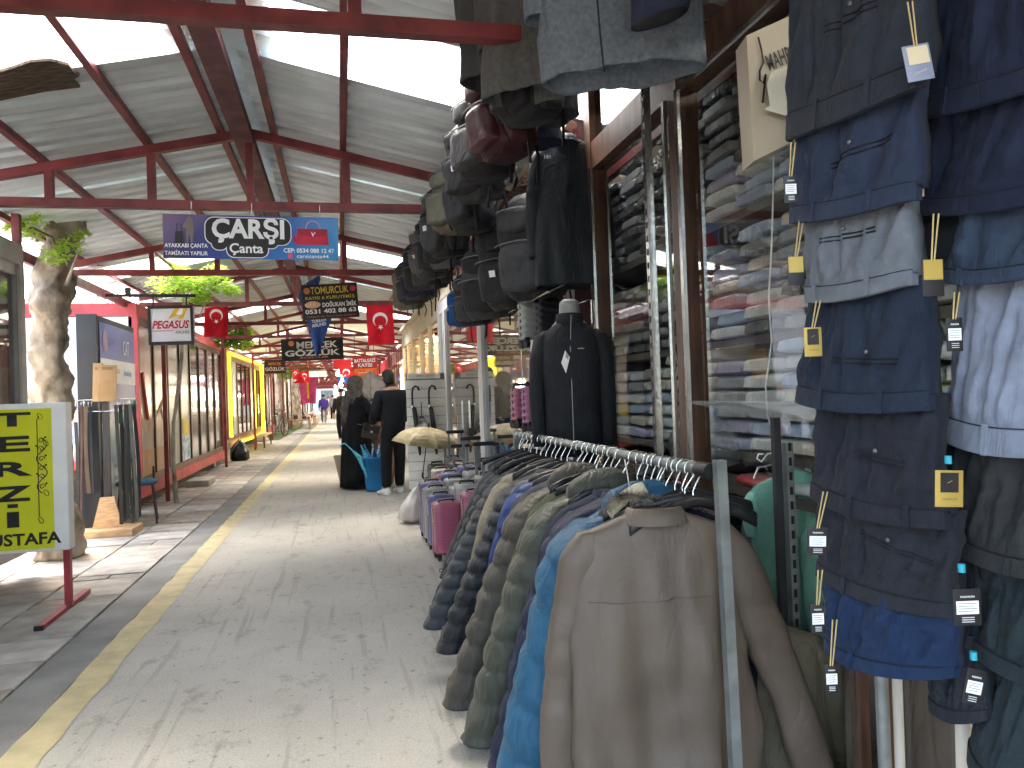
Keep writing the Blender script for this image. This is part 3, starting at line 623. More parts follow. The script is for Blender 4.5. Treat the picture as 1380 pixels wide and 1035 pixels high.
tree('tree', 'far tree trunk with bright leaves hanging beside the kiosks', [(-2.6, 35.8, 0), (-2.65, 35.8, 1.5), (-2.7, 35.8, 3.2)], [.3, .22, .18], [(at(u, v, Y=34), R) for u, v, R in ((395, 500, .5), (410, 498, .5), (425, 500, .4), (385, 505, .4))], [], 5, .06, .08, 150)
tree('tree', 'farthest tree trunk left of the walkway, beside the pink cloth', [(-2.4, 43.7, 0), (-2.45, 43.7, 1.5), (-2.5, 43.7, 3.2)], [.4, .3, .22], [((-3, 43.7, 4.2), 1.0)], [], 6, .06, .08, 100)
# bare trees and building beyond the kiosks
BT = mat('background_bark', (.14, .1, .08), rough=.9)
for i, (x, y) in enumerate(((-7, 14), (-9, 20), (-6.5, 26), (-11, 12), (-8, 34))):
    t = thing('bare_tree', ['leafless tree behind the first red kiosk, nearest the thick trunk', 'leafless tree behind the far end of the poster kiosk', 'leafless tree behind the yellow lit kiosk', 'leafless tree at the far left beyond the kiosks', 'leafless tree behind the far kiosks'][i], 'tree', (x, y, 0))
    MB().tube([(x, y, 0), (x+.1, y, 2), (x, y, 4.2)], [.2, .16, .1], 8).build('trunk', BT, t, True)
    mb = MB(); rr = random.Random(i)
    for k in range(90):
        p = V((x, y, rr.uniform(1.8, 4.2))); pts = [p]; d = V((rr.gauss(0, 1), rr.gauss(0, 1), rr.uniform(.2, 1.3))).normalized()
        for j in range(4): p = p+d*.55; d = (d+V((rr.gauss(0, .3), rr.gauss(0, .3), rr.gauss(0, .2)))).normalized(); pts.append(p)
        mb.tube(pts, [.03, .022, .015, .01, .006], 4)
    mb.build('crown', BT, t, True, fixn=False, kind='stuff')
t = thing('stone_building', 'pale pinkish building behind the kiosks on the far left', 'building', (-16, 20, 0))
MB().box((-20, 4, 0), (-14, 60, 6.5)).build('wall', mat('pink_stone', (.42, .34, .31), rough=.9, col2=(.3, .22, .2), vs=6, detail=9, bump=.5, bs=20), t, True)
for k in range(9): MB().box((-13.98, 8+k*5, 2.8), (-13.95, 9.4+k*5, 4.6)).build('window', GLASSR, t, True)
for k in range(9): MB().box((-13.94, 7.9+k*5, 2.65), (-13.85, 9.5+k*5, 2.8)).build('window_sill', WHITE, t, True)
GR = mat('grass', (.05, .1, .02), rough=.9, var=.3, vs=20)
g = MB().quad((-3.4, 27.8, .012), (-2.1, 27.8, .012), (-1.9, 43, .012), (-3.4, 43, .012)).build('grass_verge', GR); g['kind'] = 'structure'

# ================================================================ SIGNS
def board(name, label, c, w, h, m, roll=0, framem=None, d=.03, cat='sign'):
    t = thing(name, label, cat, c, (0, roll, 0)); MB().box((-w/2, 0, -h/2), (w/2, d, h/2), .002).build('board', m, t)
    if framem:
        for a, b in (((-w/2-.02, -.01, h/2-.015), (w/2+.02, d+.01, h/2+.02)), ((-w/2-.02, -.01, -h/2-.02), (w/2+.02, d+.01, -h/2+.015)), ((-w/2-.02, -.009, -h/2+.015), (-w/2+.012, d+.009, h/2-.015)), ((w/2-.012, -.009, -h/2+.015), (w/2+.02, d+.009, h/2-.015))):
            MB().box(a, b).build('frame', framem, t)
    return t
# CARSI banner
cm = bpy.data.materials.new('banner_blue'); cm.use_nodes = True; n = cm.node_tree.nodes; l = cm.node_tree.links
tc = n.new('ShaderNodeTexCoord'); sp = n.new('ShaderNodeSeparateXYZ'); l.new(tc.outputs['Object'], sp.inputs[0]); ma = n.new('ShaderNodeMath'); ma.operation = 'MULTIPLY_ADD'; ma.inputs[1].default_value = -.9; l.new(sp.outputs['Z'], ma.inputs[0]); l.new(sp.outputs['X'], ma.inputs[2])
mr = n.new('ShaderNodeMapRange'); mr.inputs['From Min'].default_value = -.75; mr.inputs['From Max'].default_value = .6; l.new(ma.outputs[0], mr.inputs[0]); cr = n.new('ShaderNodeValToRGB'); l.new(mr.outputs[0], cr.inputs[0])
e = cr.color_ramp.elements; e[0].position = 0; e[0].color = (.19, .10, .20, 1); e[1].position = .28; e[1].color = (.035, .03, .16, 1)
for p, c in ((.5, (.02, .06, .3, 1)), (.78, (.015, .16, .48, 1)), (1, (.02, .27, .58, 1))): x = e.new(p); x.color = c
l.new(cr.outputs[0], n['Principled BSDF'].inputs['Base Color']); n['Principled BSDF'].inputs['Roughness'].default_value = .35
t = board('shop_banner', 'wide blue and purple ÇARŞI Çanta banner with a red handbag, hanging from the truss', (-.558, 5.62, 2.462), 1.168, .305, cm, radians(.6), d=.006)
k_ = 1.168/235.
def bp(u, v): return ((u-337.5)*k_, (321-v)*k_)
def pill(mb, x0, x1, z0, z1, y, r):
    pts = []
    for cx_, cz_, a0 in ((x1-r, z1-r, 0), (x0+r, z1-r, pi/2), (x0+r, z0+r, pi), (x1-r, z0+r, 1.5*pi)):
        for i in range(7): pts.append((cx_+r*cos(a0+i*pi/12), cz_+r*sin(a0+i*pi/12)))
    return poly(mb, pts, y)
mb = MB(); mk = MB(); 
shapes = [(275, 389, 294, 331, 12), (283, 304, 300, 339, 9), (303, 358, 315, 349, 10), (352, 372, 305, 336, 9)]
for gi, (grow, tgt, yy) in enumerate(((1.2, mb, -.0015), (0, mk, -.003))):
    for j, (x0, x1, v0, v1, r) in enumerate(shapes):
        a = bp(x0-grow, v1+grow); b = bp(x1+grow, v0-grow); pill(tgt, a[0], b[0], a[1], b[1], yy-.0002*j, (r+grow)*k_)
mb.build('lettering_outline', WINK, t); mk.build('lettering_backing', mat('banner_black', (.025, .022, .02), bump=0), t)
c = bp(332, 311); text('ÇARŞI', 97*k_, 37*k_, (c[0], -.004, c[1]-.004), WINK, t, bold=.035)
c = bp(329, 338); text('Çanta', 45*k_, 17*k_, (c[0], -.004, c[1]), WINK, t, bold=.02)
c = bp(252, 334.5); text('AYAKKABI ÇANTA', 56*k_, 7*k_, (c[0]-.01, -.003, c[1]), WINK, t, bold=.02)
c = bp(252, 343.5); text('TAMİRATI YAPILIR', 56*k_, 7.5*k_, (c[0]-.01, -.003, c[1]), WINK, t, bold=.02)
c = bp(413, 338.5); text('CEP: 0534 088 12 47', 70*k_, 6.5*k_, (c[0]+.005, -.003, c[1]), WINK, t, bold=.03)
c = bp(418, 346.5); text('carsicanta44', 44*k_, 5.5*k_, (c[0]+.005, -.003, c[1]), WINK, t, bold=.01)
mb = MB(); c = bp(388, 346.5); pill(mb, c[0]-.016, c[0]+.016, c[1]-.016, c[1]+.016, -.003, .005); mb.build('camera_badge', mat('badge_pink', (.7, .08, .16), bump=0), t)
BAGR = mat('print_bag_red', (.5, .02, .05), bump=0, var=.2)
mb = MB(); poly(mb, [bp(u, v) for u, v in ((398, 308), (440, 308), (442, 330), (396, 330))], -.0025); poly(mb, [bp(u, v) for u, v in ((396, 316), (397, 329), (392, 326), (392, 318))], -.0025); mb.build('handbag_print', BAGR, t)
mb = MB(); poly(mb, [bp(u, v) for u, v in ((398, 307), (440, 307), (438, 316), (421, 319), (401, 316))], -.003); mb.build('handbag_flap_print', mat('print_bag_dark', (.36, .015, .04), bump=0), t)
mb = MB(); mb.tube([(bp(420-10*cos(a), 307-11*sin(a))[0], -.003, bp(420-10*cos(a), 307-11*sin(a))[1]) for a in [i*pi/10 for i in range(11)]], .004, 4); mb.build('handbag_handle_print', mat('print_bag_pink', (.6, .35, .5), bump=0), t)
mb = MB(); mb.bar((bp(418, 312)[0], -.004, bp(418, 312)[1]), (bp(420, 318)[0], -.004, bp(420, 318)[1]), .006, .006); mb.bar((bp(423, 312)[0], -.004, bp(423, 312)[1]), (bp(419, 317)[0], -.004, bp(419, 317)[1]), .005, .005); mb.build('clasp_print', WINK, t)
mb = MB(); poly(mb, [bp(u, v) for u, v in ((236, 314), (246, 314), (247, 333), (235, 333))], -.003); mb.tube([(bp(238, 314)[0], -.003, bp(238, 314)[1]), (bp(238, 304)[0], -.003, bp(238, 304)[1]), (bp(244, 304)[0], -.003, bp(244, 304)[1]), (bp(244, 314)[0], -.003, bp(244, 314)[1])], .003, 4); mb.build('suitcase_print', mat('print_dark', (.03, .025, .035), bump=0), t)
mb = MB(); poly(mb, [bp(u, v) for u, v in ((251, 297), (255, 292), (259, 298), (260, 312), (258, 330), (256, 330), (254, 316), (252, 330), (250, 330), (250, 310), (245, 307))], -.003); mb.build('traveller_print', mat('print_taupe', (.22, .17, .16), bump=0), t)
for u in (257, 337, 430): MB().tube([(bp(u, 0)[0], .003, .15), (bp(u, 0)[0], .003, .24)], .003, 5).build('hanging_wire', CHROME, t)
# PEGASUS
t = board('airline_sign', 'white PEGASUS AIRLINES sign in a black frame, hanging from an arm over the kiosk', (-1.872, 9.5, 2.243), .45, .41, mat('sign_white', (.72, .72, .74), rough=.3, var=.03, bump=0), radians(-.5), BLACK, d=.08)
PR = mat('sign_red', (.55, .01, .02), bump=0); PY = mat('sign_amber', (.75, .45, .02), bump=0)
text('PEGASUS', .40, .095, (0, -.002, .005), PR, t, bold=.03, shear=.25); text('AIRLINES', .15, .035, (.12, -.002, -.085), INK, t, bold=.005)
MB().box((-.2, -.004, -.07), (.03, -.002, -.063)).build('underline', PR, t)
poly(MB(), [(-.03, .07), (.05, .19), (.19, .19), (.13, .07), (.08, .07), (.09, .11), (.03, .09)], -.003).build('tail_print', PY, t)
poly(MB(), [(.06, .12), (.10, .19), (.14, .19), (.13, .13), (.10, .11)], -.0045).build('tail_wing_print', WINK, t)
MB().bar((-2.66, 9.54, 2.595), (-1.60, 9.54, 2.585), .02, .035).build('arm', BLACK, t, True)
for x in (-.19, .17): MB().box((x-.008, .03, .22), (x+.008, .045, .345)).build('hanger_strap', BLACK, t)
MB().bar((-2.33, 9.54, 2.61), (-2.33, 9.54, 2.68), .05, .05, (0, 1, 0)).build('bracket', BLACK, t, True)
# TOMURCUK
t = board('hanging_sign', 'black tilted TOMURCUK KAYISI & KURUYEMİŞ sign with yellow letters and phone number', (-.065, 8.72, 2.405), .60, .385, mat('sign_black', (.018, .018, .02), rough=.4, bump=0), radians(-3.2), d=.02)
GO = mat('sign_gold', (.75, .6, .06), bump=0)
text('TOMURCUK', .41, .08, (0, -.002, .125), GO, t, bold=.01); text('KAYISI & KURUYEMİŞ', .53, .055, (0, -.002, .045), GO, t, bold=.005)
text('DOĞUKAN İMİK', .37, .065, (.095, -.002, -.03), WINK, t, bold=.03); text('0531 402 88 63', .55, .05, (-.005, -.002, -.105), WINK, t, bold=.03); text('Türkiyenin Her Yerine Kargo Gönderilir', .54, .022, (0, -.002, -.165), mat('sign_orange', (.6, .2, .08), bump=0), t)
disc(MB(), (-.245, -.002, .125), .035, .035).build('round_emblem', mat('emblem_orange', (.6, .2, .05), bump=0), t); disc(MB(), (.25, -.002, .13), .033, .033).build('round_emblem', mat('emblem_red', (.6, .03, .06), bump=0), t)
disc(MB(), (-.195, -.002, -.03), .085, .04).build('fruit_print', mat('fruit_print', (.7, .3, .08), col2=(.75, .65, .5), vs=22, bump=0), t)
for x in (-.25, 0.0): MB().tube([(x, .01, .19), (x, .01, .30)], .003, 5).build('hanging_wire', CHROME, t)
# MERCEK GOZLUK
t = board('hanging_sign', 'large black MERCEK GÖZLÜK optician sign hanging behind the blue pennant', (-.44, 14.0, 2.225), 1.02, .35, MATS['sign_black'], radians(-1.0), DARK, d=.04)
text('MERCEK', .70, .12, (.08, -.002, .08), WINK, t, bold=.03); text('GÖZLÜK', .94, .13, (0, -.002, -.05), WINK, t, bold=.035); text('AKBEZLER', .5, .03, (.02, -.002, -.145), mat('letter_orange', (.8, .3, .1), bump=0), t, bold=.02)
disc(MB(), (-.36, -.002, .115), .05, .05).build('round_logo', MATS['letter_orange'], t)
for x in (-.4, .4): MB().tube([(x, .02, .17), (x, .02, .46)], .006, 5).build('hanging_wire', DARK, t)
t = board('hanging_sign', 'small brown MERCEK GÖZLÜK sign above the left side beyond the yellow kiosk', (-1.52, 19.62, 2.19), .50, .34, mat('sign_brown', (.06, .025, .02), rough=.4, bump=0), 0, d=.03)
text('MERCEK', .3, .07, (0, -.002, .07), MATS['letter_orange'], t, bold=.02); text('GÖZLÜK', .46, .1, (0, -.002, -.05), WINK, t, bold=.02)
for x in (-.2, .2): MB().tube([(x, .02, .17), (x, .02, .49)], .006, 5).build('hanging_wire', DARK, t)
# BATTALGAZI
t = board('hanging_sign', 'red BATTALGAZİ KAYISI apricot sign hanging over the man', (.555, 16.8, 2.005), .52, .47, mat('sign_red_board', (.42, .02, .02), rough=.4, bump=0), radians(-1), d=.03)
text('BATTALGAZİ', .44, .1, (0, -.002, .15), WINK, t, bold=.03); text('KAYISI', .3, .08, (0, -.002, .04), WINK, t, bold=.03)
MB().box((-.24, -.003, -.22), (.24, -.001, -.03)).build('apricot_print', mat('apricot_print', (.75, .25, .02), col2=(.7, .05, .02), vs=18, bump=0), t); text('kayısı çeşitleri', .3, .04, (0, -.005, -.12), WINK, t)
for x in (-.2, .2): MB().tube([(x, .02, .23), (x, .02, .68)], .006, 5).build('hanging_wire', DARK, t)
# farther small signs
for i, (x, y, z, w_, h_, m_) in enumerate(((.1, 22.5, 2.35, .5, .25, PR), (.6, 28, 2.3, .8, .3, PR), (-.9, 33, 2.45, .8, .25, WHITE), (.3, 39, 2.3, .7, .3, mat('sign_blue_far', (.05, .1, .35), bump=0)))):
    board('hanging_sign', ['small red sign hanging just beyond the red apricot sign', 'red sign far down the walkway on the right', 'white sign far down the walkway near the middle left', 'blue sign far down the walkway near the middle'][i], (x, y, z), w_, h_, m_, d=.03)

# ---------------------------------------------------------------- flags
FLAGR = cloth('flag_red', (.62, .006, .02), rough=.6)
_b = FLAGR.node_tree.nodes['Principled BSDF']
def wavy(w, h, nx, nz_, amp, seed, taper=None):
    def f(x, z):    # local x in [-w/2,w/2], z in [0,-h]
        s = (taper(z) if taper else 1); return V((x*s, amp*(sin(x*9/w+seed)+.6*sin(-z*6/h+x*5/w+seed*2))*(.25-z/h), z+.02*h*sin(x*4/w+seed)*(-z/h)))
    return f
def cloth_sheet(w, h, f, nx=20, nz_=20):
    mb = MB(); mb.add([f((i/nx-.5)*w, -j/nz_*h) for j in range(nz_+1) for i in range(nx+1)], [(j*(nx+1)+i, j*(nx+1)+i+1, (j+1)*(nx+1)+i+1, (j+1)*(nx+1)+i) for j in range(nz_) for i in range(nx)], True); return mb
def turkish_flag(label, c, w, h, roll=0, rotz=0, seed=0):
    t = thing('flag', label, 'flag', c, (0, roll, rotz), group='red flags with white crescent'); f = wavy(w, h, 1, 1, .02, seed)
    cloth_sheet(w, h, f).build('cloth', FLAGR, t, fixn=False)
    # vertical flag: crescent opening down, star below
    R = w*.28; c0 = (0, -h*.40); mb = MB(); N = 28; o_, i_ = [], []
    d_ = R*.25; r2 = R*.8
    def pt(a, b): q = f(a, b); return q-V((0, .006, 0))
    # crescent as strips between outer circle and inner circle (offset downwards)
    A = math.acos((R*R+d_*d_-r2*r2)/(2*R*d_)); B_ = math.acos((d_*d_+r2*r2-R*R)/(2*r2*d_))
    for k in range(N+1):
        a = -pi/2+A+(2*pi-2*A)*k/N; b_ = -pi/2+(pi-B_)+(2*pi-2*(pi-B_))*k/N
        o_.append(pt(c0[0]+R*cos(a), c0[1]+R*sin(a))); i_.append(pt(c0[0]+r2*cos(b_), c0[1]-d_+r2*sin(b_)))
    mb.add(o_+i_, [(k, k+1, N+2+k, N+1+k) for k in range(N)]); mb.build('crescent', WINK, t, fixn=False)
    sc_ = (0, c0[1]-R*1.02); rs = R*.42; vs = [pt(sc_[0], sc_[1])]
    for k in range(10):
        rr = rs if k % 2 == 0 else rs*.4; a = -pi/2+k*pi/5; vs.append(pt(sc_[0]+rr*cos(a), sc_[1]+rr*sin(a)))
    MB().add(vs, [(0, k+1, (k+1) % 10+1) for k in range(10)]).build('star', WINK, t, fixn=False)
    MB().tube([(-w/2, 0, .005), (w/2, 0, .005)], .006, 5).build('cord', DARK, t)
    return t
a = at(511, 409, Y=11.28); turkish_flag('red flag with white crescent and star hanging right of the black signs', a, .385, .60, radians(-1.5), seed=1)
a = at(292, 405, Y=13.95); turkish_flag('red crescent flag half hidden by leaves beside the poster kiosk', a, .38, .64, radians(3), seed=2.2)
a = at(410, 500, Y=30); turkish_flag('small far red flag hanging by the pink cloth', a, .34, .46, seed=.4)
a = at(398, 497, Y=27); turkish_flag('tiny dark red flag left of the pink cloth, far away', a, .18, .36, seed=.4)
a = at(468, 498, Y=22); turkish_flag('small red flag beside the apricot sign', a, .35, .2, radians(20), seed=.9)
# reflected red balloon / flag in far glass left as reflection
# pennants
PBL = cloth('pennant_blue', (.03, .07, .24), rough=.6)
t = thing('pennant', 'blue TURKISH AIRLINES pennant with its tip over the optician sign', 'pennant', at(430, 418, Y=9.6), (0, radians(4), .1))
f = wavy(.36, .56, 1, 1, .02, .5, taper=lambda z: max(.02, 1+z/.60)); cloth_sheet(.36, .56, f, 12, 16).build('cloth', PBL, t, fixn=False)
text('TURKISH', .17, .04, (.0, -.03, -.13), WINK, t, bold=.02, tilt=.25); text('AIRLINES', .17, .04, (.005, -.03, -.18), WINK, t, bold=.02, tilt=.25)
a = at(410, 405, Y=9.0); t = thing('pennant', 'dark blue pennant corner sticking out behind the tilted black sign', 'pennant', a, (0, radians(-4), 0))
q = [at(u, v, Y=9.0)-a for u, v in ((433, 372), (408, 385), (403, 398), (412, 470-40), (434, 378))]
MB().prism(q, (0, .004, 0)).build('cloth', PBL, t)
t = thing('hanging_cloth', 'pink and yellow cloths hanging far down on the left', 'cloth', (-1.35, 35, 2.95)); 
f = wavy(.85, 1.75, 1, 1, .05, 1.2, taper=lambda z: 1+.15*z); cloth_sheet(.85, 1.75, f).build('pink_cloth', cloth('pink', (.6, .08, .22)), t, fixn=False)
MB().box((-.05, -.09, -1.5), (.04, -.07, -.5)).build('yellow_band', cloth('golden', (.7, .4, .02)), t)
t = thing('red_lantern', 'red bell shaped ornament hanging near the far left flags', 'ornament', at(405, 508, Y=24)); lathe(MB(), [(0, .12), (.05, .11), (.07, 0), (.14, -.12), (.24, -.17), (.1, -.19), (0, -.19)]).build('body', FLAGR, t); MB().tube([(0, 0, .12), (0, 0, .5)], .006, 4).build('cord', DARK, t)

# lit bulbs
for i, (u, v, y) in enumerate(((456, 501, 24), (459, 503, 30), (459, 517, 27), (460, 523, 33), (461, 511, 38), (463, 530, 42), (452, 520, 50), (467, 527, 46))):
    t = thing('light_bulb', 'bare lit bulb hanging under the far trusses, string number from the camera unclear', 'lamp', at(u, v, Y=y), group='lit bulbs hanging far down the walkway')
    t['label'] = 'bare lit bulb among those hanging far down the walkway above the woman'
    lathe(MB(), [(0, .07), (.02, .06), (.035, 0), (.075, -.05), (.05, -.11), (0, -.13)], 10).build('bulb', BULB, t); MB().tube([(0, 0, .07), (0, 0, 2.72-t.location.z)], .006, 4).build('cord', DARK, t)

# ---------------------------------------------------------------- bicycle
t = thing('bicycle', 'dark bicycle parked past the second big tree trunk', 'bicycle', (-2.35, 31.0, 0), (0, 0, radians(65)))
def wheel(x):
    w_ = MB().tube([(x+.31*cos(a), 0, .33+.31*sin(a)) for a in [i*2*pi/24 for i in range(24)]], .018, 6, True).build('wheel', BLACK, t)
    s_ = MB()
    for k in range(8): s_.tube([(x, 0, .33), (x+.3*cos(k*pi/4), 0, .33+.3*sin(k*pi/4))], .004, 4)
    s_.build('spokes', CHROME, w_)
wheel(-.5); wheel(.5)
fr = MB(); P = {'a': (-.5, 0, .33), 'b': (-.08, 0, .3), 'c': (-.2, 0, .78), 'd': (.33, 0, .82), 'e': (.5, 0, .33), 'h': (.3, 0, 1.0)}
for q in ('ab', 'ac', 'bc', 'bd', 'cd', 'de', 'dh'): fr.tube([P[q[0]], P[q[1]]], .018, 6)
fr.build('frame', DARK, t); MB().tube([(.22, -.28, 1.05), (.32, -.15, 1.02), (.3, 0, 1.0), (.32, .15, 1.02), (.22, .28, 1.05)], .013, 6).build('handlebar', DARK, t); MB().box((-.34, -.07, .84), (-.08, .07, .9), .03).build('saddle', BLACK, t); MB().tube([(-.2, 0, .78), (-.21, 0, .85)], .012, 6).build('seat_post', CHROME, t)
# clutter on the left far
t = thing('rubbish_sack', 'black sack lying against the foot of the stout tree trunk', 'sack', (-2.28, 18.6, 0)); MB().loft([((0, 0, z), (a_, 0, 0), (0, a_, 0)) for z, a_ in ((0, .15), (.05, .22), (.25, .2), (.4, .12), (.5, .03))], 14, 2, disp=lambda p, q, th: .04*fbm(p, (8, 8, 8))).build('sack', mat('black_bag', (.01, .01, .01), rough=.25), t)
for i, (y, lab) in enumerate(((13.4, 'flat concrete block lying by the base of the poster kiosk'),)):
    t = thing('concrete_block', lab, 'block', (-2.2, y, 0)); MB().box((-.22, -.35, 0), (.12, .35, .11), .01).build('block', CONC, t)
for i, (x, y) in enumerate(((-1.9, 38), (-1.7, 41), (-1.95, 46))):
    t = thing('display_table', ['low table of goods under the pink cloth', 'low wooden table just beyond the pink cloth', 'last low table before the far end on the left'][i], 'table', (x, y, 0))
    MB().box((-.5, -.6, .45), (.5, .6, .5)).build('table_top', WOOD, t)
    for sx in (-.45, .45):
        for sy in (-.5, .5): MB().box((sx-.03, sy-.03, 0), (sx+.03, sy+.03, .45)).build('leg', WOOD, t)
    for k in range(5): MB().box((-.45+.2*k, -.4, .5), (-.3+.2*k, .4, .62+.06*(k % 3)), .02).build('goods', INS[k % 2], t)

# ================================================================ PEOPLE
def skin_mesh(name, verts, edges, rad, m, parent, sub=2, root=0, disp=None, scale=None):
    me = bpy.data.meshes.new(name); me.from_pydata(verts, edges, []); o = bpy.data.objects.new(name, me); COL.objects.link(o)
    md = o.modifiers.new('s', 'SKIN'); md.use_smooth_shade = True
    for i, r in enumerate(rad):
        sv = me.skin_vertices[0].data[i]; sv.radius = r if isinstance(r, tuple) else (r, r); sv.use_root = (i == root)
    s2 = o.modifiers.new('ss', 'SUBSURF'); s2.levels = sub; s2.render_levels = sub
    dg = bpy.context.evaluated_depsgraph_get(); dg.update(); nm = bpy.data.meshes.new_from_object(o.evaluated_get(dg))
    o.modifiers.clear(); o.data = nm; nm.materials.clear(); nm.materials.append(m); nm.polygons.foreach_set('use_smooth', [True]*len(nm.polygons))
    if disp:
        for v in nm.vertices: v.co += disp(v.co)
    o.parent = parent; return o
SKIN = mat('skin', (.45, .27, .19), rough=.55, var=.06, bump=.03)
def body(parent, H, arms, legs, head_tilt=(0, 0, 0), shoulder=.19, hip=.09):
    """continuous body: local coords, feet at z 0, facing +Y"""
    s = H/1.75; v = [(0, 0, .95*s), (0, -.01, 1.12*s), (0, 0, 1.30*s), (0, .0, 1.43*s), (0, .01, 1.50*s), (head_tilt[0]*.5, .02+head_tilt[1]*.5, 1.56*s), (head_tilt[0], .035+head_tilt[1], 1.64*s), (head_tilt[0], .03+head_tilt[1], 1.70*s)]
    r = [(.12, .09), (.12, .09), (.14, .10), (.10, .08), .055, .06, (.078, .092), (.06, .075)]; r = [(a[0]*s, a[1]*s) if isinstance(a, tuple) else a*s for a in r]
    e = [(i, i+1) for i in range(7)]
    for side, (el, wr, hd) in zip((-1, 1), arms):
        k = len(v); v += [(side*shoulder*s, 0, 1.40*s), el, wr, hd, tuple(V(hd)+(V(hd)-V(wr))*.45)]; r += [.06*s, .045*s, .032*s, (.042*s, .02*s), (.03*s, .014*s)]; e += [(3, k), (k, k+1), (k+1, k+2), (k+2, k+3), (k+3, k+4)]
        for j in range(4):   # fingers
            kk = len(v); d = (V(hd)-V(wr)).normalized(); sd_ = d.cross(V((0, 0, 1))).normalized() if abs(d.z) < .9 else V((0, 1, 0))
            b0 = V(v[k+4])+sd_*(j-1.5)*.018; v += [tuple(b0+d*.03), tuple(b0+d*.055+V((0, 0, -.015)))]; r += [.009, .008]; e += [(k+4, kk), (kk, kk+1)]
        kk = len(v); v += [tuple(V(hd)+d*.02-sd_*.04*side)]; r += [.01]; e += [(k+3, kk)]
    for side, (kn, an, toe) in zip((-1, 1), legs):
        k = len(v); v += [(side*hip*s, 0, .88*s), kn, an, tuple(V(an)+V((0, -.04, -.05))), toe]; r += [.085*s, .06*s, .042*s, .035*s, (.04*s, .025*s)]; e += [(0, k), (k, k+1), (k+1, k+2), (k+2, k+3), (k+2, k+4)]
    return skin_mesh('body', v, e, r, SKIN, parent)
BLK = cloth('black_abaya', (.010, .010, .012)); BLK2 = cloth('black_jacket_cloth', (.013, .014, .017)); SCARF = cloth('grey_scarf', (.10, .09, .08), var=.25, vs=14)
# woman: at (0.24, 11.6), faces +X/+Y (towards the man), back-left to camera
wp = V((.22, 11.6, 0)); wrz = radians(-62)
t = thing('person', 'woman in a long black abaya and grey headscarf with a brown shoulder bag', 'person', wp, (0, 0, wrz)); woman = t
body(t, 1.64, [((-.27, .06, 1.08), (-.2, .26, 1.0), (-.15, .34, 1.02)), ((.27, .12, 1.08), (.16, .36, 1.02), (.10, .46, 1.03))], [((-.09, .03, .48), (-.09, -.01, .09), (-.10, .14, .03)), ((.09, .03, .48), (.09, -.01, .09), (.10, .14, .03))], shoulder=.165)
def fold(amp, f=9): return lambda p, q, th: amp*(sin(th*f+2*fbm(p, (2, 2, 1), 3))*q+.6*fbm(p, (5, 5, 2), 1))
mb = MB().loft([((0, 0, z), (a_, 0, 0), (0, b_, 0)) for z, a_, b_ in ((.03, .26, .25), (.2, .25, .235), (.5, .235, .215), (.8, .225, .195), (1.0, .215, .18), (1.2, .21, .165), (1.33, .19, .13), (1.40, .12, .09), (1.43, .07, .06))][::-1], 40, 2.3, disp=fold(.012)); mb.build('abaya', BLK, t)
skin_mesh('sleeve', [(-.16, 0, 1.34), (-.26, .05, 1.10), (-.20, .25, 1.0)], [(0, 1), (1, 2)], [.085, .085, .075], BLK, t); skin_mesh('sleeve', [(.16, 0, 1.34), (.26, .11, 1.10), (.16, .35, 1.02)], [(0, 1), (1, 2)], [.085, .085, .075], BLK, t)
mb = MB().loft([((0, y_, z), (a_, 0, 0), (0, b_, 0)) for z, y_, a_, b_ in ((1.24, -.06, .17, .10), (1.33, -.03, .18, .12), (1.40, -.01, .14, .12), (1.46, 0, .105, .115), (1.53, .012, .10, .12), (1.60, .015, .095, .11), (1.645, .012, .07, .08), (1.665, .01, .03, .035))], 26, 2, disp=fold(.012, 5)); mb.build('headscarf', SCARF, t)
mb = MB().loft([((x_, y_, z), (a_, 0, 0), (0, .03, 0)) for z, x_, y_, a_ in ((1.45, 0, -.10, .09), (1.3, 0, -.15, .11), (1.15, -.03, -.17, .10), (.98, -.05, -.16, .08), (.88, -.06, -.15, .05))], 18, 2, disp=fold(.01, 4)); mb.build('scarf_tail', SCARF, t)
for x in (-.1, .1): MB().loft([((x, y_, .035), (.045, 0, 0), (0, 0, .035)) for y_ in (-.09, -.06, 0, .08, .15, .18)], 12, 2.5).build('shoe', mat('shoe_grey', (.25, .25, .25), rough=.5), t)
bag = thing('shoulder_bag', 'brown leather shoulder bag hanging at the woman\'s hip', 'handbag', (.42, 11.33, .86), (0, radians(14), radians(18)))
BRL = mat('brown_leather', (.055, .045, .036), rough=.38, var=.2, bump=.2)
MB().box((-.12, -.035, -.13), (.12, .035, .08), .02).build('body', BRL, bag); MB().box((-.122, -.045, -.03), (.122, -.033, .085), .01).build('flap', mat('brown_leather_dark', (.03, .024, .02), rough=.35), bag); MB().box((-.02, -.05, -.04), (.02, -.044, -.01)).build('clasp', CHROME, bag)
pts = [wp+Matrix.Rotation(wrz, 3, 'Z') @ V(p) for p in ((-.17, -.04, 1.36), (-.16, -.17, 1.2), (-.02, -.205, 1.0))]+[V((.33, 11.32, .93))]
MB().tube(pts, .008, 6).build('strap', BRL, bag, True)
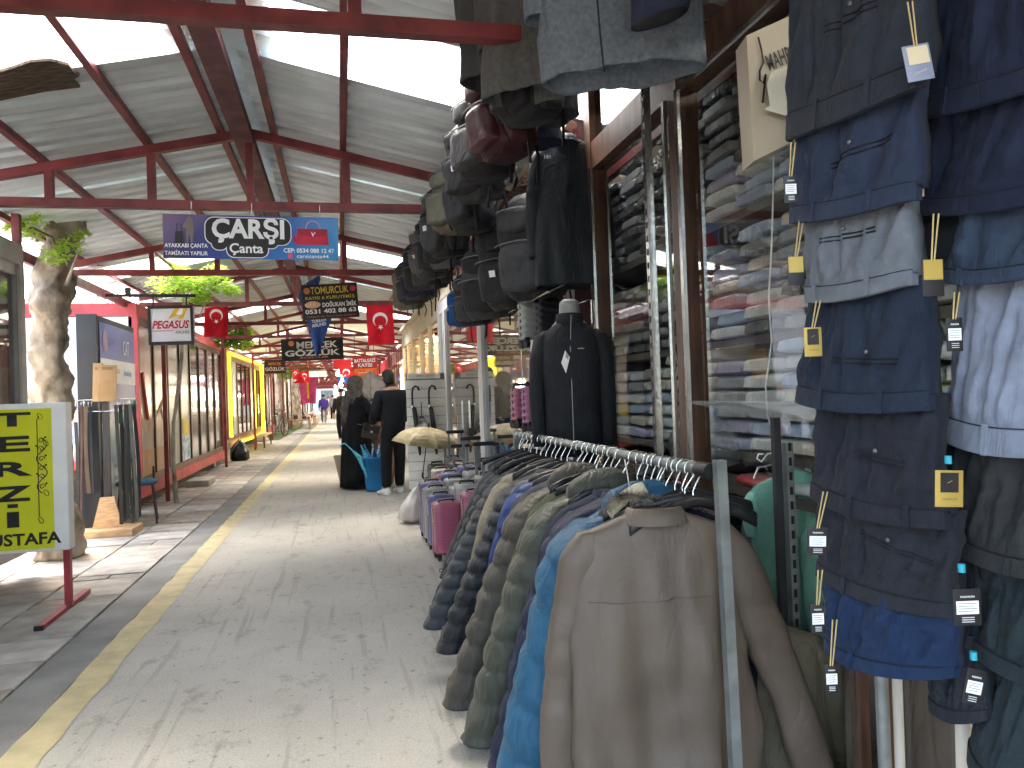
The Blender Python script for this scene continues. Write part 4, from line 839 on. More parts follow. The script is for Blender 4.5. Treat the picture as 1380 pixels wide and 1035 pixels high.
# man: back to camera
mpz = radians(18)
t = thing('person', 'man in a black jacket and trousers with white trainers, back to the camera', 'person', (.70, 10.62, 0), (0, 0, mpz))
body(t, 1.70, [((-.27, .02, 1.06), (-.22, .22, .96), (-.18, .30, .97)), ((.27, .02, 1.06), (.20, .22, .98), (.14, .3, 1.0))], [((-.10, .03, .47), (-.14, -.04, .09), (-.17, .10, .035)), ((.08, .02, .47), (.09, .06, .09), (.10, .2, .035))], head_tilt=(-.03, .04, 0))
skin_mesh('jacket', [(0, 0, .77), (0, -.005, 1.02), (0, 0, 1.24), (0, 0, 1.36), (0, .0, 1.43), (-.185, 0, 1.355), (-.265, .02, 1.08), (-.225, .20, .97), (.185, 0, 1.355), (.265, .02, 1.08), (.205, .2, .985)], [(0, 1), (1, 2), (2, 3), (3, 4), (3, 5), (5, 6), (6, 7), (3, 8), (8, 9), (9, 10)],
          [(.19, .135), (.19, .135), (.195, .135), (.13, .1), .07, .085, .072, .055, .085, .072, .055], BLK2, t, disp=lambda c: c.normalized()*.006*fbm(c, (12, 12, 8)))
skin_mesh('trousers', [(0, 0, 1.02), (0, 0, .84), (-.095, .01, .78), (-.115, .0, .46), (-.14, -.04, .08), (.085, .01, .78), (.085, .02, .46), (.09, .06, .08)], [(0, 1), (1, 2), (2, 3), (3, 4), (1, 5), (5, 6), (6, 7)], [(.155, .11), (.165, .12), .105, .082, .07, .105, .082, .07], BLK, t, disp=lambda c: V((1, 1, 0))*.006*fbm(c, (12, 12, 6)))
HAIR = mat('dark_hair', (.025, .022, .02), rough=.7, bump=.5, bs=200)
MB().loft([((-.03, y_, z), (a_, 0, 0), (0, b_, 0)) for z, y_, a_, b_ in ((1.50, .02, .05, .04), (1.53, .03, .075, .075), (1.58, .045, .084, .095), (1.64, .06, .088, .10), (1.68, .07, .07, .085), (1.705, .07, .03, .04))], 22, 2, disp=lambda p, q, th: -.004+.004*fbm(p, (30, 30, 30))).build('hair', HAIR, t)
for sx in (-1, 1): MB().loft([((-.03+sx*.082, .06, z), (.012, 0, 0), (0, .02, 0)) for z in (1.545, 1.56, 1.59, 1.605)], 8, 2).build('ear', SKIN, t)
for (x, y, r_) in ((-.15, -.02, .15), (.095, .09, -.1)): 
    o = MB().loft([((0, y_, h_*.5), (w_, 0, 0), (0, 0, h_*.5)) for y_, w_, h_ in ((-.09, .03, .08), (-.07, .042, .10), (0, .045, .10), (.08, .05, .07), (.15, .048, .055), (.185, .03, .03))], 14, 2.6).build('shoe', mat('trainer_white', (.78, .78, .76), rough=.5), t); o.location = (x, y, 0); o.rotation_euler = (0, 0, r_)
# distant pedestrians
def far_person(label, x, y, top, trs, h=1.7, rot=0):
    t = thing('person', label, 'person', (x, y, 0), (0, 0, rot), group=None)
    body(t, h, [((-.25, 0, 1.1), (-.24, .1, .88), (-.24, .13, .8)), ((.25, 0, 1.1), (.24, .1, .88), (.24, .13, .8))], [((-.1, .08, .48), (-.1, .1, .09), (-.1, .25, .04)), ((.1, -.04, .48), (.1, -.12, .09), (.1, .02, .04))])
    MB().loft([((0, 0, z), (a_, 0, 0), (0, b_, 0)) for z, a_, b_ in ((.85, .18, .13), (1.1, .19, .14), (1.3, .2, .13), (1.42, .14, .1), (1.46, .06, .05))], 16, 2.3).build('coat', top, t)
    for s in (-1, 1): MB().tube([(s*.19, 0, 1.38), (s*.25, 0, 1.1), (s*.24, .1, .9)], [.07, .065, .05], 8).build('sleeve', top, t); MB().tube([(s*.09, 0, .9), (s*.1, .02*s+.02, .48), (s*.1, -.1*s, .08)], [.1, .08, .06], 8).build('trouser_leg', trs, t); 
    MB().loft([((0, .025, z*h/1.75), (a_, 0, 0), (0, a_*1.1, 0)) for z, a_ in ((1.6, .06), (1.66, .092), (1.72, .088), (1.77, .04))], 12, 2).build('hair', HAIR, t)
far_person('distant pedestrian in a dark coat just left of the woman', .05, 26, cloth('far_dark', (.03, .03, .035)), BLK, rot=2.9)
far_person('distant pedestrian in purple blue top in mid walkway', -.95, 47, cloth('far_purple', (.12, .08, .4)), cloth('far_grey', (.2, .2, .22)), rot=3.0)
far_person('distant pedestrian in grey, farther than the purple one', -.5, 56, MATS['far_grey'], BLK, rot=.2)
far_person('smallest pedestrian at the far end of the walkway, pale top', -1.0, 70, cloth('far_white', (.6, .6, .6)), MATS['far_grey'], rot=3.2)
# ================================================================ RIGHT SIDE SHOPS
XF = 1.35
CEIL = mat('shop_ceiling', (.55, .52, .47), rough=.7, var=.06)
FLR = mat('shop_floor', (.42, .38, .33), rough=.4, var=.1)
shop = thing('clothing_shop', 'brown framed clothing shop with large glass front on the right', 'shop', (XF, 2.5, 0))
# floor, ceiling, back, partition
MB().box((XF-.0, -2.5, 0), (4.6, 5.38, .06)).build('shop_floor', FLR, shop, True)
MB().box((XF+.06, -2.5, 2.96), (4.6, 5.38, 3.02)).build('ceiling', CEIL, shop, True)
MB().box((4.6, -2.5, .0), (4.7, 5.38, 3.02)).build('back_wall', mat('shop_wall', (.5, .47, .42), rough=.8), shop, True)
MB().box((XF+.06, 5.38, .0), (4.7, 5.46, 3.02)).build('side_wall', MATS['shop_wall'], shop, True)
MB().box((XF+.06, -2.58, .0), (4.7, -2.5, 3.02)).build('side_wall', MATS['shop_wall'], shop, True)
# frame: base, jambs, head, transom
MB().box((XF-.03, -1, .0), (XF+.06, 3.9, .16)).build('base_frame', BROWN, shop, True)
MB().box((XF-.03, -1, 2.46), (XF+.06, 3.9, 2.60)).build('head_beam', BROWN, shop, True)
MB().box((XF-.035, -1, 2.90), (XF+.06, 3.9, 3.06)).build('top_beam', BROWN, shop, True)
for y, w_ in ((3.84, .08), (2.80, .08), (1.78, .07), (.8, .07)):
    MB().box((XF-.034, y-w_/2, .16), (XF+.055, y+w_/2, 2.90)).build('jamb', BROWN, shop, True)
for y in (3.78, 2.86, 2.735, 1.83, 1.73): MB().box((XF-.05, y-.012, .17), (XF-.036, y+.012, 2.455)).build('chrome_strip', CHROME, shop, True)
MB().box((XF-.05, 1.84, 2.44), (XF-.036, 2.72, 2.458)).build('chrome_strip', CHROME, shop, True)
for a, b in ((2.85, 3.80), (1.82, 2.75), (.84, 1.74)):
    MB().box((XF, a, .17), (XF+.006, b, 2.455)).build('shop_window', GLASS, shop, True)
for a, b in ((2.85, 3.80), (1.82, 2.75), (.84, 1.74)):
    MB().box((XF, a, 2.605), (XF+.006, b, 2.895)).build('transom_pane', GLASSR, shop, True)
FILL_LAMP = emit('shop_fill_lamp', (1, .96, .88), 5)  # unseen ceiling lamps added to brighten the dark shop interior
for y in (0.6, 2.0, 3.2): MB().box((2.6, y-.5, 2.90), (2.8, y+.5, 2.93), .01).build('ceiling_lamp', FILL_LAMP, shop, True)
for y in (1.3, 2.7): MB().box((1.45, y-.55, 2.93), (1.53, y+.55, 2.955), .01).build('ceiling_lamp', FILL_LAMP, shop, True)
# perforated chrome rail outside
t = thing('slotted_rail', 'tall slotted chrome upright fixed outside the shop left of the big window', 'rail', (XF-.09, 2.93, 0))
MB().box((XF-.10, 2.925, .1), (XF-.07, 2.955, 2.75)).build('upright', CHROME, t, True)
sl_ = MB().box((-.102, -.006, 0), (-.0995, .006, .025)).mesh('slot', DARK)
for k in range(45): inst('slot', sl_, t, (.09, .01, .2+k*.055))
t = thing('slotted_rail', 'slotted steel upright standing before the mint shirts', 'rail', (1.2, 1.72, 0))
UY = .42; pr = at(1068, 760, Y=1.72+UY); MB().box((pr.x-.012, 1.71+UY, .4), (pr.x+.012, 1.735+UY, 1.12)).build('upright', GALV, t, True)
sl_ = MB().box((-.005, -.0005, 0), (.005, .0005, .025)).mesh('slot', INK)
for k in range(16): inst('slot', sl_, t, (pr.x-1.2, -.011+UY, .42+k*.045))
MB().box((pr.x-.045, 1.72+UY, .45), (pr.x-.022, 1.74+UY, 1.2)).build('dark_upright', DARK, t, True)
MB().bar((pr.x-.03, 1.73+UY, .45), (pr.x-.03, 1.73+UY, 0), .03, .03, (0, 1, 0)).build('foot', DARK, t, True)
# shelf unit behind the window with packaged shirts
sh = thing('shelf_unit', 'dark shelving behind the shop window holding packaged shirts', 'shelf', (1.8, 3, 0))
SHF = mat('shelf_brown', (.10, .085, .07), rough=.5)
zs = [.50, 1.03, 1.50, 2.02, 2.86]
for z in zs[:-1]: MB().box((1.62, 1.55, z-.035), (2.1, 5.3, z)).build('shelf_board', SHF, sh, True)
MB().box((2.1, 1.55, .1), (2.13, 5.3, 2.6)).build('back_panel', SHF, sh, True)
for y in (5.3,): MB().box((1.62, y, .1), (2.1, y+.03, 2.6)).build('end_panel', SHF, sh, True)
PKC = [('white', (.72, .72, .70)), ('pale_blue', (.42, .52, .68)), ('lilac', (.45, .40, .58)), ('grey', (.30, .30, .30)), ('charcoal', (.06, .065, .07)), ('cream', (.62, .56, .46)), ('blue', (.10, .17, .42))]
pkm = {}
def pack_mesh(ci, var):
    k = (ci, var)
    if k in pkm: return pkm[k]
    nm, c = PKC[ci]
    sm = mat('wrapped_shirt_'+nm, c, rough=.5, var=.10, vs=9, coat=.9, bump=.25, bs=20)
    if not sm.get('pw'):
        sm['pw'] = 1; n = sm.node_tree.nodes; l = sm.node_tree.links; tc = n.new('ShaderNodeTexCoord'); nz = n.new('ShaderNodeTexNoise'); nz.inputs['Scale'].default_value = 24; nz.inputs['Detail'].default_value = 6; nz.inputs['Distortion'].default_value = 1.5; l.new(tc.outputs['Object'], nz.inputs[0])
        bp = n.new('ShaderNodeBump'); bp.inputs['Strength'].default_value = .8; bp.inputs['Distance'].default_value = .02; l.new(nz.outputs['Fac'], bp.inputs['Height']); l.new(bp.outputs[0], n['Principled BSDF'].inputs['Coat Normal']); n['Principled BSDF'].inputs['Coat Weight'].default_value = 1; n['Principled BSDF'].inputs['Coat Roughness'].default_value = .06; n['Principled BSDF'].inputs['Coat IOR'].default_value = 1.9
    mb = MB(); r_ = random.Random(var*7+ci)
    mb.loft([((x, 0, .03+.004*r_.uniform(-1, 1)), (0, a_, 0), (0, 0, b_), 4.5) for x, a_, b_ in ((-.17, .108, .012), (-.165, .12, .024), (-.1, .124, .03), (0, .124, .03), (.12, .12, .026), (.15, .1, .01))], 28, 4.5, disp=lambda p, q, th: .0045*fbm(p, (24, 18, 50), var))
    for s_ in (): mb.loft([((-.176, s_*.03+dx_, .052-abs(dx_)*.3), (.006, 0, 0), (0, .0, .012)) for dx_ in (-.028, -.01, .01, .028)], 6, 2)
    # puffy folded end of the plastic
    mb.add([(-.172, -.115, .012), (-.172, .115, .012), (-.172, .1, .045), (-.172, -.1, .045)], [(0, 1, 2, 3)])
    if nm in ('white', 'pale_blue', 'cream', 'lilac'): pass
    pkm[k] = mb.mesh('wrapped_shirt', sm); return pkm[k]
rnd = random.Random(4)
pl_ = {'white': 'white', 'pale_blue': 'pale blue', 'lilac': 'lilac', 'grey': 'grey', 'charcoal': 'charcoal', 'cream': 'cream', 'blue': 'mid blue'}
rows = [(2.02, 9, 'top', [4, 4, 4, 3, 1, 2, 1, 6]), (1.50, 7, 'middle', [3, 3, 4, 1, 1, 0, 3, 5]), (1.03, 7, 'lower', [0, 0, 1, 0, 3, 5, 0, 2])]
ncol = 13
for z, nr, rn_, cols in rows:
    for c in range(ncol):
        y = 1.70+c*.262; nn = nr-(1 if rnd.random() < .5 else 0)-(2 if (z > 2 and c < 2) else 0)
        for r in range(nn):
            near = c/ncol
            ci = rnd.choice(cols if c < 6 else [4, 4, 3, cols[0]]) if z > 1.2 else rnd.choice([0, 0, 0, 1, 5, 3, 2])
            if z > 2 and r > 3: ci = rnd.choice([4, 3, 4])
            if z > 2 and r < 3 and c < 6: ci = rnd.choice([1, 2, 0, 6])
            o = inst('wrapped_shirt', pack_mesh(ci, rnd.randrange(3)), None, (1.80+rnd.uniform(-.025, .02), y+rnd.uniform(-.012, .012), z+.002+r*.064), (rnd.uniform(-.03, .03), rnd.uniform(-.02, .02), rnd.uniform(-.06, .06)))
            tag(o, '%s shirt wrapped in clear plastic, stacked on the %s shelf behind glass' % (pl_[PKC[ci][0]], rn_), 'shirt', '%s wrapped shirts on the %s shelf' % (pl_[PKC[ci][0]], rn_))
# black trousers stacks on the lowest shelves + counter
for c in range(8):
    for r in range(8):
        o = MB(); pass
blkm = MB().loft([((x, 0, .022), (0, a_, 0), (0, 0, b_), 3) for x, a_, b_ in ((-.2, .11, .012), (-.19, .125, .02), (0, .128, .022), (.17, .125, .02), (.18, .1, .01))], 16, 3, disp=lambda p, q, th: .003*fbm(p, (20, 20, 40))).mesh('folded_trousers', cloth('black_trousers', (.014, .014, .016)))
for c in range(12):
    for r in range(9):
        o = inst('folded_trousers', blkm, None, (1.80+rnd.uniform(-.03, .02), 1.72+c*.275, .505+r*.045), (0, 0, rnd.uniform(-.06, .06)))
        tag(o, 'folded black trousers in the stacks on the bottom shelf behind the glass', 'trousers', 'black folded trousers on the bottom shelf')
# clear plastic heap and red pack on stacks
CLR = mat('clear_plastic', (.6, .62, .62), rough=.08, spec=.9, bump=.7, bs=14, alpha=.35, coat=1)
t = thing('plastic_wrap', 'crumpled clear plastic bag lying inside the window near the hangers', 'plastic bag', (1.55, 3.1, .95))
MB().loft([((0, 0, z), (a_, 0, 0), (0, a_*1.4, 0)) for z, a_ in ((0, .08), (.03, .13), (.1, .14), (.18, .11), (.24, .03))], 18, 2, disp=lambda p, q, th: .05*fbm(p, (11, 11, 11))).build('bag', CLR, t)
MB().box((1.42, 1.9, .9), (1.62, 3.6, .93)).build('window_shelf', SHF, shop, True)
for i, (y, c_, s_) in enumerate(((2.5, (.55, .05, .06), 'red'), (2.28, (.6, .6, .6), 'white'))):
    t = thing('garment_pack', '%s garment in clear plastic lying on the window shelf' % s_, 'garment', (1.52, y, .932)); MB().loft([((0, y_, .02), (.09, 0, 0), (0, 0, .022)) for y_ in (-.12, -.1, 0, .1, .12)], 14, 2.6, disp=lambda p, q, th: .012*fbm(p, (20, 20, 20))).build('garment', mat('pack_'+s_, c_, rough=.3, coat=1, bump=.6, bs=25), t)
# paper bag with writing
pb_ = thing('paper_bag', 'big beige paper bag with black brush lettering hanging inside the window', 'bag', at(1050, 120, Y=2.0))
a, b, c, d = [at(u, v, Y=2.05) for u, v in ((1006, 48), (1100, 5), (1100, 175), (1016, 217))]
KR = mat('kraft_beige', (.50, .43, .33), rough=.5, var=.08, vs=3, coat=.3)
MB().prism([a, b, c, d], (.02, .10, 0)).build('bag_body', KR, pb_, True)
def tin(s, u, v, w_, h_, tilt, bold=0, shear=0, y=2.05):
    c_ = at(u, v, Y=y); o = text(s, w_/F*y, h_/F*y, (c_.x, c_.y, c_.z), INK, pb_, bold=bold, tilt=tilt, shear=shear, d=.004); o.matrix_basis = wmat(pb_).inverted(); return o
tin('MAHRA', 1052, 78, 56, 24, .42, .02, .2); tin('MAN', 1060, 106, 30, 9, .45)
mb = MB(); mb.tube([at(u, v, Y=2.045) for u, v in ((1022, 50), (1026, 66), (1029, 84), (1024, 96), (1024, 108), (1029, 112), (1032, 100), (1028, 138))], .003, 5); mb.build('brush_stroke', INK, pb_, True)
t = thing('paper_sheet', 'white creased paper sheet pinned over the paper bag', 'paper', at(1052, 120, Y=2.0))
MB().prism([at(u, v, Y=2.02) for u, v in ((1063, 88), (1040, 97), (1034, 112), (1038, 142), (1030, 147), (1064, 157), (1100, 150), (1100, 80))], (0, .003, 0)).build('sheet', mat('paper', (.68, .67, .56), rough=.7, var=.06), t, True)
# white cable hanging inside
t = thing('cable', 'thin white cable dangling behind the shop window', 'cable', at(1040, 300, Y=2.3))
MB().tube([at(u, v, Y=2.35) for u, v in ((1043, 190), (1042, 260), (1040, 330), (1036, 400), (1040, 460), (1032, 520), (1034, 560), (1050, 600), (1054, 640), (1048, 700))], .003, 5).build('cable', WINK, t, True)

# ================================================================ white framed luggage shop (Y 3.98..10.2)
ls = thing('luggage_shop', 'white framed luggage shop with glass doors behind the suitcases', 'shop', (XF, 7, 0))
MB().box((XF, 5.46, 0), (4.6, 10.3, .06)).build('shop_floor', FLR, ls, True)
MB().box((XF+.05, 5.46, 2.5), (4.6, 10.3, 2.56)).build('ceiling', CEIL, ls, True)
MB().box((4.6, 5.46, 0), (4.7, 10.3, 2.56)).build('back_wall', WHITE, ls, True)
MB().box((XF-.02, 4.32, 2.40), (XF+.05, 10.3, 2.56)).build('head_beam', ALU, ls, True)
MB().box((XF-.02, 4.32, .0), (XF+.05, 10.3, .1)).build('sill', ALU, ls, True)
for y in (4.36, 5.2, 7.2, 7.32, 9.7, 9.84, 10.26): MB().box((XF-.03, y-.045, .1), (XF+.045, y+.045, 2.4)).build('mullion', ALU, ls, True)
yy = [4.36, 5.2, 7.2, 7.32, 9.7, 9.84, 10.26]
for a, b in zip(yy, yy[1:]):
    if b-a > .3: MB().box((XF, a+.046, .1), (XF+.006, b-.046, 2.4)).build('pane', GLASSR, ls, True)
MB().box((XF-.05, 8.38, .95), (XF-.03, 8.41, 1.25)).build('door_handle', CHROME, ls, True)
MB().box((XF-.03, 4.3, 2.56), (XF+.05, 10.3, 3.0)).build('fascia', CREAM, ls, True)
# scalloped rope trim along the eave, at z 2.74
sc = thing('edge_trim', 'brown ribbed metal trim running along the top of the right shops', 'trim', (XF-.05, 6, 2.74))
MB().bar((XF-.06, 3.95, 2.70), (XF-.06, 12.5, 2.70), .02, .05).build('rail', RED, sc, True)
rib = MB().box((-.03, -.014, -.035), (.03, .014, .035), .008).mesh('rib', mat('rib_bronze', (.22, .11, .07), rough=.45, var=.2))
for k in range(120): inst('rib', rib, sc, (-.03, 3.98+k*.07-6, .0), (0, .5, 0))
# warm goods inside luggage shop and suitcases behind glass
for i in range(12):
    y = 5.5+i*.4; t_ = MB().box((2.0, y, .1), (2.35, y+.28, .75+.12*(i % 3)), .04).build('stock', [mat('stock_grey', (.25, .25, .25)), mat('stock_pink', (.5, .2, .25)), mat('stock_olive', (.28, .26, .18)), mat('stock_blue', (.08, .1, .3))][i % 4], ls, True)
MB().box((2.4, 5.5, 1.2), (2.8, 10, 1.23)).build('shelf', WHITE, ls, True)
for i in range(9):
    MB().box((2.42, 5.6+i*.45, 1.23), (2.7, 5.9+i*.45, 1.55+.1*(i % 2)), .04).build('stock', [MATS['stock_grey'], MATS['stock_olive'], MATS['stock_pink']][i % 3], ls, True)

# ================================================================ dried-fruit shop, warm lit (Y 10.3..16.2)
ws = thing('dried_fruit_shop', 'warmly lit shop with cream frame and glass front behind the man', 'shop', (XF, 13, 0))
MB().box((XF-.03, 10.3, 0), (XF+.05, 16.3, 1.36)).build('lower_panel', WHITE, ws, True)
MB().box((XF-.03, 10.3, 2.36), (XF+.05, 16.3, 2.66)).build('fascia', CREAM, ws, True)
MB().bar((XF-.06, 10.4, 2.66), (XF-.06, 16.3, 2.68), .12, .05).build('cornice', CREAM, ws, True)
for y in (10.34, 11.5, 12.7, 14.2, 15.2, 16.26): MB().box((XF-.028, y-.045, 1.36), (XF+.045, y+.045, 2.36)).build('mullion', CREAM, ws, True)
for a, b in ((10.385, 11.455), (11.545, 12.655), (12.745, 14.155), (14.245, 15.155), (15.245, 16.215)): MB().box((XF, a, 1.36), (XF+.006, b, 2.36)).build('pane', GLASS, ws, True)
MB().box((2.6, 10.3, 0), (2.65, 16.3, 2.6)).build('back_wall', mat('warm_wall', (.6, .4, .2)), ws, True)
MB().box((XF+.05, 10.3, 2.5), (2.6, 16.3, 2.55)).build('ceiling', CREAM, ws, True)
MB().box((XF+.05, 10.3, 0), (2.6, 10.34, 2.5)).build('side_wall', CREAM, ws, True); MB().box((XF+.05, 16.26, 0), (2.6, 16.3, 2.5)).build('side_wall', CREAM, ws, True)
LAMP = emit('warm_lamp', (1, .8, .5), 3.5)
for y in (11.2, 12.8, 14.4, 15.6): MB().box((1.8, y, 2.46), (2.2, y+.5, 2.49)).build('ceiling_lamp', LAMP, ws, True)
for z in (1.45, 1.75, 2.05):
    MB().box((2.1, 10.4, z-.02), (2.58, 16.2, z)).build('shelf', WOOD, ws, True)
gm = [mat('jar_'+n_, c_, rough=.25, coat=.5, bump=0) for n_, c_ in (('amber', (.6, .25, .03)), ('gold', (.7, .5, .12)), ('brown', (.2, .09, .03)), ('cream', (.7, .6, .4)))]
rnd = random.Random(8); js = [MB().loft([((0, 0, z), (a_, 0, 0), (0, a_, 0)) for z, a_ in ((0, .06), (.01, .075), (.15, .075), (.17, .05), (.2, .05))], 10, 2).mesh('jar', m_) for m_ in gm]
for z in (1.45, 1.75, 2.05):
    for k in range(28): inst('jar', rnd.choice(js), ws, (2.2+.2*(k % 2)-XF, 10.5+k*.2-13, z))
# farther right shops
for i, (a, b) in enumerate(((17, 24), (25, 34), (35, 46), (47, 60), (61, 82))):
    t = thing('shop', ['shop with brown shutters just beyond the cream framed one', 'second shop beyond the cream framed one on the right', 'third right hand shop past the apricot sign', 'fourth right hand shop toward the end', 'last shop on the right at the end of the walkway'][i], 'shop', (XF, a, 0))
    xf = XF+.25; MB().box((xf, a, 0), (xf+2, b, 2.6)).build('wall', [CREAM, MATS['kiosk_brown'], WHITE, MATS['pink_stone'], CREAM][i], t, True)
    MB().box((xf-.15, a, 2.2), (xf-.003, b, 2.55)).build('fascia', [RED, PR, MATS['sign_blue_far'], CREAM, RED][i], t, True)
    n_ = 6
    for k in range(n_):
        y = a+(b-a)*(k+.12)/n_; MB().box((xf-.02, y, .5), (xf-.004, y+(b-a)/n_*.76, 2.1)).build('window', GLASSR if k % 2 else LAMP if k == 2 else INS[0], t, True)
        if i < 3: MB().box((xf-.6, y, .0), (xf-.15, y+.6, .8+.3*(k % 2)), .03).build('goods', INS[k % 2], t, True)
# vertical lattice things just beyond the cream shop
t = thing('metal_grille', 'tall dark red metal grille beside the cream framed shop', 'grille', (1.3, 16.8, 0))
for k in range(9): MB().box((1.0+.05*k, 16.6, 0), (1.015+.05*k, 16.62, 2.4)).build('bar', RED, t, True)
for z in (.3, 1.2, 2.3): MB().box((.98, 16.595, z), (1.44, 16.625, z+.03)).build('rail', RED, t, True)
# end of the street
t = thing('end_building', 'pale building closing the far end of the walkway', 'building', (0, 96, 0)); MB().box((-12, 95, 0), (12, 99, 7)).build('wall', mat('end_wall', (.5, .45, .4)), t, True)
for k in range(8): MB().box((-10+k*2.6, 94.9, 1), (-8.6+k*2.6, 94.99, 2.6)).build('window', GLASSR, t, True)

# ================================================================ umbrellas, display, bin
def umbrella(name, label, c, R, h, m, rot, n=8, group=None, scallop=.06, shaft=.75, handle=True, ribm=DARK):
    t = thing(name, label, 'umbrella', c, rot)
    for k in range(n):
        mb = MB(); vs = []; J, I = 7, 4
        for j in range(J+1):
            q = j/J; r = R*sin(q*1.25)/sin(1.25); z = h*(cos(q*1.25)-cos(1.25))/(1-cos(1.25))
            for i in range(I+1):
                s = i/I; a = 2*pi*(k+s)/n; sag = 1-(1-cos(pi/n))*sin(pi*s)*.9; rr = r*sag*(1-scallop*sin(pi*s)*q**4); vs.append((rr*cos(a), rr*sin(a), z+.03*R*sin(pi*s)*0))
        mb.add(vs, [(j*(I+1)+i, j*(I+1)+i+1, (j+1)*(I+1)+i+1, (j+1)*(I+1)+i) for j in range(J) for i in range(I)], False).build('canopy_panel', m, t, fixn=False)
        a = 2*pi*k/n; MB().tube([(R*sin(q*1.25)/sin(1.25)*cos(a), R*sin(q*1.25)/sin(1.25)*sin(a), h*(cos(q*1.25)-cos(1.25))/(1-cos(1.25))-.004) for q in (0, .25, .5, .75, 1)], .003, 4).build('rib', ribm, t)
        MB().tube([(0, 0, h-.28*R*2*.6), (R*.5*cos(a), R*.5*sin(a), h*.72)], .0025, 4).build('stretcher', ribm, t)
    MB().tube([(0, 0, h+.05), (0, 0, h-shaft)], .006, 6).build('shaft', ribm, t)
    MB().tube([(0, 0, h-.40*R), (0, 0, h-.34*R)], .02, 8).build('hub', ribm, t)
    if handle: MB().tube([(0, 0, h-shaft), (0, 0, h-shaft-.05), (.03, 0, h-shaft-.08), (.06, 0, h-shaft-.05)], .012, 8).build('handle', BLACK, t)
    return t
CAMO = cloth('camo_olive', (.20, .16, .07), vs=7, col2=(.44, .38, .23), detail=6, rough=.6)
c = at(575, 600, Y=8.5); umbrella('open_umbrella', 'open camouflage patterned umbrella resting above the back suitcases', (c.x, c.y, .80), .40, .17, CAMO, (radians(7), radians(7), .2), shaft=.5)
c = at(499, 539, Y=12.6); umbrella('open_umbrella', 'open pale grey umbrella with its ribs showing, between the woman and the man', (c.x+.02, c.y-.0, c.z), .47, .13, cloth('pale_grey_nylon', (.50, .50, .54), rough=.6), (radians(-90-4), 0, .1), shaft=.42)
# white slat display
t = thing('slatwall_display', 'white slatted display panel with two black umbrellas hooked on it', 'display stand', (1.0, 9.55, 0))
for k in range(12): MB().box((.80, 9.5, .18+k*.112), (1.28, 9.53, .18+k*.112+.106), .003).build('slat', WHITE, t, True)
MB().box((.80, 9.53, .1), (1.28, 9.55, 1.6), .0).build('back_board', mat('slat_gap', (.2, .2, .2)), t, True)
MB().box((.82, 9.49, 1.535), (1.22, 9.52, 1.6)).build('header', WHITE, t, True)
tt = text('ŞEMSİYE ÇEŞİTLERİ', .22, .03, (1.04, 9.485, 1.57), INK, t); tt.matrix_basis = wmat(t).inverted()
for i, x in enumerate((.865, 1.07)):
    u = thing('folded_umbrella', ['closed black umbrella with hooked handle, left on the white display', 'closed black umbrella with hooked handle, right on the white display'][i], 'umbrella', (x, 9.45, 1.1))
    MB().tube([(0, 0, .1), (0, 0, .26), (.01, 0, .32), (.04, 0, .345), (.075, 0, .33), (.085, 0, .29)], .013, 8).build('handle', BLACK, u); MB().tube([(0, 0, .1), (.02, 0, .07), (.06, -.02, -.3), (.07, -.02, -.5)], [.012, .028, .034, .012], 10).build('canopy', mat('umbrella_black', (.015, .015, .017), rough=.6), u); MB().tube([(-.002, 0, .08), (.003, 0, .11)], .018, 8).build('ferrule', CHROME, u)
u = thing('patterned_umbrella', 'small black and white patterned folded umbrella on the display', 'umbrella', (.97, 9.42, .95)); MB().loft([((0, 0, z), (a_, 0, 0), (0, a_*.6, 0)) for z, a_ in ((-.25, .02), (-.2, .1), (-.05, .12), (.05, .05), (.12, .01))], 14, 2, disp=lambda p, q, th: .02*sin(th*5)).build('canopy', mat('bw_pattern', (.02, .02, .02), col2=(.7, .7, .7), vs=12, detail=1), u); MB().tube([(0, 0, .1), (0, 0, .3)], .006, 6).build('shaft', DARK, u)
# blue bin of umbrellas
t = thing('blue_tub', 'tall blue plastic tub full of folded umbrellas between the woman and the man', 'tub', (.47, 11.15, 0))
BLUP = mat('blue_plastic', (.02, .20, .50), rough=.4, bump=.03)
lathe(MB(), [(0, .01), (.135, .01), (.15, .04), (.185, .46), (.20, .46), (.20, .49), (.18, .49), (.14, .05), (0, .05)], 28).build('tub', BLUP, t)
MB().tube([(-.19, 0, .45), (-.23, 0, .46), (-.23, 0, .5), (-.19, 0, .5)], .008, 6).build('handle', BLUP, t)
rnd = random.Random(6)
ucol = [(.10, .45, .6), (.03, .2, .45), (.6, .7, .75), (.05, .3, .4), (.1, .12, .3), (.3, .5, .6), (.02, .05, .2)]
for k in range(11):
    a = rnd.uniform(0, 6.28); r = rnd.uniform(.02, .12); lean = .35 if k else .9; x, y = r*cos(a), r*sin(a)
    if k == 0: x, y, a = -.1, -.08, pi
    u = thing('folded_umbrella', 'light blue umbrella with curved handle leaning out of the blue tub' if k == 0 else '%s folded umbrella standing upright in the blue tub' % ['', 'navy', 'pale grey blue', 'dark teal', 'indigo', 'sky blue', 'midnight blue', 'aqua'][k if k < 8 else k-7], 'umbrella', (.47+x, 11.15+y, .45), group=None if k == 0 else 'folded umbrellas in the blue tub')
    dx, dy = lean*.3*cos(a), lean*.3*sin(a)
    m_ = mat('umb_%d' % (k % 7), ucol[k % 7], rough=.5, var=.3, vs=30)
    MB().tube([(0, 0, -.3), (dx*.5, dy*.5, .05), (dx*.8, dy*.8, .14)], [.02, .035, .015], 8).build('canopy', m_, u); MB().tube([(dx*.8, dy*.8, .14), (dx*1.05, dy*1.05, .21)]+([(dx*1.2, dy, .25), (dx*1.35, dy, .24), (dx*1.4, dy, .2)] if k == 0 else []), .009, 6).build('handle', m_, u)
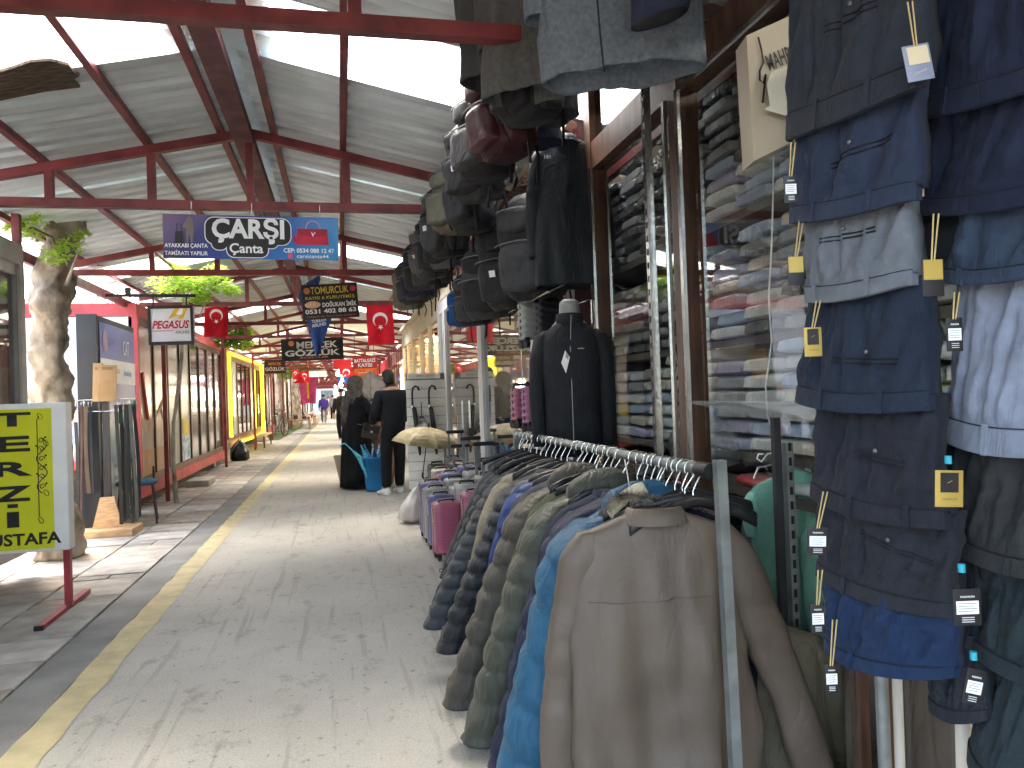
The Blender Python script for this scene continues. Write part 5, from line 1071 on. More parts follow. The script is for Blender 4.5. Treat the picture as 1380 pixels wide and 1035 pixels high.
# beige/apricot cloth heap beyond
t = thing('cloth_bag', 'peach and cream bag standing behind the blue tub', 'bag', (.62, 12.0, 0)); MB().loft([((0, 0, z), (a_, 0, 0), (0, a_*.7, 0)) for z, a_ in ((0, .15), (.2, .19), (.6, .2), (.8, .16), (.95, .1), (1.0, .03))], 16, 2.4, disp=lambda p, q, th: .03*fbm(p, (8, 8, 8))).build('bag', cloth('peach', (.55, .36, .25), col2=(.25, .12, .06), vs=5), t)
t = thing('flower_pot', 'large pale pot standing left of the woman', 'pot', (.08, 12.3, 0)); lathe(MB(), [(0, .01), (.12, .01), (.2, .42), (.22, .45), (.2, .45), (.13, .06), (0, .06)]).build('pot', mat('pale_pot', (.5, .46, .38), rough=.7), t)
t = thing('plastic_sack', 'white translucent plastic sack slumped left of the suitcases', 'bag', (.78, 8.1, 0))
sp_ = [at(u, v, Y=8.1)-V((.78, 8.1, 0)) for u, v in ((545, 678), (548, 660), (553, 645), (562, 634), (570, 628))]
MB().loft([(p_, (a_, 0, 0), (0, b_, 0)) for p_, a_, b_ in zip([(-.06, 0, .01), (-.06, 0, .06), (-.04, 0, .18), (0, 0, .28), (.04, 0, .36), (.09, 0, .42)], (.10, .16, .15, .13, .10, .04), (.1, .14, .12, .1, .08, .03))], 30, 2, disp=lambda p, q, th: .03*fbm(p, (8, 8, 5))+.006*sin(th*13)).build('sack', mat('white_film', (.62, .58, .54), rough=.25, coat=.6, bump=.5, bs=20, var=.15), t)

# ================================================================ SUITCASES
def case_mats(c, nm): return mat('case_'+nm, c, rough=.35, coat=.3, var=.05, bump=.02)
STRAP = mat('case_strap', (.55, .42, .28), rough=.7)
HANDM = MATS['black_plastic']
def suitcase(label, col, nm, x, y, w=.24, d=.20, h=.47, rot=0, pole=0, z0=.05, strap=True, group=None, tilt=0, cone=False):
    """w: width across the ribbed face, d: thickness"""
    t = thing('suitcase', label, 'suitcase', (x, y, z0-.05), (tilt, 0, rot), group)
    m = case_mats(col, nm); N = 46; rings = []
    for i in range(N+1):
        q = i/N; z = .05+q*h; e = min(1, min(q, 1-q)/.07); f = .86+.14*sqrt(max(0, 1-(1-e)**2))
        rings.append(((0, 0, z), (w/2*f, 0, 0), (0, d/2*f, 0)))
    mb = MB().loft(rings, 32, 5, disp=(lambda p, q, th: .0035*sin(q*h*2*pi/.022) if .06 < q < .94 else 0) if not cone else (lambda p, q, th: .004*sin(q*h*2*pi/.04+abs(th-pi)*3)))
    mb.build('shell', m, t)
    MB().loft([((0, 0, .05+h*.02), (w/2*.9, 0, 0), (0, .004, 0))]*1+[((0, 0, .05+q*h), (w/2+.003, 0, 0), (0, .006, 0)) for q in (.05, .5, .95)]+[((0, 0, .05+h*.985), (w/2*.9, 0, 0), (0, .004, 0))], 12, 4).build('zip_band', HANDM, t)
    for sx in (-1, 1):
        for sy in (-1, 1):
            o = MB().tube([(sx*w*.36-.012, sy*d*.34, .026), (sx*w*.36+.012, sy*d*.34, .026)], .026, 12).build('wheel', HANDM, t); MB().box((sx*w*.36-.016, sy*d*.34-.014, .03), (sx*w*.36+.016, sy*d*.34+.014, .062)).build('wheel_housing', HANDM, o)
    MB().tube([(-.06, 0, .05+h-.01), (-.055, 0, .05+h+.022), (.055, 0, .05+h+.022), (.06, 0, .05+h-.01)], .009, 6).build('carry_handle', HANDM, t)
    if pole:
        for s in (-1, 1): MB().box((s*.07-.011, d*.3, .05+h*.9), (s*.07+.011, d*.3+.014, .05+h+pole)).build('telescopic_tube', GALV, t)
        MB().box((-.095, d*.3-.012, .05+h+pole), (.095, d*.3+.024, .05+h+pole+.035), .012).build('grip', HANDM, t)
    if strap: MB().tube([(-w/2-.004, -.02, .05+h*.62), (-w/2-.01, -.02, .05+h*.9), (-w*.3, -.02, .05+h+.028), (w*.3, -.015, .05+h+.03), (w/2+.004, -.02, .05+h*.95)], .009, 6, flat=.4).build('luggage_strap', STRAP, t)
    return t
IND = (.09, .09, .25); PNK = (.40, .11, .18); GRY = (.28, .29, .29); SIL = (.40, .40, .40)
fr_ = [('rose pink ribbed suitcase at the near end of the front row', PNK, 'pink', 6.02, .2), ('violet blue ribbed suitcase second in the front row behind the pink one', IND, 'indigo', 6.36, .21), ('grey ribbed suitcase third in the front row', GRY, 'grey', 6.70, .2), ('dark violet suitcase last in the front row, beside the plastic sack', IND, 'indigo', 7.02, .23)]
for lab, c_, nm, y, d_ in fr_: suitcase(lab, c_, nm, .80, y+.11, w=.22, d=d_, h=.40+.018*(y-6)/.3, rot=radians(5), z0=.06)
back = []
labs = ['second row', 'third row', 'fourth row']
cols = [(PNK, 'pink'), (GRY, 'grey'), (SIL, 'silver'), (IND, 'indigo'), ((.06, .065, .07), 'charcoal'), ((.3, .07, .1), 'burgundy')]
k = 0
pn = {'pink': 'pink', 'grey': 'grey', 'silver': 'silver', 'indigo': 'violet', 'charcoal': 'charcoal', 'burgundy': 'burgundy'}
for r_, (x, h_) in enumerate(((.99, .50), (1.18, .55))):
    for q in range(8):
        y = 5.9+q*.33+.1*r_; ci = [0, 2, 2, 1, 3, 5, 1, 4][q] if r_ == 0 else [2, 1, 4, 2, 3, 1, 4, 1][q]; c_, nm = cols[ci]
        place = ['nearest the coat rack', 'second from the coat rack', 'third from the coat rack', 'fourth from the coat rack', 'fourth from the far end', 'third from the far end', 'second from the far end', 'at the far end'][q]
        suitcase('%s upright suitcase in the %s, %s' % (pn[nm], ['middle row', 'back row at the glass'][r_], place), c_, nm, x, y, w=.19, d=.24, h=h_+.03*sin(q*2.1), rot=radians(4), pole=[.0, .0, .0, .0, .0, .0, 0, .0][q] if r_ == 0 else [.16, .24, .0, .28, .0, .2, .30, .1][q], strap=(q % 2 == 0), z0=.06)
def hanging_case(label, c_, nm, u, v0, v1, y, w_, rot=0):
    a = at(u, v0, Y=y); b = at(u, v1, Y=y); h = a.z-b.z
    return suitcase(label, c_, nm, a.x, y, w=w_, d=w_*.55, h=h, rot=rot, z0=b.z, strap=False, cone=True)
hanging_case('mauve pink cabin case hanging above the rack, left of the pair', (.36, .12, .19), 'mauve', 703, 523, 566, 4.6, .14, radians(20))
hanging_case('mauve pink cabin case hanging above the rack, right one nearer the dummy', (.33, .12, .22), 'mauve_b', 720, 521, 570, 4.5, .16, radians(20))
hanging_case('small grey ribbed case hanging left of the dummy\'s neck', (.33, .34, .32), 'pewter', 716, 405, 458, 4.45, .16, radians(15))
hanging_case('small black case hanging next to the grey ribbed one', (.015, .015, .02), 'black', 737, 402, 458, 4.3, .15, radians(15))
t = thing('hanging_rail', 'thin rail carrying the hanging cabin cases under the shop eave', 'rail', (1.15, 4.5, 2.0)); MB().tube([(1.10, 3.95, 1.84), (1.10, 4.9, 1.84)], .008, 6).build('rail', CHROME, t, True); MB().tube([(1.1, 4.0, 1.84), (1.34, 4.0, 1.95)], .008, 6).build('bracket', CHROME, t, True); MB().tube([(1.1, 4.6, 1.84), (1.1, 4.6, 1.30)], .004, 6).build('chain', CHROME, t, True)
# ================================================================ BACKPACKS
def backpack(label, c, w, h, d, m, m2, rot=(0, 0, 0), group=None, straps=2, seed=0, patch=None):
    """c: top centre; bag hangs down; front faces -X local -> built facing -Y and rotated"""
    t = thing('backpack', label, 'backpack', c, rot, group); N = 16
    dp = lambda a: (lambda p, q, th: a*fbm(p, (9, 9, 7), seed)+.5*a*fbm(p, (22, 22, 14), seed+3))
    rg = []
    for i in range(N+1):
        q = i/N; f = (sin(min(1, q/.22)*pi/2))**.8 if q < .22 else 1; g = 1-.25*max(0, (q-.85)/.15)**2
        rg.append(((0, .02*q, -q*h), (w/2*(.35+.65*f)*g*(1+.06*sin(q*pi)), 0, 0), (0, d/2*(.4+.6*f)*g*(.85+.25*q), 0)))
    MB().loft(rg, 28, 3.0, disp=dp(.022)).build('main_compartment', m, t)
    rg = []
    for i in range(N+1):
        q = i/N; f = sin(min(1, q/.2)*pi/2)**.7; g = sin(min(1, (1-q)/.15)*pi/2)**.6; s = max(.15, f*g)
        rg.append(((0, -d*.42, -h*(.42+.5*q)), (w*.40*s, 0, 0), (0, d*.27*s, 0)))
    MB().loft(rg, 22, 3.0, disp=dp(.016)).build('front_pocket', m2, t)
    rg = []
    for i in range(9):
        q = i/8; s = max(.2, sin(min(1, min(q, 1-q)/.25)*pi/2)**.6); rg.append(((0, -d*.44, -h*(.12+.24*q)), (w*.34*s, 0, 0), (0, d*.13*s, 0)))
    MB().loft(rg, 20, 3.0, disp=dp(.012)).build('upper_pocket', m2, t)
    z_ = MB()
    for zz, ww, yy in ((-.13, .34, -.50), (-.44, .40, -.60)):
        z_.tube([(w*ww*cos(a)*1.0, d*yy-.004*sin(a), h*zz-.015+.02*sin(a)) for a in [pi*i/10 for i in range(11)]], .0035, 4)
    for s in (-1, 1): z_.tube([(s*w*.5, -d*.12, -h*q) for q in (.2, .4, .6, .85)], .004, 4)
    z_.build('zipper', mat('zip_grey', (.2, .2, .2), rough=.35, metal=.5), t)
    for s in (-1, 1):
        MB().tube([(s*w*.22, d*.4, -.02), (s*w*.28, d*.85, -h*.2), (s*w*.33, d*.9, -h*.5), (s*w*.4, d*.5, -h*.85)], .02, 6, flat=.35).build('shoulder_strap', m, t)
        MB().tube([(s*w*.38, d*.5, -h*.85), (s*w*.42+.01*seed % .03, d*.45, -h*1.05), (s*w*.40, d*.4, -h*(1.2+.07*((seed+s) % 3)))], .011, 4, flat=.25).build('strap_end', MATS['black_plastic'], t)
        MB().loft([((s*w*.52, 0, -h*q), (.02*g_, 0, 0), (0, d*.3*g_, 0)) for q, g_ in ((.55, .6), (.6, 1), (.8, 1.1), (.92, .8))], 12, 2.5).build('side_pocket', m2, t)
    MB().tube([(-.04, 0, 0), (-.035, 0, .05), (.035, 0, .05), (.04, 0, 0)], .008, 6, flat=.5).build('top_handle', MATS['black_plastic'], t)
    if patch: MB().box((-.02, -d*.72, -h*.62), (.025, -d*.70, -h*.55)).build('patch', patch, t)
    return t
BK = cloth('pack_black', (.022, .022, .024), rough=.6, sheen=.1); CH = cloth('pack_charcoal', (.055, .057, .06), rough=.65, sheen=.1); OLV = cloth('pack_olive', (.14, .135, .10)); MAR = cloth('pack_maroon', (.045, .012, .016), rough=.5); MARL = mat('pack_maroon_leather', (.06, .013, .018), rough=.45, coat=.1); NV = cloth('pack_navy', (.02, .025, .06)); BG = cloth('pack_beige', (.17, .145, .11)); BLU = cloth('pack_blue', (.02, .10, .30)); GRP = cloth('pack_grey', (.13, .135, .14))
def bagrow(items, X, group):
    for i, (lab, u, v, y, w, h, d, m1, m2, rz_, tl) in enumerate(items):
        a = at(u, v, Y=y); backpack(lab, (a.x, y, a.z), w, h, d, m1, m2, (tl, 0, rz_), group, seed=i, patch=WINK if i % 2 else None)
R_ = radians
# the row hung from the roof edge, nearest first (u, v = top centre)
_bc = [(BK, BK, 'black'), (MAR, MARL, 'maroon glossy'), (BK, CH, 'black'), (CH, BK, 'charcoal'), (BK, BK, 'black'), (BG, OLV, 'beige and olive'), (BK, CH, 'black'), (GRP, BK, 'grey and black'), (BK, BK, 'black'), (CH, GRP, 'charcoal'), (BK, CH, 'black'), (NV, BK, 'navy'), (CH, NV, 'charcoal'), (BK, BK, 'black'), (OLV, OLV, 'olive')]
_or = ['nearest of all', 'second from the near end', 'third from the near end', 'fourth from the near end', 'fifth, above the logo jacket', 'sixth from the near end', 'seventh from the near end', 'in the very middle', 'just past the middle', 'tenth from the near end', 'fifth from the far end', 'fourth from the far end', 'third from the far end', 'last but one', 'at the far lower end']
for i, (m1, m2, cn) in enumerate(_bc):
    y = 3.12+i*.365; rr = random.Random(i*5+2)
    backpack('%s backpack in the upper hanging row, %s' % (cn, _or[i]), (.745+rr.uniform(-.03, .03), y, 2.86-.012*i+rr.uniform(-.03, .02)), .27+rr.uniform(-.02, .03), .46+rr.uniform(-.04, .04), .22, m1, m2, (radians(rr.uniform(2, 12)), rr.uniform(-.08, .08), radians(-62+i+rr.uniform(-12, 12))), 'backpacks hanging in a row from the roof', seed=i, patch=WINK if i % 3 == 0 else None)
t = thing('hanging_rail', 'steel rail under the roof from which the row of backpacks hangs', 'rail', (.78, 5.5, 2.9)); MB().tube([(.80, 2.4, 2.93), (.78, 8.6, 2.93)], .012, 6).build('rail', GALV, t, True)
for y in (2.9, 5.7, 8.6): MB().tube([(.79, y, 2.93), (.79, y, 2.72)], .008, 5).build('bracket', GALV, t, True)
bagrow([
 ('large black backpack with white curved piping hanging behind the jacket', 706, 262, 4.25, .36, .60, .26, BK, CH, R_(-50), R_(10)),
 ('big black sports bag in the middle of the lower hanging bags', 676, 292, 4.7, .36, .58, .28, BK, BK, R_(-48), R_(12)),
 ('dark charcoal backpack with pale zips, second from the blue one', 650, 332, 5.2, .34, .50, .26, CH, BK, R_(-45), R_(10)),
 ('black backpack beside the small blue bag', 636, 365, 5.6, .30, .40, .22, BK, CH, R_(-40), R_(10)),
 ('small bright blue bag at the far end of the lower hanging bags', 625, 386, 6.0, .27, .32, .18, BLU, BLU, R_(-35), R_(8)),
], .95, 'bags hanging lower in front of the luggage shop')
for (u, v, y, du) in ((700, 245, 4.4, -8), (660, 285, 4.9, -10), (628, 370, 5.9, 0)):
    pass

# ================================================================ GARMENTS
def lerp(a, b, t): return a+(b-a)*t
def prof(tab, q):
    for (a, x), (b, y) in zip(tab, tab[1:]):
        if q <= b: return lerp(x, y, (q-a)/(b-a) if b > a else 0)
    return tab[-1][1]
def garment(name, label, cat, loc, rotz, W, L, m, group=None, kind='coat', seed=0, thick=.10, flare=1.1, lsp=.06, rsp=.06, sl=.72, collar=True, hood=None, fur=False, qn=9, mats2=None, fold_amp=.014, seams=None, open_=0, sleeve_r=.07, zoff=0, res=1, sdiag=0, drape=0):
    """local: x right, z down from shoulder line z=0; back toward -Y. W half shoulder width"""
    t = thing(name, label, cat, loc, (0, 0, rotz), group); N = int((76 if kind == 'puffer' else 44)*res)
    wt = [(0, .26*W), (.015, .42*W), (.05, .84*W), (.075, .985*W), (.11, W), (.22, .955*W), (.5, W*lerp(1, flare, .35)), (1, W*flare)]
    tt = [(0, .55), (.05, .62), (.15, .85), (.3, 1), (1, 1.08)]
    pz = kind == 'puffer'; N = 130 if pz else int(60*res)
    def quilt(p, ph, amp):
        sn = abs(sin(pi*ph)); return amp*(sn**.4-.72)+(1-sn)**2*.011*fbm((p.x*38, p.y*38, ph*.5), (1, 1, 1), seed)+.005*fbm(p, (20, 20, 11), seed)+.004*fbm(p, (45, 45, 22), seed)
    def dsp(p, q, th):
        b_ = .7 if pz else 1
        e = b_*fold_amp*(.3+1.2*q)*(1.3*fbm((p.x*11+seed, p.y*3, p.z*1.3), (1, 1, 1), seed)+.7*fbm((p.x*24, p.y*6, p.z*3), (1, 1, 1), seed+2))*1.5
        e += fold_amp*.5*fbm(p, (7, 7, 9), seed+5)
        if drape and q > .08: e += drape*min(1, (q-.08)*3)*(.30-abs(fbm((p.x*8.5+p.z*1.1, p.y*2, p.z*.9), (1, 1, 1), seed+8)))*1.3+drape*.35*(.3-abs(fbm((p.x*17-p.z*2, p.y*2, p.z*2.2), (1, 1, 1), seed+9)))
        if pz: e += quilt(p, q*qn+.22*fbm(p, (4, 4, 2), seed)+sdiag*p.x*6, .020)
        if q < .12: e *= q/.12
        return e
    rg = []
    for i in range(N+1):
        q = i/N; w_ = prof(wt, q); rg.append(((0, 0, -q*L), (w_, 0, 0), (0, thick*prof(tt, q), 0), 2.3))
    wl = prof(wt, 1); rg.append(((0, 0, -L-.001), (wl-.008, 0, 0), (0, thick*1.08-.008, 0), 2.3)); rg.append(((0, 0, -L*.985), (wl-.014, 0, 0), (0, thick*1.08-.014, 0), 2.3)); rg.append(((0, 0, -L*.90), (wl-.03, 0, 0), (0, thick*.8, 0), 2.3))
    n_ = 60 if kind == 'coat' else 44
    MB().loft(rg, n_, 2.3, disp=dsp).build('body', m, t)
    sty = min(sleeve_r*1.05, thick*(.82 if pz else .62))
    for s, spl in ((-1, lsp), (1, rsp)):
        a = V((s*(W-.052), 0, -.05)); e_ = V((s*(W+.01+spl*.32), .0, -L*sl*.45)); b = V((s*(W-.02+spl), .015, -L*sl)); rg = []; M_ = 90 if pz else int(44*res)
        for i in range(M_+1):
            q = i/M_; p = (a*(1-q)**2+e_*2*q*(1-q)+b*q*q); r = sleeve_r*lerp(1.0, .8, q)*(.45+.55*sin(min(1, q/.14)*pi/2)); ry = sty*lerp(1, .85, q)*(.6+.4*sin(min(1, q/.14)*pi/2)); rg.append((p, (r, 0, 0), (0, ry, 0), 2.2))
        rg.append((b+V((0, 0, -.001)), (sleeve_r*.8-.007, 0, 0), (0, sty*.85-.007, 0), 2.2)); rg.append((b+V((-s*.004, 0, .03)), (sleeve_r*.8-.012, 0, 0), (0, sty*.85-.012, 0), 2.2)); rg.append((b+V((-s*.008, 0, .09)), (sleeve_r*.7-.012, 0, 0), (0, sty*.75-.012, 0), 2.2))
        def ds(p, q, th, s=s):
            v = (.006 if pz else .011)*fbm(p, (10, 10, 6), seed+s)+.006*fbm(p, (5, 5, 22), seed+s)*(1 if .3 < q < .7 else .4)
            if pz: v += quilt(p, q*qn*sl*1.05+.6*sdiag*sin(th)+.18*fbm(p, (5, 5, 2), seed), .016)
            return v*min(1, q*8)
        MB().loft(rg, 26, 2.2, disp=ds).build('sleeve', m, t)
        if kind == 'coat': MB().tube([V((b.x+sleeve_r*.8*cos(k*pi/8), b.y+sty*.85*sin(k*pi/8), b.z+.035)) for k in range(16)], .0025, 4, True).build('cuff_seam', m, t)
    m2 = mats2 or m
    if collar:
        mb = MB(); K = 24; vs = []
        for j, (z, g, dy) in enumerate(((-.03, .98, 0), (-.002, .95, -.0), (.010, .93, 0), (.007, 1.02, -.006), (-.014, 1.17, -.010), (-.034, 1.30, -.012))):
            for k in range(K+1):
                a = -pi*1.18+pi*1.36*k/K; vs.append((W*.32*g*cos(a), thick*.75*g*sin(a)+dy*abs(sin(a)), z-.012*(1-sin(-a))*0))
        mb.add(vs, [(j*(K+1)+k, j*(K+1)+k+1, (j+1)*(K+1)+k+1, (j+1)*(K+1)+k) for j in range(5) for k in range(K)], True).build('collar', m2, t)
        MB().loft([((0, 0, .001), (W*.29, 0, 0), (0, thick*.68, 0)), ((0, 0, .004), (W*.27, 0, 0), (0, thick*.62, 0))], 18, 2).build('neck_shade_disc', MATS['black_plastic'], t)  # black disc over the closed top paints the shade inside the open neck
    if hood:
        MB().loft([((x, -.045-.02*sin(x*9), -.012+.025*cos(x*12)), (0, a_*.6, 0), (0, 0, a_*.62), 2) for x, a_ in ((-W*.62, .03), (-W*.5, .065), (-W*.2, .08), (W*.2, .08), (W*.5, .065), (W*.62, .03))], 18, 2, disp=lambda p, q, th: .02*fbm(p, (11, 11, 11), seed)).build('hood', hood, t)
    if fur:
        mb = MB(); rr = random.Random(seed)
        for k in range(1500):
            q = rr.random(); a = pi*(.95+1.1*q); c = V((W*.62*cos(a)-.02, -.10+.07*sin(a*1.0), .01+.03*sin(a*2))); th = rr.uniform(0, 6.28); d = V((cos(a)*.6+rr.gauss(0, .5), -.6+rr.gauss(0, .5), rr.gauss(0.2, .6))).normalized(); L_ = rr.uniform(.02, .045); sd_ = d.cross(V((0, 0, 1))).normalized()*.0016
            mb.add([c-sd_, c+sd_, c+d*L_+V((0, 0, -.006))], [(0, 1, 2)])
        mb.build('fur_trim', mat('fur', (.42, .36, .28), rough=.9, col2=(.12, .09, .07), vs=25), t, fixn=False, kind='stuff')
    if seams:
        for sname, pts, r in seams: MB().tube(pts, r, 5).build(sname, m2, t)
    return t
def puff(c, **k): return c
COATM = {
 'taupe': cloth('coat_taupe', (.115, .088, .067), rough=.48, var=.05, vs=5, bump=.10, bs=420, spec=.4, wr=.22),
 'teal': cloth('puffer_teal', (.018, .085, .155), rough=.5, sheen=.1), 'navy': cloth('puffer_navy', (.014, .018, .04), rough=.6), 'olive': cloth('puffer_olive', (.052, .056, .042), rough=.5, sheen=.1),
 'olive2': cloth('puffer_brown_olive', (.05, .045, .036), rough=.5, sheen=.1), 'black': cloth('puffer_black', (.014, .016, .02), rough=.45, sheen=.1), 'charcoal': cloth('puffer_charcoal', (.03, .036, .042), rough=.45, sheen=.1), 'beige': cloth('coat_beige', (.22, .19, .14)), 'royal': cloth('coat_royal', (.014, .034, .13), rough=.5), 'green': cloth('coat_green', (.05, .06, .03)), 'slate': cloth('coat_slate', (.035, .04, .05)), 'dkblue': cloth('coat_dark_blue', (.012, .016, .035))}
# ---- rack
RKX = .945; rz_ = 1.08
rk = thing('clothes_rack', 'grey steel clothes rack of coats standing in the walkway at the front', 'clothes rack', (RKX, 1.9, 0))
MB().tube([(RKX+.0, 1.90, rz_), (RKX+.015, 4.2, rz_)], .0155, 12).build('rail', GALV, rk, True)
MB().tube([(RKX-.0, 1.86, rz_), (RKX-.0, 1.93, rz_)], .021, 12).build('joint_cap', MATS['black_plastic'], rk, True)
MB().bar((RKX+.014, 1.84, rz_+.03), (RKX+.03, 1.84, .0), .027, .027, (0, 1, 0)).build('post', GALV, rk, True)
MB().bar((RKX+.015, 4.22, rz_+.02), (RKX+.015, 4.22, .0), .027, .027, (0, 1, 0)).build('post', GALV, rk, True)
for y in (1.84, 4.22): MB().bar((RKX-.25, y, .02), (RKX+.3, y, .02), .03, .03).build('foot', GALV, rk, True)
# ---- hangers
HK = mat('hook_wire', (.62, .63, .6), rough=.25, metal=1)
def hanger_proto():
    t = thing('coat_hanger', 'hanger', 'hanger', (0, 0, 0), (0, 0, 0), 'steel hooked hangers on the coat rack')
    pts = [(0, 0, -.085), (0, 0, -.06), (.012, 0, -.040), (.024, 0, -.022)]+[(.024*cos(a), 0, .0+.024*sin(a)) for a in [i*pi/8 for i in range(0, 10)]]
    MB().tube(pts, .0026, 6).build('hook', HK, t)
    MB().loft([((x, 0, z), (0, .010, 0), (0, 0, .016)) for x, z in ((-.2, -.15), (-.15, -.125), (-.05, -.095), (0, -.088), (.05, -.095), (.15, -.125), (.2, -.15))], 8, 2.5).build('shoulder_bar', MATS['black_plastic'], t)
    return t
hp = hanger_proto(); hfirst = True
hy = [1.975, 2.02, 2.06, 2.10, 2.15, 2.21, 2.24, 2.28, 2.34, 2.40, 2.52, 2.60, 2.66, 2.72, 2.78, 2.84, 2.90, 2.97, 3.03, 3.2, 3.28, 3.36, 3.44, 3.52, 3.6, 3.72, 3.82, 3.9, 3.98, 4.06, 4.12]
rnd = random.Random(12)
hl = ['hook carrying the taupe coat', 'hook just behind the taupe coat']
for i, y in enumerate(hy):
    o = hp if i == 0 else copy_tree(hp); o.location = (RKX+.001, y, rz_-.005); o.rotation_euler = (0, rnd.uniform(-.12, .12), rnd.uniform(-.35, .35))
    o['label'] = 'steel hooked hanger holding the taupe coat, nearest on the rack' if i == 0 else ('black hanger with steel hook in the %s of the coat rack' % ('near third' if i < 10 else 'middle' if i < 19 else 'far third'))
    if i: o['group'] = 'hangers in the %s of the coat rack' % ('near third' if i < 10 else 'middle' if i < 19 else 'far third')
    else: del o['group']
CXR = .885
def coat(lab, y, m, W=.235, L=.85, kind='puffer', rot=0, dx=0, dz=0, **k):
    return garment('coat', lab, 'coat', (CXR+dx, y, rz_-.115+dz), rot, W, L, COATM[m], kind=kind, **k)
# taupe coat: back towards the camera
coat('taupe brown overcoat hanging at the near end of the rack, back to the camera', 1.985, 'taupe', W=.235, L=1.02, kind='coat', rot=radians(-6), dx=-.052, dz=.005, seed=4, thick=.068, flare=1.16, lsp=.075, rsp=.24, sl=.80, sleeve_r=.070, fold_amp=.018, res=1.8, drape=.085)
tc_o = [o for o in COL.objects if o.get('label', '').startswith('taupe brown')][0]
bo_ = [c for c in tc_o.children if c.name.startswith('body')][0]
bv = [v.co for v in bo_.data.vertices]; mb = MB(); pts = []
for i in range(41):      # follow the back surface at the yoke line
    x = -.205+.41*i/40; c_ = [p for p in bv if abs(p.x-x) < .016 and abs(p.z+.232) < .02 and p.y < 0]
    if c_: pts.append(V((x, sum(p.y for p in c_)/len(c_)-.001, -.232+.004*sin(x*22))))
for k in range(2): pts = [pts[0]]+[(pts[i-1]+pts[i]*2+pts[i+1])/4 for i in range(1, len(pts)-1)]+[pts[-1]]
mb.tube(pts, .0022, 5)
mb.build('yoke_seam', mat('coat_taupe_seam', (.12, .09, .07), rough=.6), tc_o)
# cream wooden hanger tip
t = thing('coat_hanger', 'cream wooden hanger standing out behind the taupe coat collar', 'hanger', (.80, 2.10, .99), (0, radians(-28), radians(-10))); MB().loft([((x, 0, z), (0, .012, 0), (0, 0, .018)) for x, z in ((-.07, -.02), (-.04, -.004), (0, .006), (.04, .006), (.06, .0))], 10, 2.5).build('shoulder_bar', mat('cream_wood', (.55, .49, .33), rough=.5), t); MB().tube([(0.02, 0, .02), (.05, 0, .10)], .003, 5).build('hook', HK, t)
coat('black garment squeezed directly behind the taupe coat', 2.07, 'dkblue', W=.21, L=.80, kind='coat', seed=11, lsp=.05, rsp=.04)
coat('bright teal blue puffer jacket with grey fur trimmed hood', 2.22, 'teal', W=0.2, L=.98, seed=2, lsp=0.23, rsp=.05, sl=.93, qn=7, sleeve_r=.125, thick=.13, flare=1.45, fur=True, hood=COATM['teal'], sdiag=.5, dx=-.01, rot=radians(8))
coat('dark navy padded coat just behind the teal one', 2.36, 'navy', W=0.2, L=.92, seed=3, lsp=0.22, rsp=.05, sl=.9, qn=9, sleeve_r=.085, flare=1.35)
coat('navy jacket with stand collar between the teal and green coats', 2.45, 'dkblue', W=0.2, L=.9, kind='coat', seed=6, lsp=0.18, rsp=.05, sl=.9, flare=1.3)
coat('dark green quilted puffer coat in the middle of the rack', 2.60, 'olive', W=0.2, L=.93, seed=7, lsp=0.26, rsp=.05, sl=.90, qn=9, sleeve_r=.095, thick=.12, flare=1.45, hood=COATM['olive'])
coat('olive zipped coat behind the green quilted one', 2.72, 'green', W=0.19, L=.8, kind='coat', seed=8, lsp=0.16, rsp=.05, flare=1.3)
coat('brownish olive quilted puffer coat left of the green one', 2.86, 'olive2', W=0.195, L=.90, seed=9, lsp=0.3, rsp=.05, sl=.90, qn=9, sleeve_r=.09, thick=.12, flare=1.5, hood=COATM['olive2'])
coat('slate dark coat hidden in the middle of the rack', 2.97, 'slate', W=0.19, L=.8, kind='coat', seed=10, lsp=0.16, rsp=.05, flare=1.3)
coat('royal blue jacket with shiny shoulders further along the rack', 3.10, 'royal', W=0.19, L=.72, seed=12, lsp=0.13, rsp=.05, sl=.8, qn=3, sleeve_r=.07, thick=.1, flare=1.2)
coat('black quilted puffer just beyond the royal blue jacket', 3.24, 'black', W=0.18, L=.78, seed=13, lsp=0.3, rsp=.05, sl=.94, qn=11, sleeve_r=.08, thick=.11, flare=1.6)
coat('beige coat edge showing between black coats far along the rack', 3.42, 'beige', W=0.185, L=.62, kind='coat', seed=14, lsp=0.12, rsp=.05, flare=1.3)
coat('charcoal ribbed puffer third from the far end of the rack', 3.58, 'charcoal', W=0.165, L=.76, seed=15, lsp=0.33, rsp=.05, sl=.96, qn=12, sleeve_r=.08, thick=.11, flare=1.8)
coat('charcoal puffer second from the far end of the rack', 3.78, 'black', W=0.15, L=.72, seed=16, lsp=0.28, rsp=.05, sl=.95, qn=11, sleeve_r=.08, flare=1.7)
coat('black coat at the far end of the rack', 3.95, 'charcoal', W=0.14, L=.66, kind='coat', seed=17, lsp=0.24, rsp=.05, sl=.9, flare=1.6)
# other rack behind: patterned shirts visible at the right of the rail end
t = garment('shirt', 'small patterned navy shirt hanging just right of the rack rail', 'shirt', (1.13, 2.55, .96), 0, .12, .35, mat('check_navy', (.03, .04, .09), col2=(.35, .2, .2), vs=60, rough=.8, detail=0), kind='coat', seed=20, lsp=.02, rsp=.02)

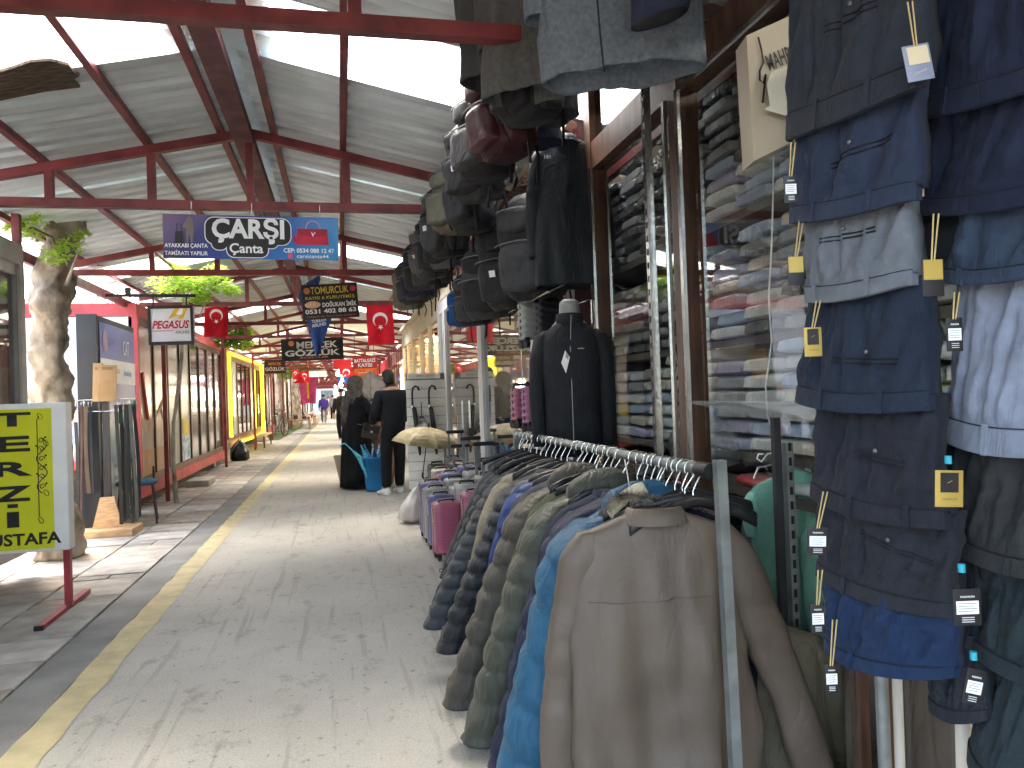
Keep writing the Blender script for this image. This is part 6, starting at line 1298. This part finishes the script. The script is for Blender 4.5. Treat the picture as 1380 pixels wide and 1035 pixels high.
# ---- grey tailored coats hanging from the roof (only their lower ends show)
GB = cloth('wool_grey_blue', (.14, .165, .19), var=.12, vs=60, bump=.35, bs=260); GD = cloth('wool_grey', (.105, .105, .10), vs=50, bump=.3); GDK = cloth('wool_dark', (.045, .048, .048)); NVW = cloth('wool_navy', (.022, .028, .055))
def hung_coat(lab, u, v, y, W, L, m, rot, **k):
    a = at(u, v, Y=y); return garment('coat', lab, 'coat', (a.x, y, a.z+L), rot, W, L, m, kind='coat', collar=True, group=None, drape=.03, **k)
hung_coat('blue grey wool coat hanging at the top right, its vent open', 835, 103, 2.28, .235, .80, GB, radians(-25), seed=31, lsp=.03, rsp=.03, sl=.72, thick=.09, flare=1.08)
a = at(835, 103, Y=2.28)
mb = MB(); mb.tube([at(814, 96, Y=2.16), at(808, 40, Y=2.16), at(804, -10, Y=2.16)], .003, 5); t_ = [o for o in COL.objects if o.get('label', '').startswith('blue grey wool')][0]; mb.build('vent_seam', NVW, t_, True)
hung_coat('navy blazer whose open sleeve end hangs in front of the blue grey coat', 885, -60, 2.02, .2, .75, NVW, radians(-20), seed=32, lsp=-.02, rsp=.02, sl=.72)
t = thing('jacket_sleeve', 'open navy sleeve end hanging over the blue grey coat', 'sleeve', at(890, 10, Y=2.0))
MB().loft([(at(893, -60, Y=2.02), (.10, 0, 0), (0, .05, 0)), (at(891, 0, Y=2.0), (.088, 0, 0), (0, .05, 0)), (at(889, 26, Y=1.98), (.082, 0, .025), (0, .06, 0))], 24, 2.2, cap=False).build('sleeve', NVW, t, True)
MB().loft([(at(889, 25, Y=1.98), (.08, 0, .0245), (0, .058, 0)), (at(889, 15, Y=1.99), (.076, 0, .02), (0, .055, 0))], 24, 2.2).build('lining', MATS['black_plastic'], t, True)
hung_coat('grey brown blazer left of the blue grey coat', 715, 128, 2.95, .17, .8, GD, radians(-40), seed=33, lsp=.03, rsp=.02, thick=.09)
hung_coat('darker grey jacket behind the grey brown blazer', 680, 105, 3.15, .17, .8, cloth('wool_charcoal', (.06, .062, .06)), radians(-45), seed=34, lsp=.03, rsp=.02)
hung_coat('black jacket hem lowest of the hanging tailored coats', 728, 160, 3.3, .15, .8, GDK, radians(-30), seed=35, lsp=.05, rsp=.05)
hung_coat('small dark jacket behind the tailored coats, above the logo jacket', 715, 196, 3.7, .13, .6, NVW, radians(-35), seed=36, lsp=.04, rsp=.02)
t = thing('hanging_rail', 'rail fixed under the roof carrying the tailored wool coats', 'rail', (1.0, 3, 3.0)); MB().tube([(1.0, 1.2, 2.97), (.95, 4.6, 2.97)], .014, 8).build('rail', GALV, t, True)

# ---- jacket with white logo, hanging
HB = cloth('softshell_black', (.014, .019, .024), rough=.6)
a = at(762, 192, Y=3.95)
t = garment('jacket', 'black softshell jacket with a small white logo hanging above the dummy', 'jacket', (a.x, 3.95, a.z+.02), radians(-8), .175, .80, HB, drape=.03, kind='coat', seed=41, lsp=.02, rsp=.05, sl=.80, thick=.09, flare=1.12, fold_amp=.012, sleeve_r=.058)
o = text('HH', .035, .022, (-.115, -.105, -.13), WINK, t, bold=.06); MB().tube([(.0, -.098, -.02), (.0, -.105, -.4), (.0, -.105, -.78)], .003, 4).build('zipper', MATS['black_plastic'], t)
t = thing('clip_rail', 'chrome wire arm and chain beside the dummy', 'bracket', at(800, 405, Y=3.8)); MB().tube([at(772, 412, Y=3.7), at(797, 403, Y=3.85), at(797, 385, Y=3.86)], .004, 5).build('arm', CHROME, t, True); MB().tube([at(797, 403, Y=3.86), at(798, 436, Y=3.86)], .006, 6).build('chain', CHROME, t, True)

# ---- mannequin
t = thing('mannequin', 'headless grey mannequin in a black zipped jacket with a hang tag', 'mannequin', (1.115, 3.62, 1.09), (0, 0, radians(-18))); t.scale = (.84, .84, .84)
MNQ = mat('mannequin_grey', (.24, .25, .24), rough=.35, coat=.3)
MB().loft([((0, y_, z), (a_, 0, 0), (0, b_, 0)) for z, y_, a_, b_ in ((.60, 0, .14, .08), (.66, 0, .09, .07), (.70, -.005, .062, .06), (.745, -.015, .058, .06), (.775, -.02, .056, .058), (.79, -.022, .04, .04), (.792, -.022, .005, .005))], 22, 2).build('neck', MNQ, t)
JK = cloth('jacket_black_matte', (.013, .014, .017), rough=.7)
MB().loft([((0, 0, z), (a_, 0, 0), (0, b_, 0)) for z, a_, b_ in ((-.12, .165, .10), (.05, .165, .105), (.25, .165, .105), (.42, .175, .11), (.54, .175, .105), (.60, .155, .09), (.645, .10, .075), (.66, .075, .07))], 44, 2.5, disp=lambda p, q, th: .010*fbm((p.x*12, p.y*12, p.z*4), (1, 1, 1), 3)).build('jacket_body', JK, t)
for s in (-1, 1): MB().loft([((s*x, y_, z), (r, 0, 0), (0, r, 0)) for x, y_, z, r in ((.13, 0, .615, .03), (.16, 0, .58, .055), (.19, 0, .45, .056), (.205, .0, .25, .05), (.20, .0, .0, .044), (.195, -.0, -.06, .04))], 20, 2, disp=lambda p, q, th: .008*fbm(p, (16, 16, 14), 5+s)).build('jacket_sleeve', JK, t)
MB().loft([((0, -.005, z), (a_, 0, 0), (0, b_, 0)) for z, a_, b_ in ((.635, .095, .075), (.67, .082, .075), (.705, .08, .078), (.71, .072, .07))], 26, 2).build('jacket_collar', JK, t)
MB().tube([(.01, -.079, .70), (.0, -.106, .5), (.0, -.108, .2), (0, -.105, -.1)], .003, 4).build('zipper', MATS['zip_grey'], t)
text('bolzen', .035, .008, (.06, -.107, .50), WINK, t)
MB().box((-.155, -.075, .44), (.155, -.074, .443)).build('chest_seam', BLACK, t)
o = MB().prism([(-.055, -.125, .42), (-.03, -.13, .49), (-.005, -.125, .45), (-.03, -.12, .36)], (0, .001, 0)).build('price_tag', WINK, t); MB().prism([(-.03, -.128, .49), (-.01, -.132, .46), (-.015, -.13, .435), (-.035, -.126, .46)], (0, .001, 0)).build('price_tag', mat('tag_blue', (.1, .25, .5), col2=(.6, .3, .15), vs=30), t)
MB().tube([(0, .02, -.12), (0, .02, -.93)], .014, 8).build('stand_pole', GALV, t)

# ================================================================ TROUSERS ON THE RIGHT
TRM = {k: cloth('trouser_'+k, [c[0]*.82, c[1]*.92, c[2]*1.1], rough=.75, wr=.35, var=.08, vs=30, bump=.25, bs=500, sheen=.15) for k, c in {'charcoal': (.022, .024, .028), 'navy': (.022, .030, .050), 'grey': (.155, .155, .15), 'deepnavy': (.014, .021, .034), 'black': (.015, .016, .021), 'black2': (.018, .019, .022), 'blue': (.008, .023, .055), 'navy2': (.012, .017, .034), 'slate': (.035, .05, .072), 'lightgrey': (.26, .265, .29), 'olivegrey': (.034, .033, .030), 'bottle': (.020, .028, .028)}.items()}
PA0, PA1 = V((.935, 1.43, 0)), V((.995, 1.10, 0)); PB0, PB1 = V((1.105, 1.36, 0)), V((1.11, 1.00, 0))
def pant(label, m, plane, bl, br, tl, tr, seed, bulge=.028, pocket=None, loops=(.3, .75), lean=.012, depth=0):
    depth = .04-.0095*((seed-1) % 8) if seed < 20 else -.04
    """bl.. = waistband bottom-left etc. in photo pixels, on the hanging plane"""
    P0, P1 = plane; dr = (P1-P0).normalized(); nn = V((dr.y, -dr.x, 0)); nn = nn if nn.dot(V((-1, -.4, 0))) > 0 else -nn
    o0 = P0+nn*depth
    c = {k: onplane(p[0], p[1], o0, nn) for k, p in (('bl', bl), ('br', br), ('tl', tl), ('tr', tr))}
    t = thing('trousers', label, 'trousers', c['bl'], group='trousers hung in columns at the right')
    NX, NZ = 44, 34; vs = []; band = MB(); bandv = []
    def P(s, q, off=0):
        # q 0 top .. 1 bottom
        a = c['tl'].lerp(c['bl'], q); b = c['tr'].lerp(c['br'], q); p = a.lerp(b, s)
        sag = V((0, 0, -.012*sin(pi*s)*q))
        x = 2*s-1; bl_ = bulge*(max(0, 1-x*x)**.5)*(.6+.55*q)
        fo = 0
        if q < .87: 
            g = min(1, (.87-q)/.15)
            fo = g*(.020*fbm((s*5.5+q*1.5, q*1.3, seed*3.3), (1, 1, 1))+.012*fbm((s*14+q*3, q*2.6, seed*1.3), (1, 1, 1))+.005*fbm((s*9, q*12, seed), (1, 1, 1)))
            for pc in (.22, .42):   # pleats
                fo -= .012*math.exp(-((s-pc-.05*(1-q))/.018)**2)*min(1, q*2)*g
        return p+sag+nn*(bl_+fo+lean*q+off)
    for j in range(NZ+1):
        for i in range(NX+1): vs.append(P(i/NX, j/NZ*.9))
    k0 = len(vs)
    for j in range(NZ+1):
        for i in range(NX+1): s = i/NX; q = j/NZ*.9; vs.append(P(s, q)-nn*(.03+.03*sin(pi*s)))
    n1 = NX+1; idx = lambda j, i, b=0: b*k0+j*n1+i
    fs = [(idx(j, i), idx(j, i+1), idx(j+1, i+1), idx(j+1, i)) for j in range(NZ) for i in range(NX)]+[(idx(j, i, 1), idx(j+1, i, 1), idx(j+1, i+1, 1), idx(j, i+1, 1)) for j in range(NZ) for i in range(NX)]
    fs += [(idx(j, 0), idx(j+1, 0), idx(j+1, 0, 1), idx(j, 0, 1)) for j in range(NZ)]+[(idx(j, NX), idx(j, NX, 1), idx(j+1, NX, 1), idx(j+1, NX)) for j in range(NZ)]+[(idx(NZ, i), idx(NZ, i+1), idx(NZ, i+1, 1), idx(NZ, i, 1)) for i in range(NX)]
    MB().add(vs, fs, True).build('legs', m, t, True)
    # waistband: closed band with real thickness
    Z = [(.86, .0015), (.865, .0035), (.99, .0035), (1.0, .002), (1.0, -.012), (.87, -.012)]; vs = []
    for q, off in Z:
        for i in range(NX+1): vs.append(P(i/NX, q, off))
    fs = [(j*n1+i, j*n1+i+1, (j+1) % 6*n1+i+1, (j+1) % 6*n1+i) for j in range(6) for i in range(NX)]+[tuple(j*n1 for j in range(6)), tuple(j*n1+NX for j in range(5, -1, -1))]
    MB().add(vs, fs, False).build('waistband', m, t, True)
    for s in loops:
        mb = MB(); pts = [P(s+d_, q_, .0075) for d_, q_ in ((-.018, .84), (.018, .84), (.018, 1.0), (-.018, 1.0))]; mb.prism(pts, -nn*.004).build('belt_loop', m, t, True)
    if pocket:
        s0, s1, q0, q1 = pocket; mb = MB()
        for dq in (0, .035): mb.tube([P(lerp(s0, s1, i/8), lerp(q0, q1, i/8)+dq, .0015) for i in range(9)], .0016, 5)
        mb.build('welt_pocket', mat('seam_dark', (.006, .006, .008), rough=.8), t, True)
        p = P((s0+s1)/2, (q0+q1)/2-.05, .003); MB().loft([(p-nn*.001, dr*.0042, V((0, 0, .0042))), (p+nn*.002, dr*.0035, V((0, 0, .0035)))], 12, 2).build('button', MATS['zip_grey'], t, True)
    mb = MB(); mb.tube([P(i/20, .855, .002) for i in range(21)], .001, 4); mb.build('band_seam', MATS.get('seam_dark') or mat('seam_dark', (.006, .006, .008), rough=.8), t, True)
    return t
A = (PA0, PA1); B = (PB0, PB1)
pant('charcoal trousers at the very top of the left column, beside the paper bag', TRM['charcoal'], A, (1068, 192), (1252, 118), (1068, -60), (1250, -120), 1, pocket=(.35, .75, .45, .42), depth=.05, loops=(.33, .72))
pant('navy trousers second from the top in the left column', TRM['navy'], A, (1073, 302), (1243, 270), (1068, 150), (1238, 90), 2, pocket=(.4, .85, .55, .45), depth=.035)
pant('mid grey trousers with a button pocket in the left column', TRM['grey'], A, (1095, 408), (1238, 384), (1076, 262), (1228, 240), 3, pocket=(.25, .75, .45, .40), depth=.02, loops=(.2, .72))
pant('deep navy trousers below the grey ones, left column', TRM['deepnavy'], A, (1080, 541), (1262, 553), (1096, 375), (1238, 365), 4, pocket=(.40, .85, .60, .62), depth=.035)
pant('black trousers fifth in the left column', TRM['black'], A, (1100, 668), (1283, 713), (1102, 520), (1262, 530), 5, pocket=(.38, .82, .50, .52), depth=.05, loops=(.42, .82))
pant('black trousers sixth in the left column, above the blue ones', TRM['black2'], A, (1108, 772), (1292, 832), (1105, 640), (1280, 690), 6, pocket=(.4, .9, .35, .5), depth=.035, loops=(.32,))
pant('bright navy blue trousers at the bottom of the left column', TRM['blue'], A, (1125, 868), (1294, 912), (1110, 745), (1290, 800), 7, depth=.015, loops=(.4,), bulge=.055)
pant('black trousers lowest between the two columns', TRM['black2'], (PA0+V((.08, 0, 0)), PA1+V((.08, 0, 0))), (1262, 950), (1345, 968), (1248, 830), (1330, 860), 8, loops=())
pant('navy trousers at the top of the right column', TRM['navy2'], B, (1252, 162), (1450, 108), (1255, -60), (1450, -120), 9, pocket=(.55, 1, .3, .2), depth=.04, loops=(.28,))
pant('navy trousers second in the right column', TRM['navy2'], B, (1240, 290), (1450, 268), (1252, 130), (1450, 80), 10, depth=.03, loops=())
pant('slate blue trousers third in the right column', TRM['slate'], B, (1278, 380), (1450, 366), (1265, 250), (1450, 230), 11, depth=.02, loops=(.3,))
pant('pale grey trousers in the right column', TRM['lightgrey'], B, (1280, 590), (1450, 616), (1290, 350), (1450, 345), 12, depth=.03, loops=(.5,))
pant('charcoal trousers under the pale grey ones', TRM['olivegrey'], B, (1288, 732), (1450, 785), (1300, 590), (1450, 600), 13, depth=.04, loops=(.12,))
pant('bottle green trousers low in the right column', TRM['bottle'], B, (1310, 860), (1450, 935), (1300, 715), (1450, 770), 14, depth=.03, loops=())
pant('dark grey trousers at the bottom of the right column', TRM['bottle'], B, (1322, 1010), (1450, 1120), (1318, 850), (1450, 910), 15, depth=.02, loops=(), bulge=.05)
C_ = (PA0+V((.07, .02, 0)), PA1+V((.07, .02, 0)))  # black layer added behind the columns stands in for the shadow between them
pant('black trousers added behind the columns to fill the dark shadow gap, upper ones', TRM['black2'], C_, (1215, 350), (1300, 350), (1215, -60), (1300, -60), 21, loops=(), bulge=.01)
pant('black trousers added behind the columns to fill the dark shadow gap, lower ones', TRM['black2'], C_, (1235, 905), (1330, 915), (1235, 560), (1330, 560), 22, loops=(), bulge=.01)
# the tall stand they hang from
st = thing('trouser_stand', 'cream pole stand from which the trouser columns hang', 'stand', (1.12, 1.3, 0))
for y, x in ((1.47, 1.13),): MB().tube([(x, y, 0), (x, y, 2.35)], .014, 8).build('pole', GALV, st, True)
PW = mat('cream_pole', (.50, .46, .40), rough=.45)
a = at(1208, 960, Y=1.6); MB().tube([(a.x, 1.6, 0), (a.x+.01, 1.6, 1.0)], .012, 8).build('pole', PW, st, True)
a = at(1302, 1000, Y=1.25); MB().tube([(a.x-.02, 1.25, 0), (a.x, 1.25, .9)], .014, 8).build('pole', PW, st, True)
MB().tube([(1.13, 1.47, 2.33), (1.13, .9, 2.33)], .012, 8).build('arm', GALV, st, True)
# tags
GOLD = mat('tag_gold', (.42, .30, .07), rough=.35, metal=.3, bump=0); TBK = mat('tag_black', (.012, .012, .016), rough=.35, bump=0); TBL = mat('tag_navy', (.03, .035, .07), rough=.3, bump=0, coat=.4); TCR = mat('tag_cream', (.62, .52, .34), rough=.45, bump=0); STR = mat('tag_string', (.5, .38, .16), rough=.7); TGB = mat('tag_grey_blue', (.22, .24, .32), rough=.35, bump=0)
CY = mat('tag_cyan', (.03, .35, .45), rough=.4)
def hang_tag(label, u0, v0, u1, v1, y, style, sv=None, tilt=0, wri=None):
    y -= .09
    a = at((u0+u1)/2, v0, Y=y); k = y/F*1.03; w = (u1-u0)*k; h = (v1-v0)*k
    t = thing('hang_tag', label, 'price tag', a, (0, tilt, radians(-12)))
    base, pn, lb = {'gold': (GOLD, TBK, None), 'black': (TBK, WINK, 1), 'navy': (TGB, TCR, None), 'twin': (TBK, GOLD, None)}[style]
    MB().box((-w/2, 0, -h), (w/2, .0016, 0), .0006).build('card', base, t)
    if style == 'gold': MB().box((-w*.32, -.0012, -h*.60), (w*.32, -.0004, -h*.06)).build('panel', TBK, t); text('PREMIUM', w*.5, h*.05, (0, -.0004, -h*.78), mat('gold_dark', (.25, .17, .03), bump=0), t, bold=.01, d=.0012); MB().bar((-w*.08, -.0016, -h*.34), (w*.08, -.0016, -h*.28), .001, h*.012).build('print', GOLD, t)
    elif style == 'black':
        MB().box((-w*.40, -.0012, -h*.68), (w*.40, -.0004, -h*.32)).build('label', WINK, t)
        for i in range(4): MB().box((-w*.33, -.0020, -h*(.38+.07*i)), (w*(.32-.1*(i % 2)), -.0014, -h*(.39+.07*i))).build('printed_line', INK, t)
        text('FASHION', w*.5, h*.055, (0, -.0004, -h*.2), WINK, t, bold=.02, d=.0012)
        for i in range(3): MB().box((-w*.22, -.0020, -h*(.76+.06*i)), (w*.22, -.0006, -h*(.775+.06*i))).build('printed_line', WINK, t)
    elif style == 'navy': MB().box((-w*.36, -.0012, -h*.55), (w*.42, -.0004, -h*.06)).build('panel', TCR, t); text('Carine', w*.5, h*.07, (0.0, -.0004, -h*.76), TCR, t, shear=.3, d=.0012, tilt=.25)
    elif style == 'twin': MB().box((-w*.45, -.0012, -h*.55), (w*.45, -.0004, -h*.0)).build('panel', GOLD, t)
    if sv is not None:
        top = at(u0+(u1-u0)*.5+sv[0], v0-sv[1], Y=y)-a; top = Matrix.Rotation(radians(12), 3, 'Z') @ top
        MB().tube([(-.002, -.001, -h*.05), (top.x-.004, top.y, top.z)], .0014, 5).build('string', STR, t); MB().tube([(.002, -.001, -h*.05), (top.x+.004, top.y, top.z)], .0014, 5).build('string', STR, t)
    return t
hang_tag('grey blue and cream tag hanging at the top between the columns', 1212, 60, 1254, 116, 1.14, 'navy', (2, 58), tilt=-.15)
hang_tag('black tag hanging left of the second navy trousers', 1055, 236, 1075, 277, 1.36, 'black', (4, 44))
hang_tag('black tag with gold foot left of the grey trousers', 1060, 346, 1084, 388, 1.42, 'twin', (8, 50))
hang_tag('gold and black tag right of the grey trousers', 1240, 350, 1273, 406, 1.10, 'twin', (5, 62))
hang_tag('gold tag with black panel left of the deep navy trousers', 1082, 441, 1108, 484, 1.36, 'gold', (8, 36))
hang_tag('black and white tag beside the pale grey trousers', 1273, 428, 1298, 480, 1.12, 'black', (4, 34))
hang_tag('large gold tag with black panel on the fifth trousers', 1258, 634, 1301, 690, 1.08, 'gold', None, tilt=.05)
hang_tag('black tag with white label by the sixth trousers, left edge', 1087, 710, 1117, 752, 1.34, 'black', (8, 48), tilt=.05)
hang_tag('small black tag hanging under the mint shirts, upper one', 1091, 813, 1112, 858, 1.36, 'black', (4, 45))
hang_tag('small black tag, lowest on the left of the blue trousers', 1110, 895, 1130, 938, 1.34, 'black', (5, 60))
hang_tag('large black tag with white label right of the sixth trousers', 1281, 794, 1324, 850, 1.04, 'black', None)
hang_tag('tilted black tag with white label at the lower right', 1303, 903, 1332, 957, 1.04, 'black', None, tilt=.25)
for i, (u, v, y) in enumerate(((1278, 620, 1.08), (1296, 766, 1.05), (1312, 884, 1.05))):
    a = at(u, v, Y=y); t = thing('clip', ['cyan plastic clip above the large gold tag', 'cyan plastic clip above the large black tag', 'cyan plastic clip above the tilted tag at lower right'][i], 'clip', a); MB().tube([(0, 0, -.006), (0, 0, .007)], .0055, 10).build('clip', CY, t)
for i, (u0, v0, u1, v1, y) in enumerate(((1247, 155, 1243, 265, 1.12),)):
    t = thing('string', 'long yellow tag string between the columns', 'string', at(u0, v0, Y=y)); MB().tube([at(u0, v0, Y=y), at(u0-4, v0+60, Y=y), at(u1, v1, Y=y)], .003, 5).build('string', STR, t, True)

# ---- mint shirts behind
MINT = cloth('mint_cotton', (.26, .56, .45), rough=.85, var=.05)
a = at(1072, 632, Y=2.35)
garment('shirt', 'mint green polo shirt on a hanger behind the slotted rail', 'shirt', (a.x, 2.35, a.z-.01), radians(-15), .15, .72, MINT, kind='coat', seed=51, lsp=.01, rsp=.01, sl=.3, thick=.06, flare=1.1, sleeve_r=.04)
a = at(1130, 640, Y=2.2); garment('shirt', 'second mint green shirt with a collar, half behind the trousers', 'shirt', (a.x, 2.2, a.z-.0), radians(-25), .12, .72, cloth('mint_grey', (.22, .46, .36)), kind='coat', seed=52, lsp=.0, rsp=.01, sl=.3, thick=.06, sleeve_r=.04)
a = at(1030, 690, Y=2.5); garment('shirt', 'grey blue knitted sleeve garment left of the mint shirts', 'shirt', (a.x, 2.5, a.z), radians(-10), .08, .5, cloth('knit_blue', (.13, .18, .24), vs=60), kind='coat', seed=53, lsp=.02, rsp=.0, sl=.8, sleeve_r=.04)
t = thing('clear_hanger', 'white plastic hanger holding the mint shirt', 'hanger', at(1022, 617, Y=1.95)); MB().tube([at(u, v, Y=2.3) for u, v in ((1028, 612), (1022, 612), (1020, 618), (1026, 622), (1034, 612), (1060, 606))], .003, 6).build('hook', WINK, t, True); MB().tube([at(u, v, Y=2.3) for u, v in ((1016, 645), (1022, 630), (1050, 624), (1100, 640))], .004, 6).build('shoulder_bar', CHROME, t, True)
# glass table/shelf edge over mint shirts
t = thing('glass_shelf', 'clear plastic sheet edge above the mint shirts', 'shelf', at(1050, 545, Y=1.9)); MB().prism([at(u, v, Y=1.9) for u, v in ((994, 540), (1125, 542), (1120, 570), (1000, 545))], (0, .3, 0)).build('sheet', CLR, t, True)
# coats low right behind the taupe coat
OC = cloth('coat_khaki', (.15, .13, .09)); 
a = at(1035, 842, Y=2.1); garment('coat', 'khaki brown jacket low behind the taupe coat sleeve', 'coat', (a.x, 2.1, a.z), radians(-20), .17, .6, OC, kind='coat', seed=61, lsp=.02, rsp=.03, thick=.07, collar=False)
a = at(1060, 868, Y=2.25); garment('coat', 'grey brown jacket low at the right, by the wooden post', 'coat', (a.x, 2.25, a.z), radians(-10), .2, .7, cloth('coat_greybrown', (.12, .105, .085)), kind='coat', seed=62, lsp=.02, rsp=.04, thick=.07)
a = at(1150, 900, Y=2.2); garment('coat', 'dark charcoal jacket edge beside the wooden post', 'coat', (a.x, 2.2, a.z+.1), radians(0), .07, .8, GDK, kind='coat', seed=63, lsp=.02, rsp=.02, thick=.06)
a = at(1215, 900, Y=1.9); garment('coat', 'brown jacket hanging inside the shop below the blue trousers', 'coat', (a.x, 1.9, a.z+.12), radians(-30), .09, .7, cloth('coat_rose_brown', (.16, .12, .10)), kind='coat', seed=64, lsp=.03, rsp=.03, thick=.06)
a = at(1240, 880, Y=2.4); garment('coat', 'khaki green jacket sleeve deeper inside the shop', 'coat', (a.x, 2.4, a.z+.2), 0, .11, .55, cloth('coat_moss', (.20, .19, .13)), kind='coat', seed=65, lsp=.0, rsp=.02, thick=.06)
t = thing('cardboard_box', 'dark grey box with a red side on the shop floor at lower right', 'box', (2.35, 2.45, .06), (0, 0, .1)); MB().box((-.05, -.2, 0), (.6, .2, .26), .005).build('carton', mat('box_grey', (.14, .13, .13), rough=.6), t); MB().box((-.10, -.2, 0), (-.052, .2, .26)).build('red_side', mat('box_red', (.3, .02, .03)), t)
t = thing('power_strip', 'cream plastic appliance on the shop floor at the lower right corner', 'appliance', (1.85, 1.62, .06), (0, 0, .3)); MB().box((-.14, -.07, 0), (.16, .07, .06), .02).build('body', mat('cream_plastic', (.6, .56, .42), rough=.4), t); MB().tube([(.08, 0, .06), (.08, 0, .085)], .025, 12).build('knob', BLACK, t)
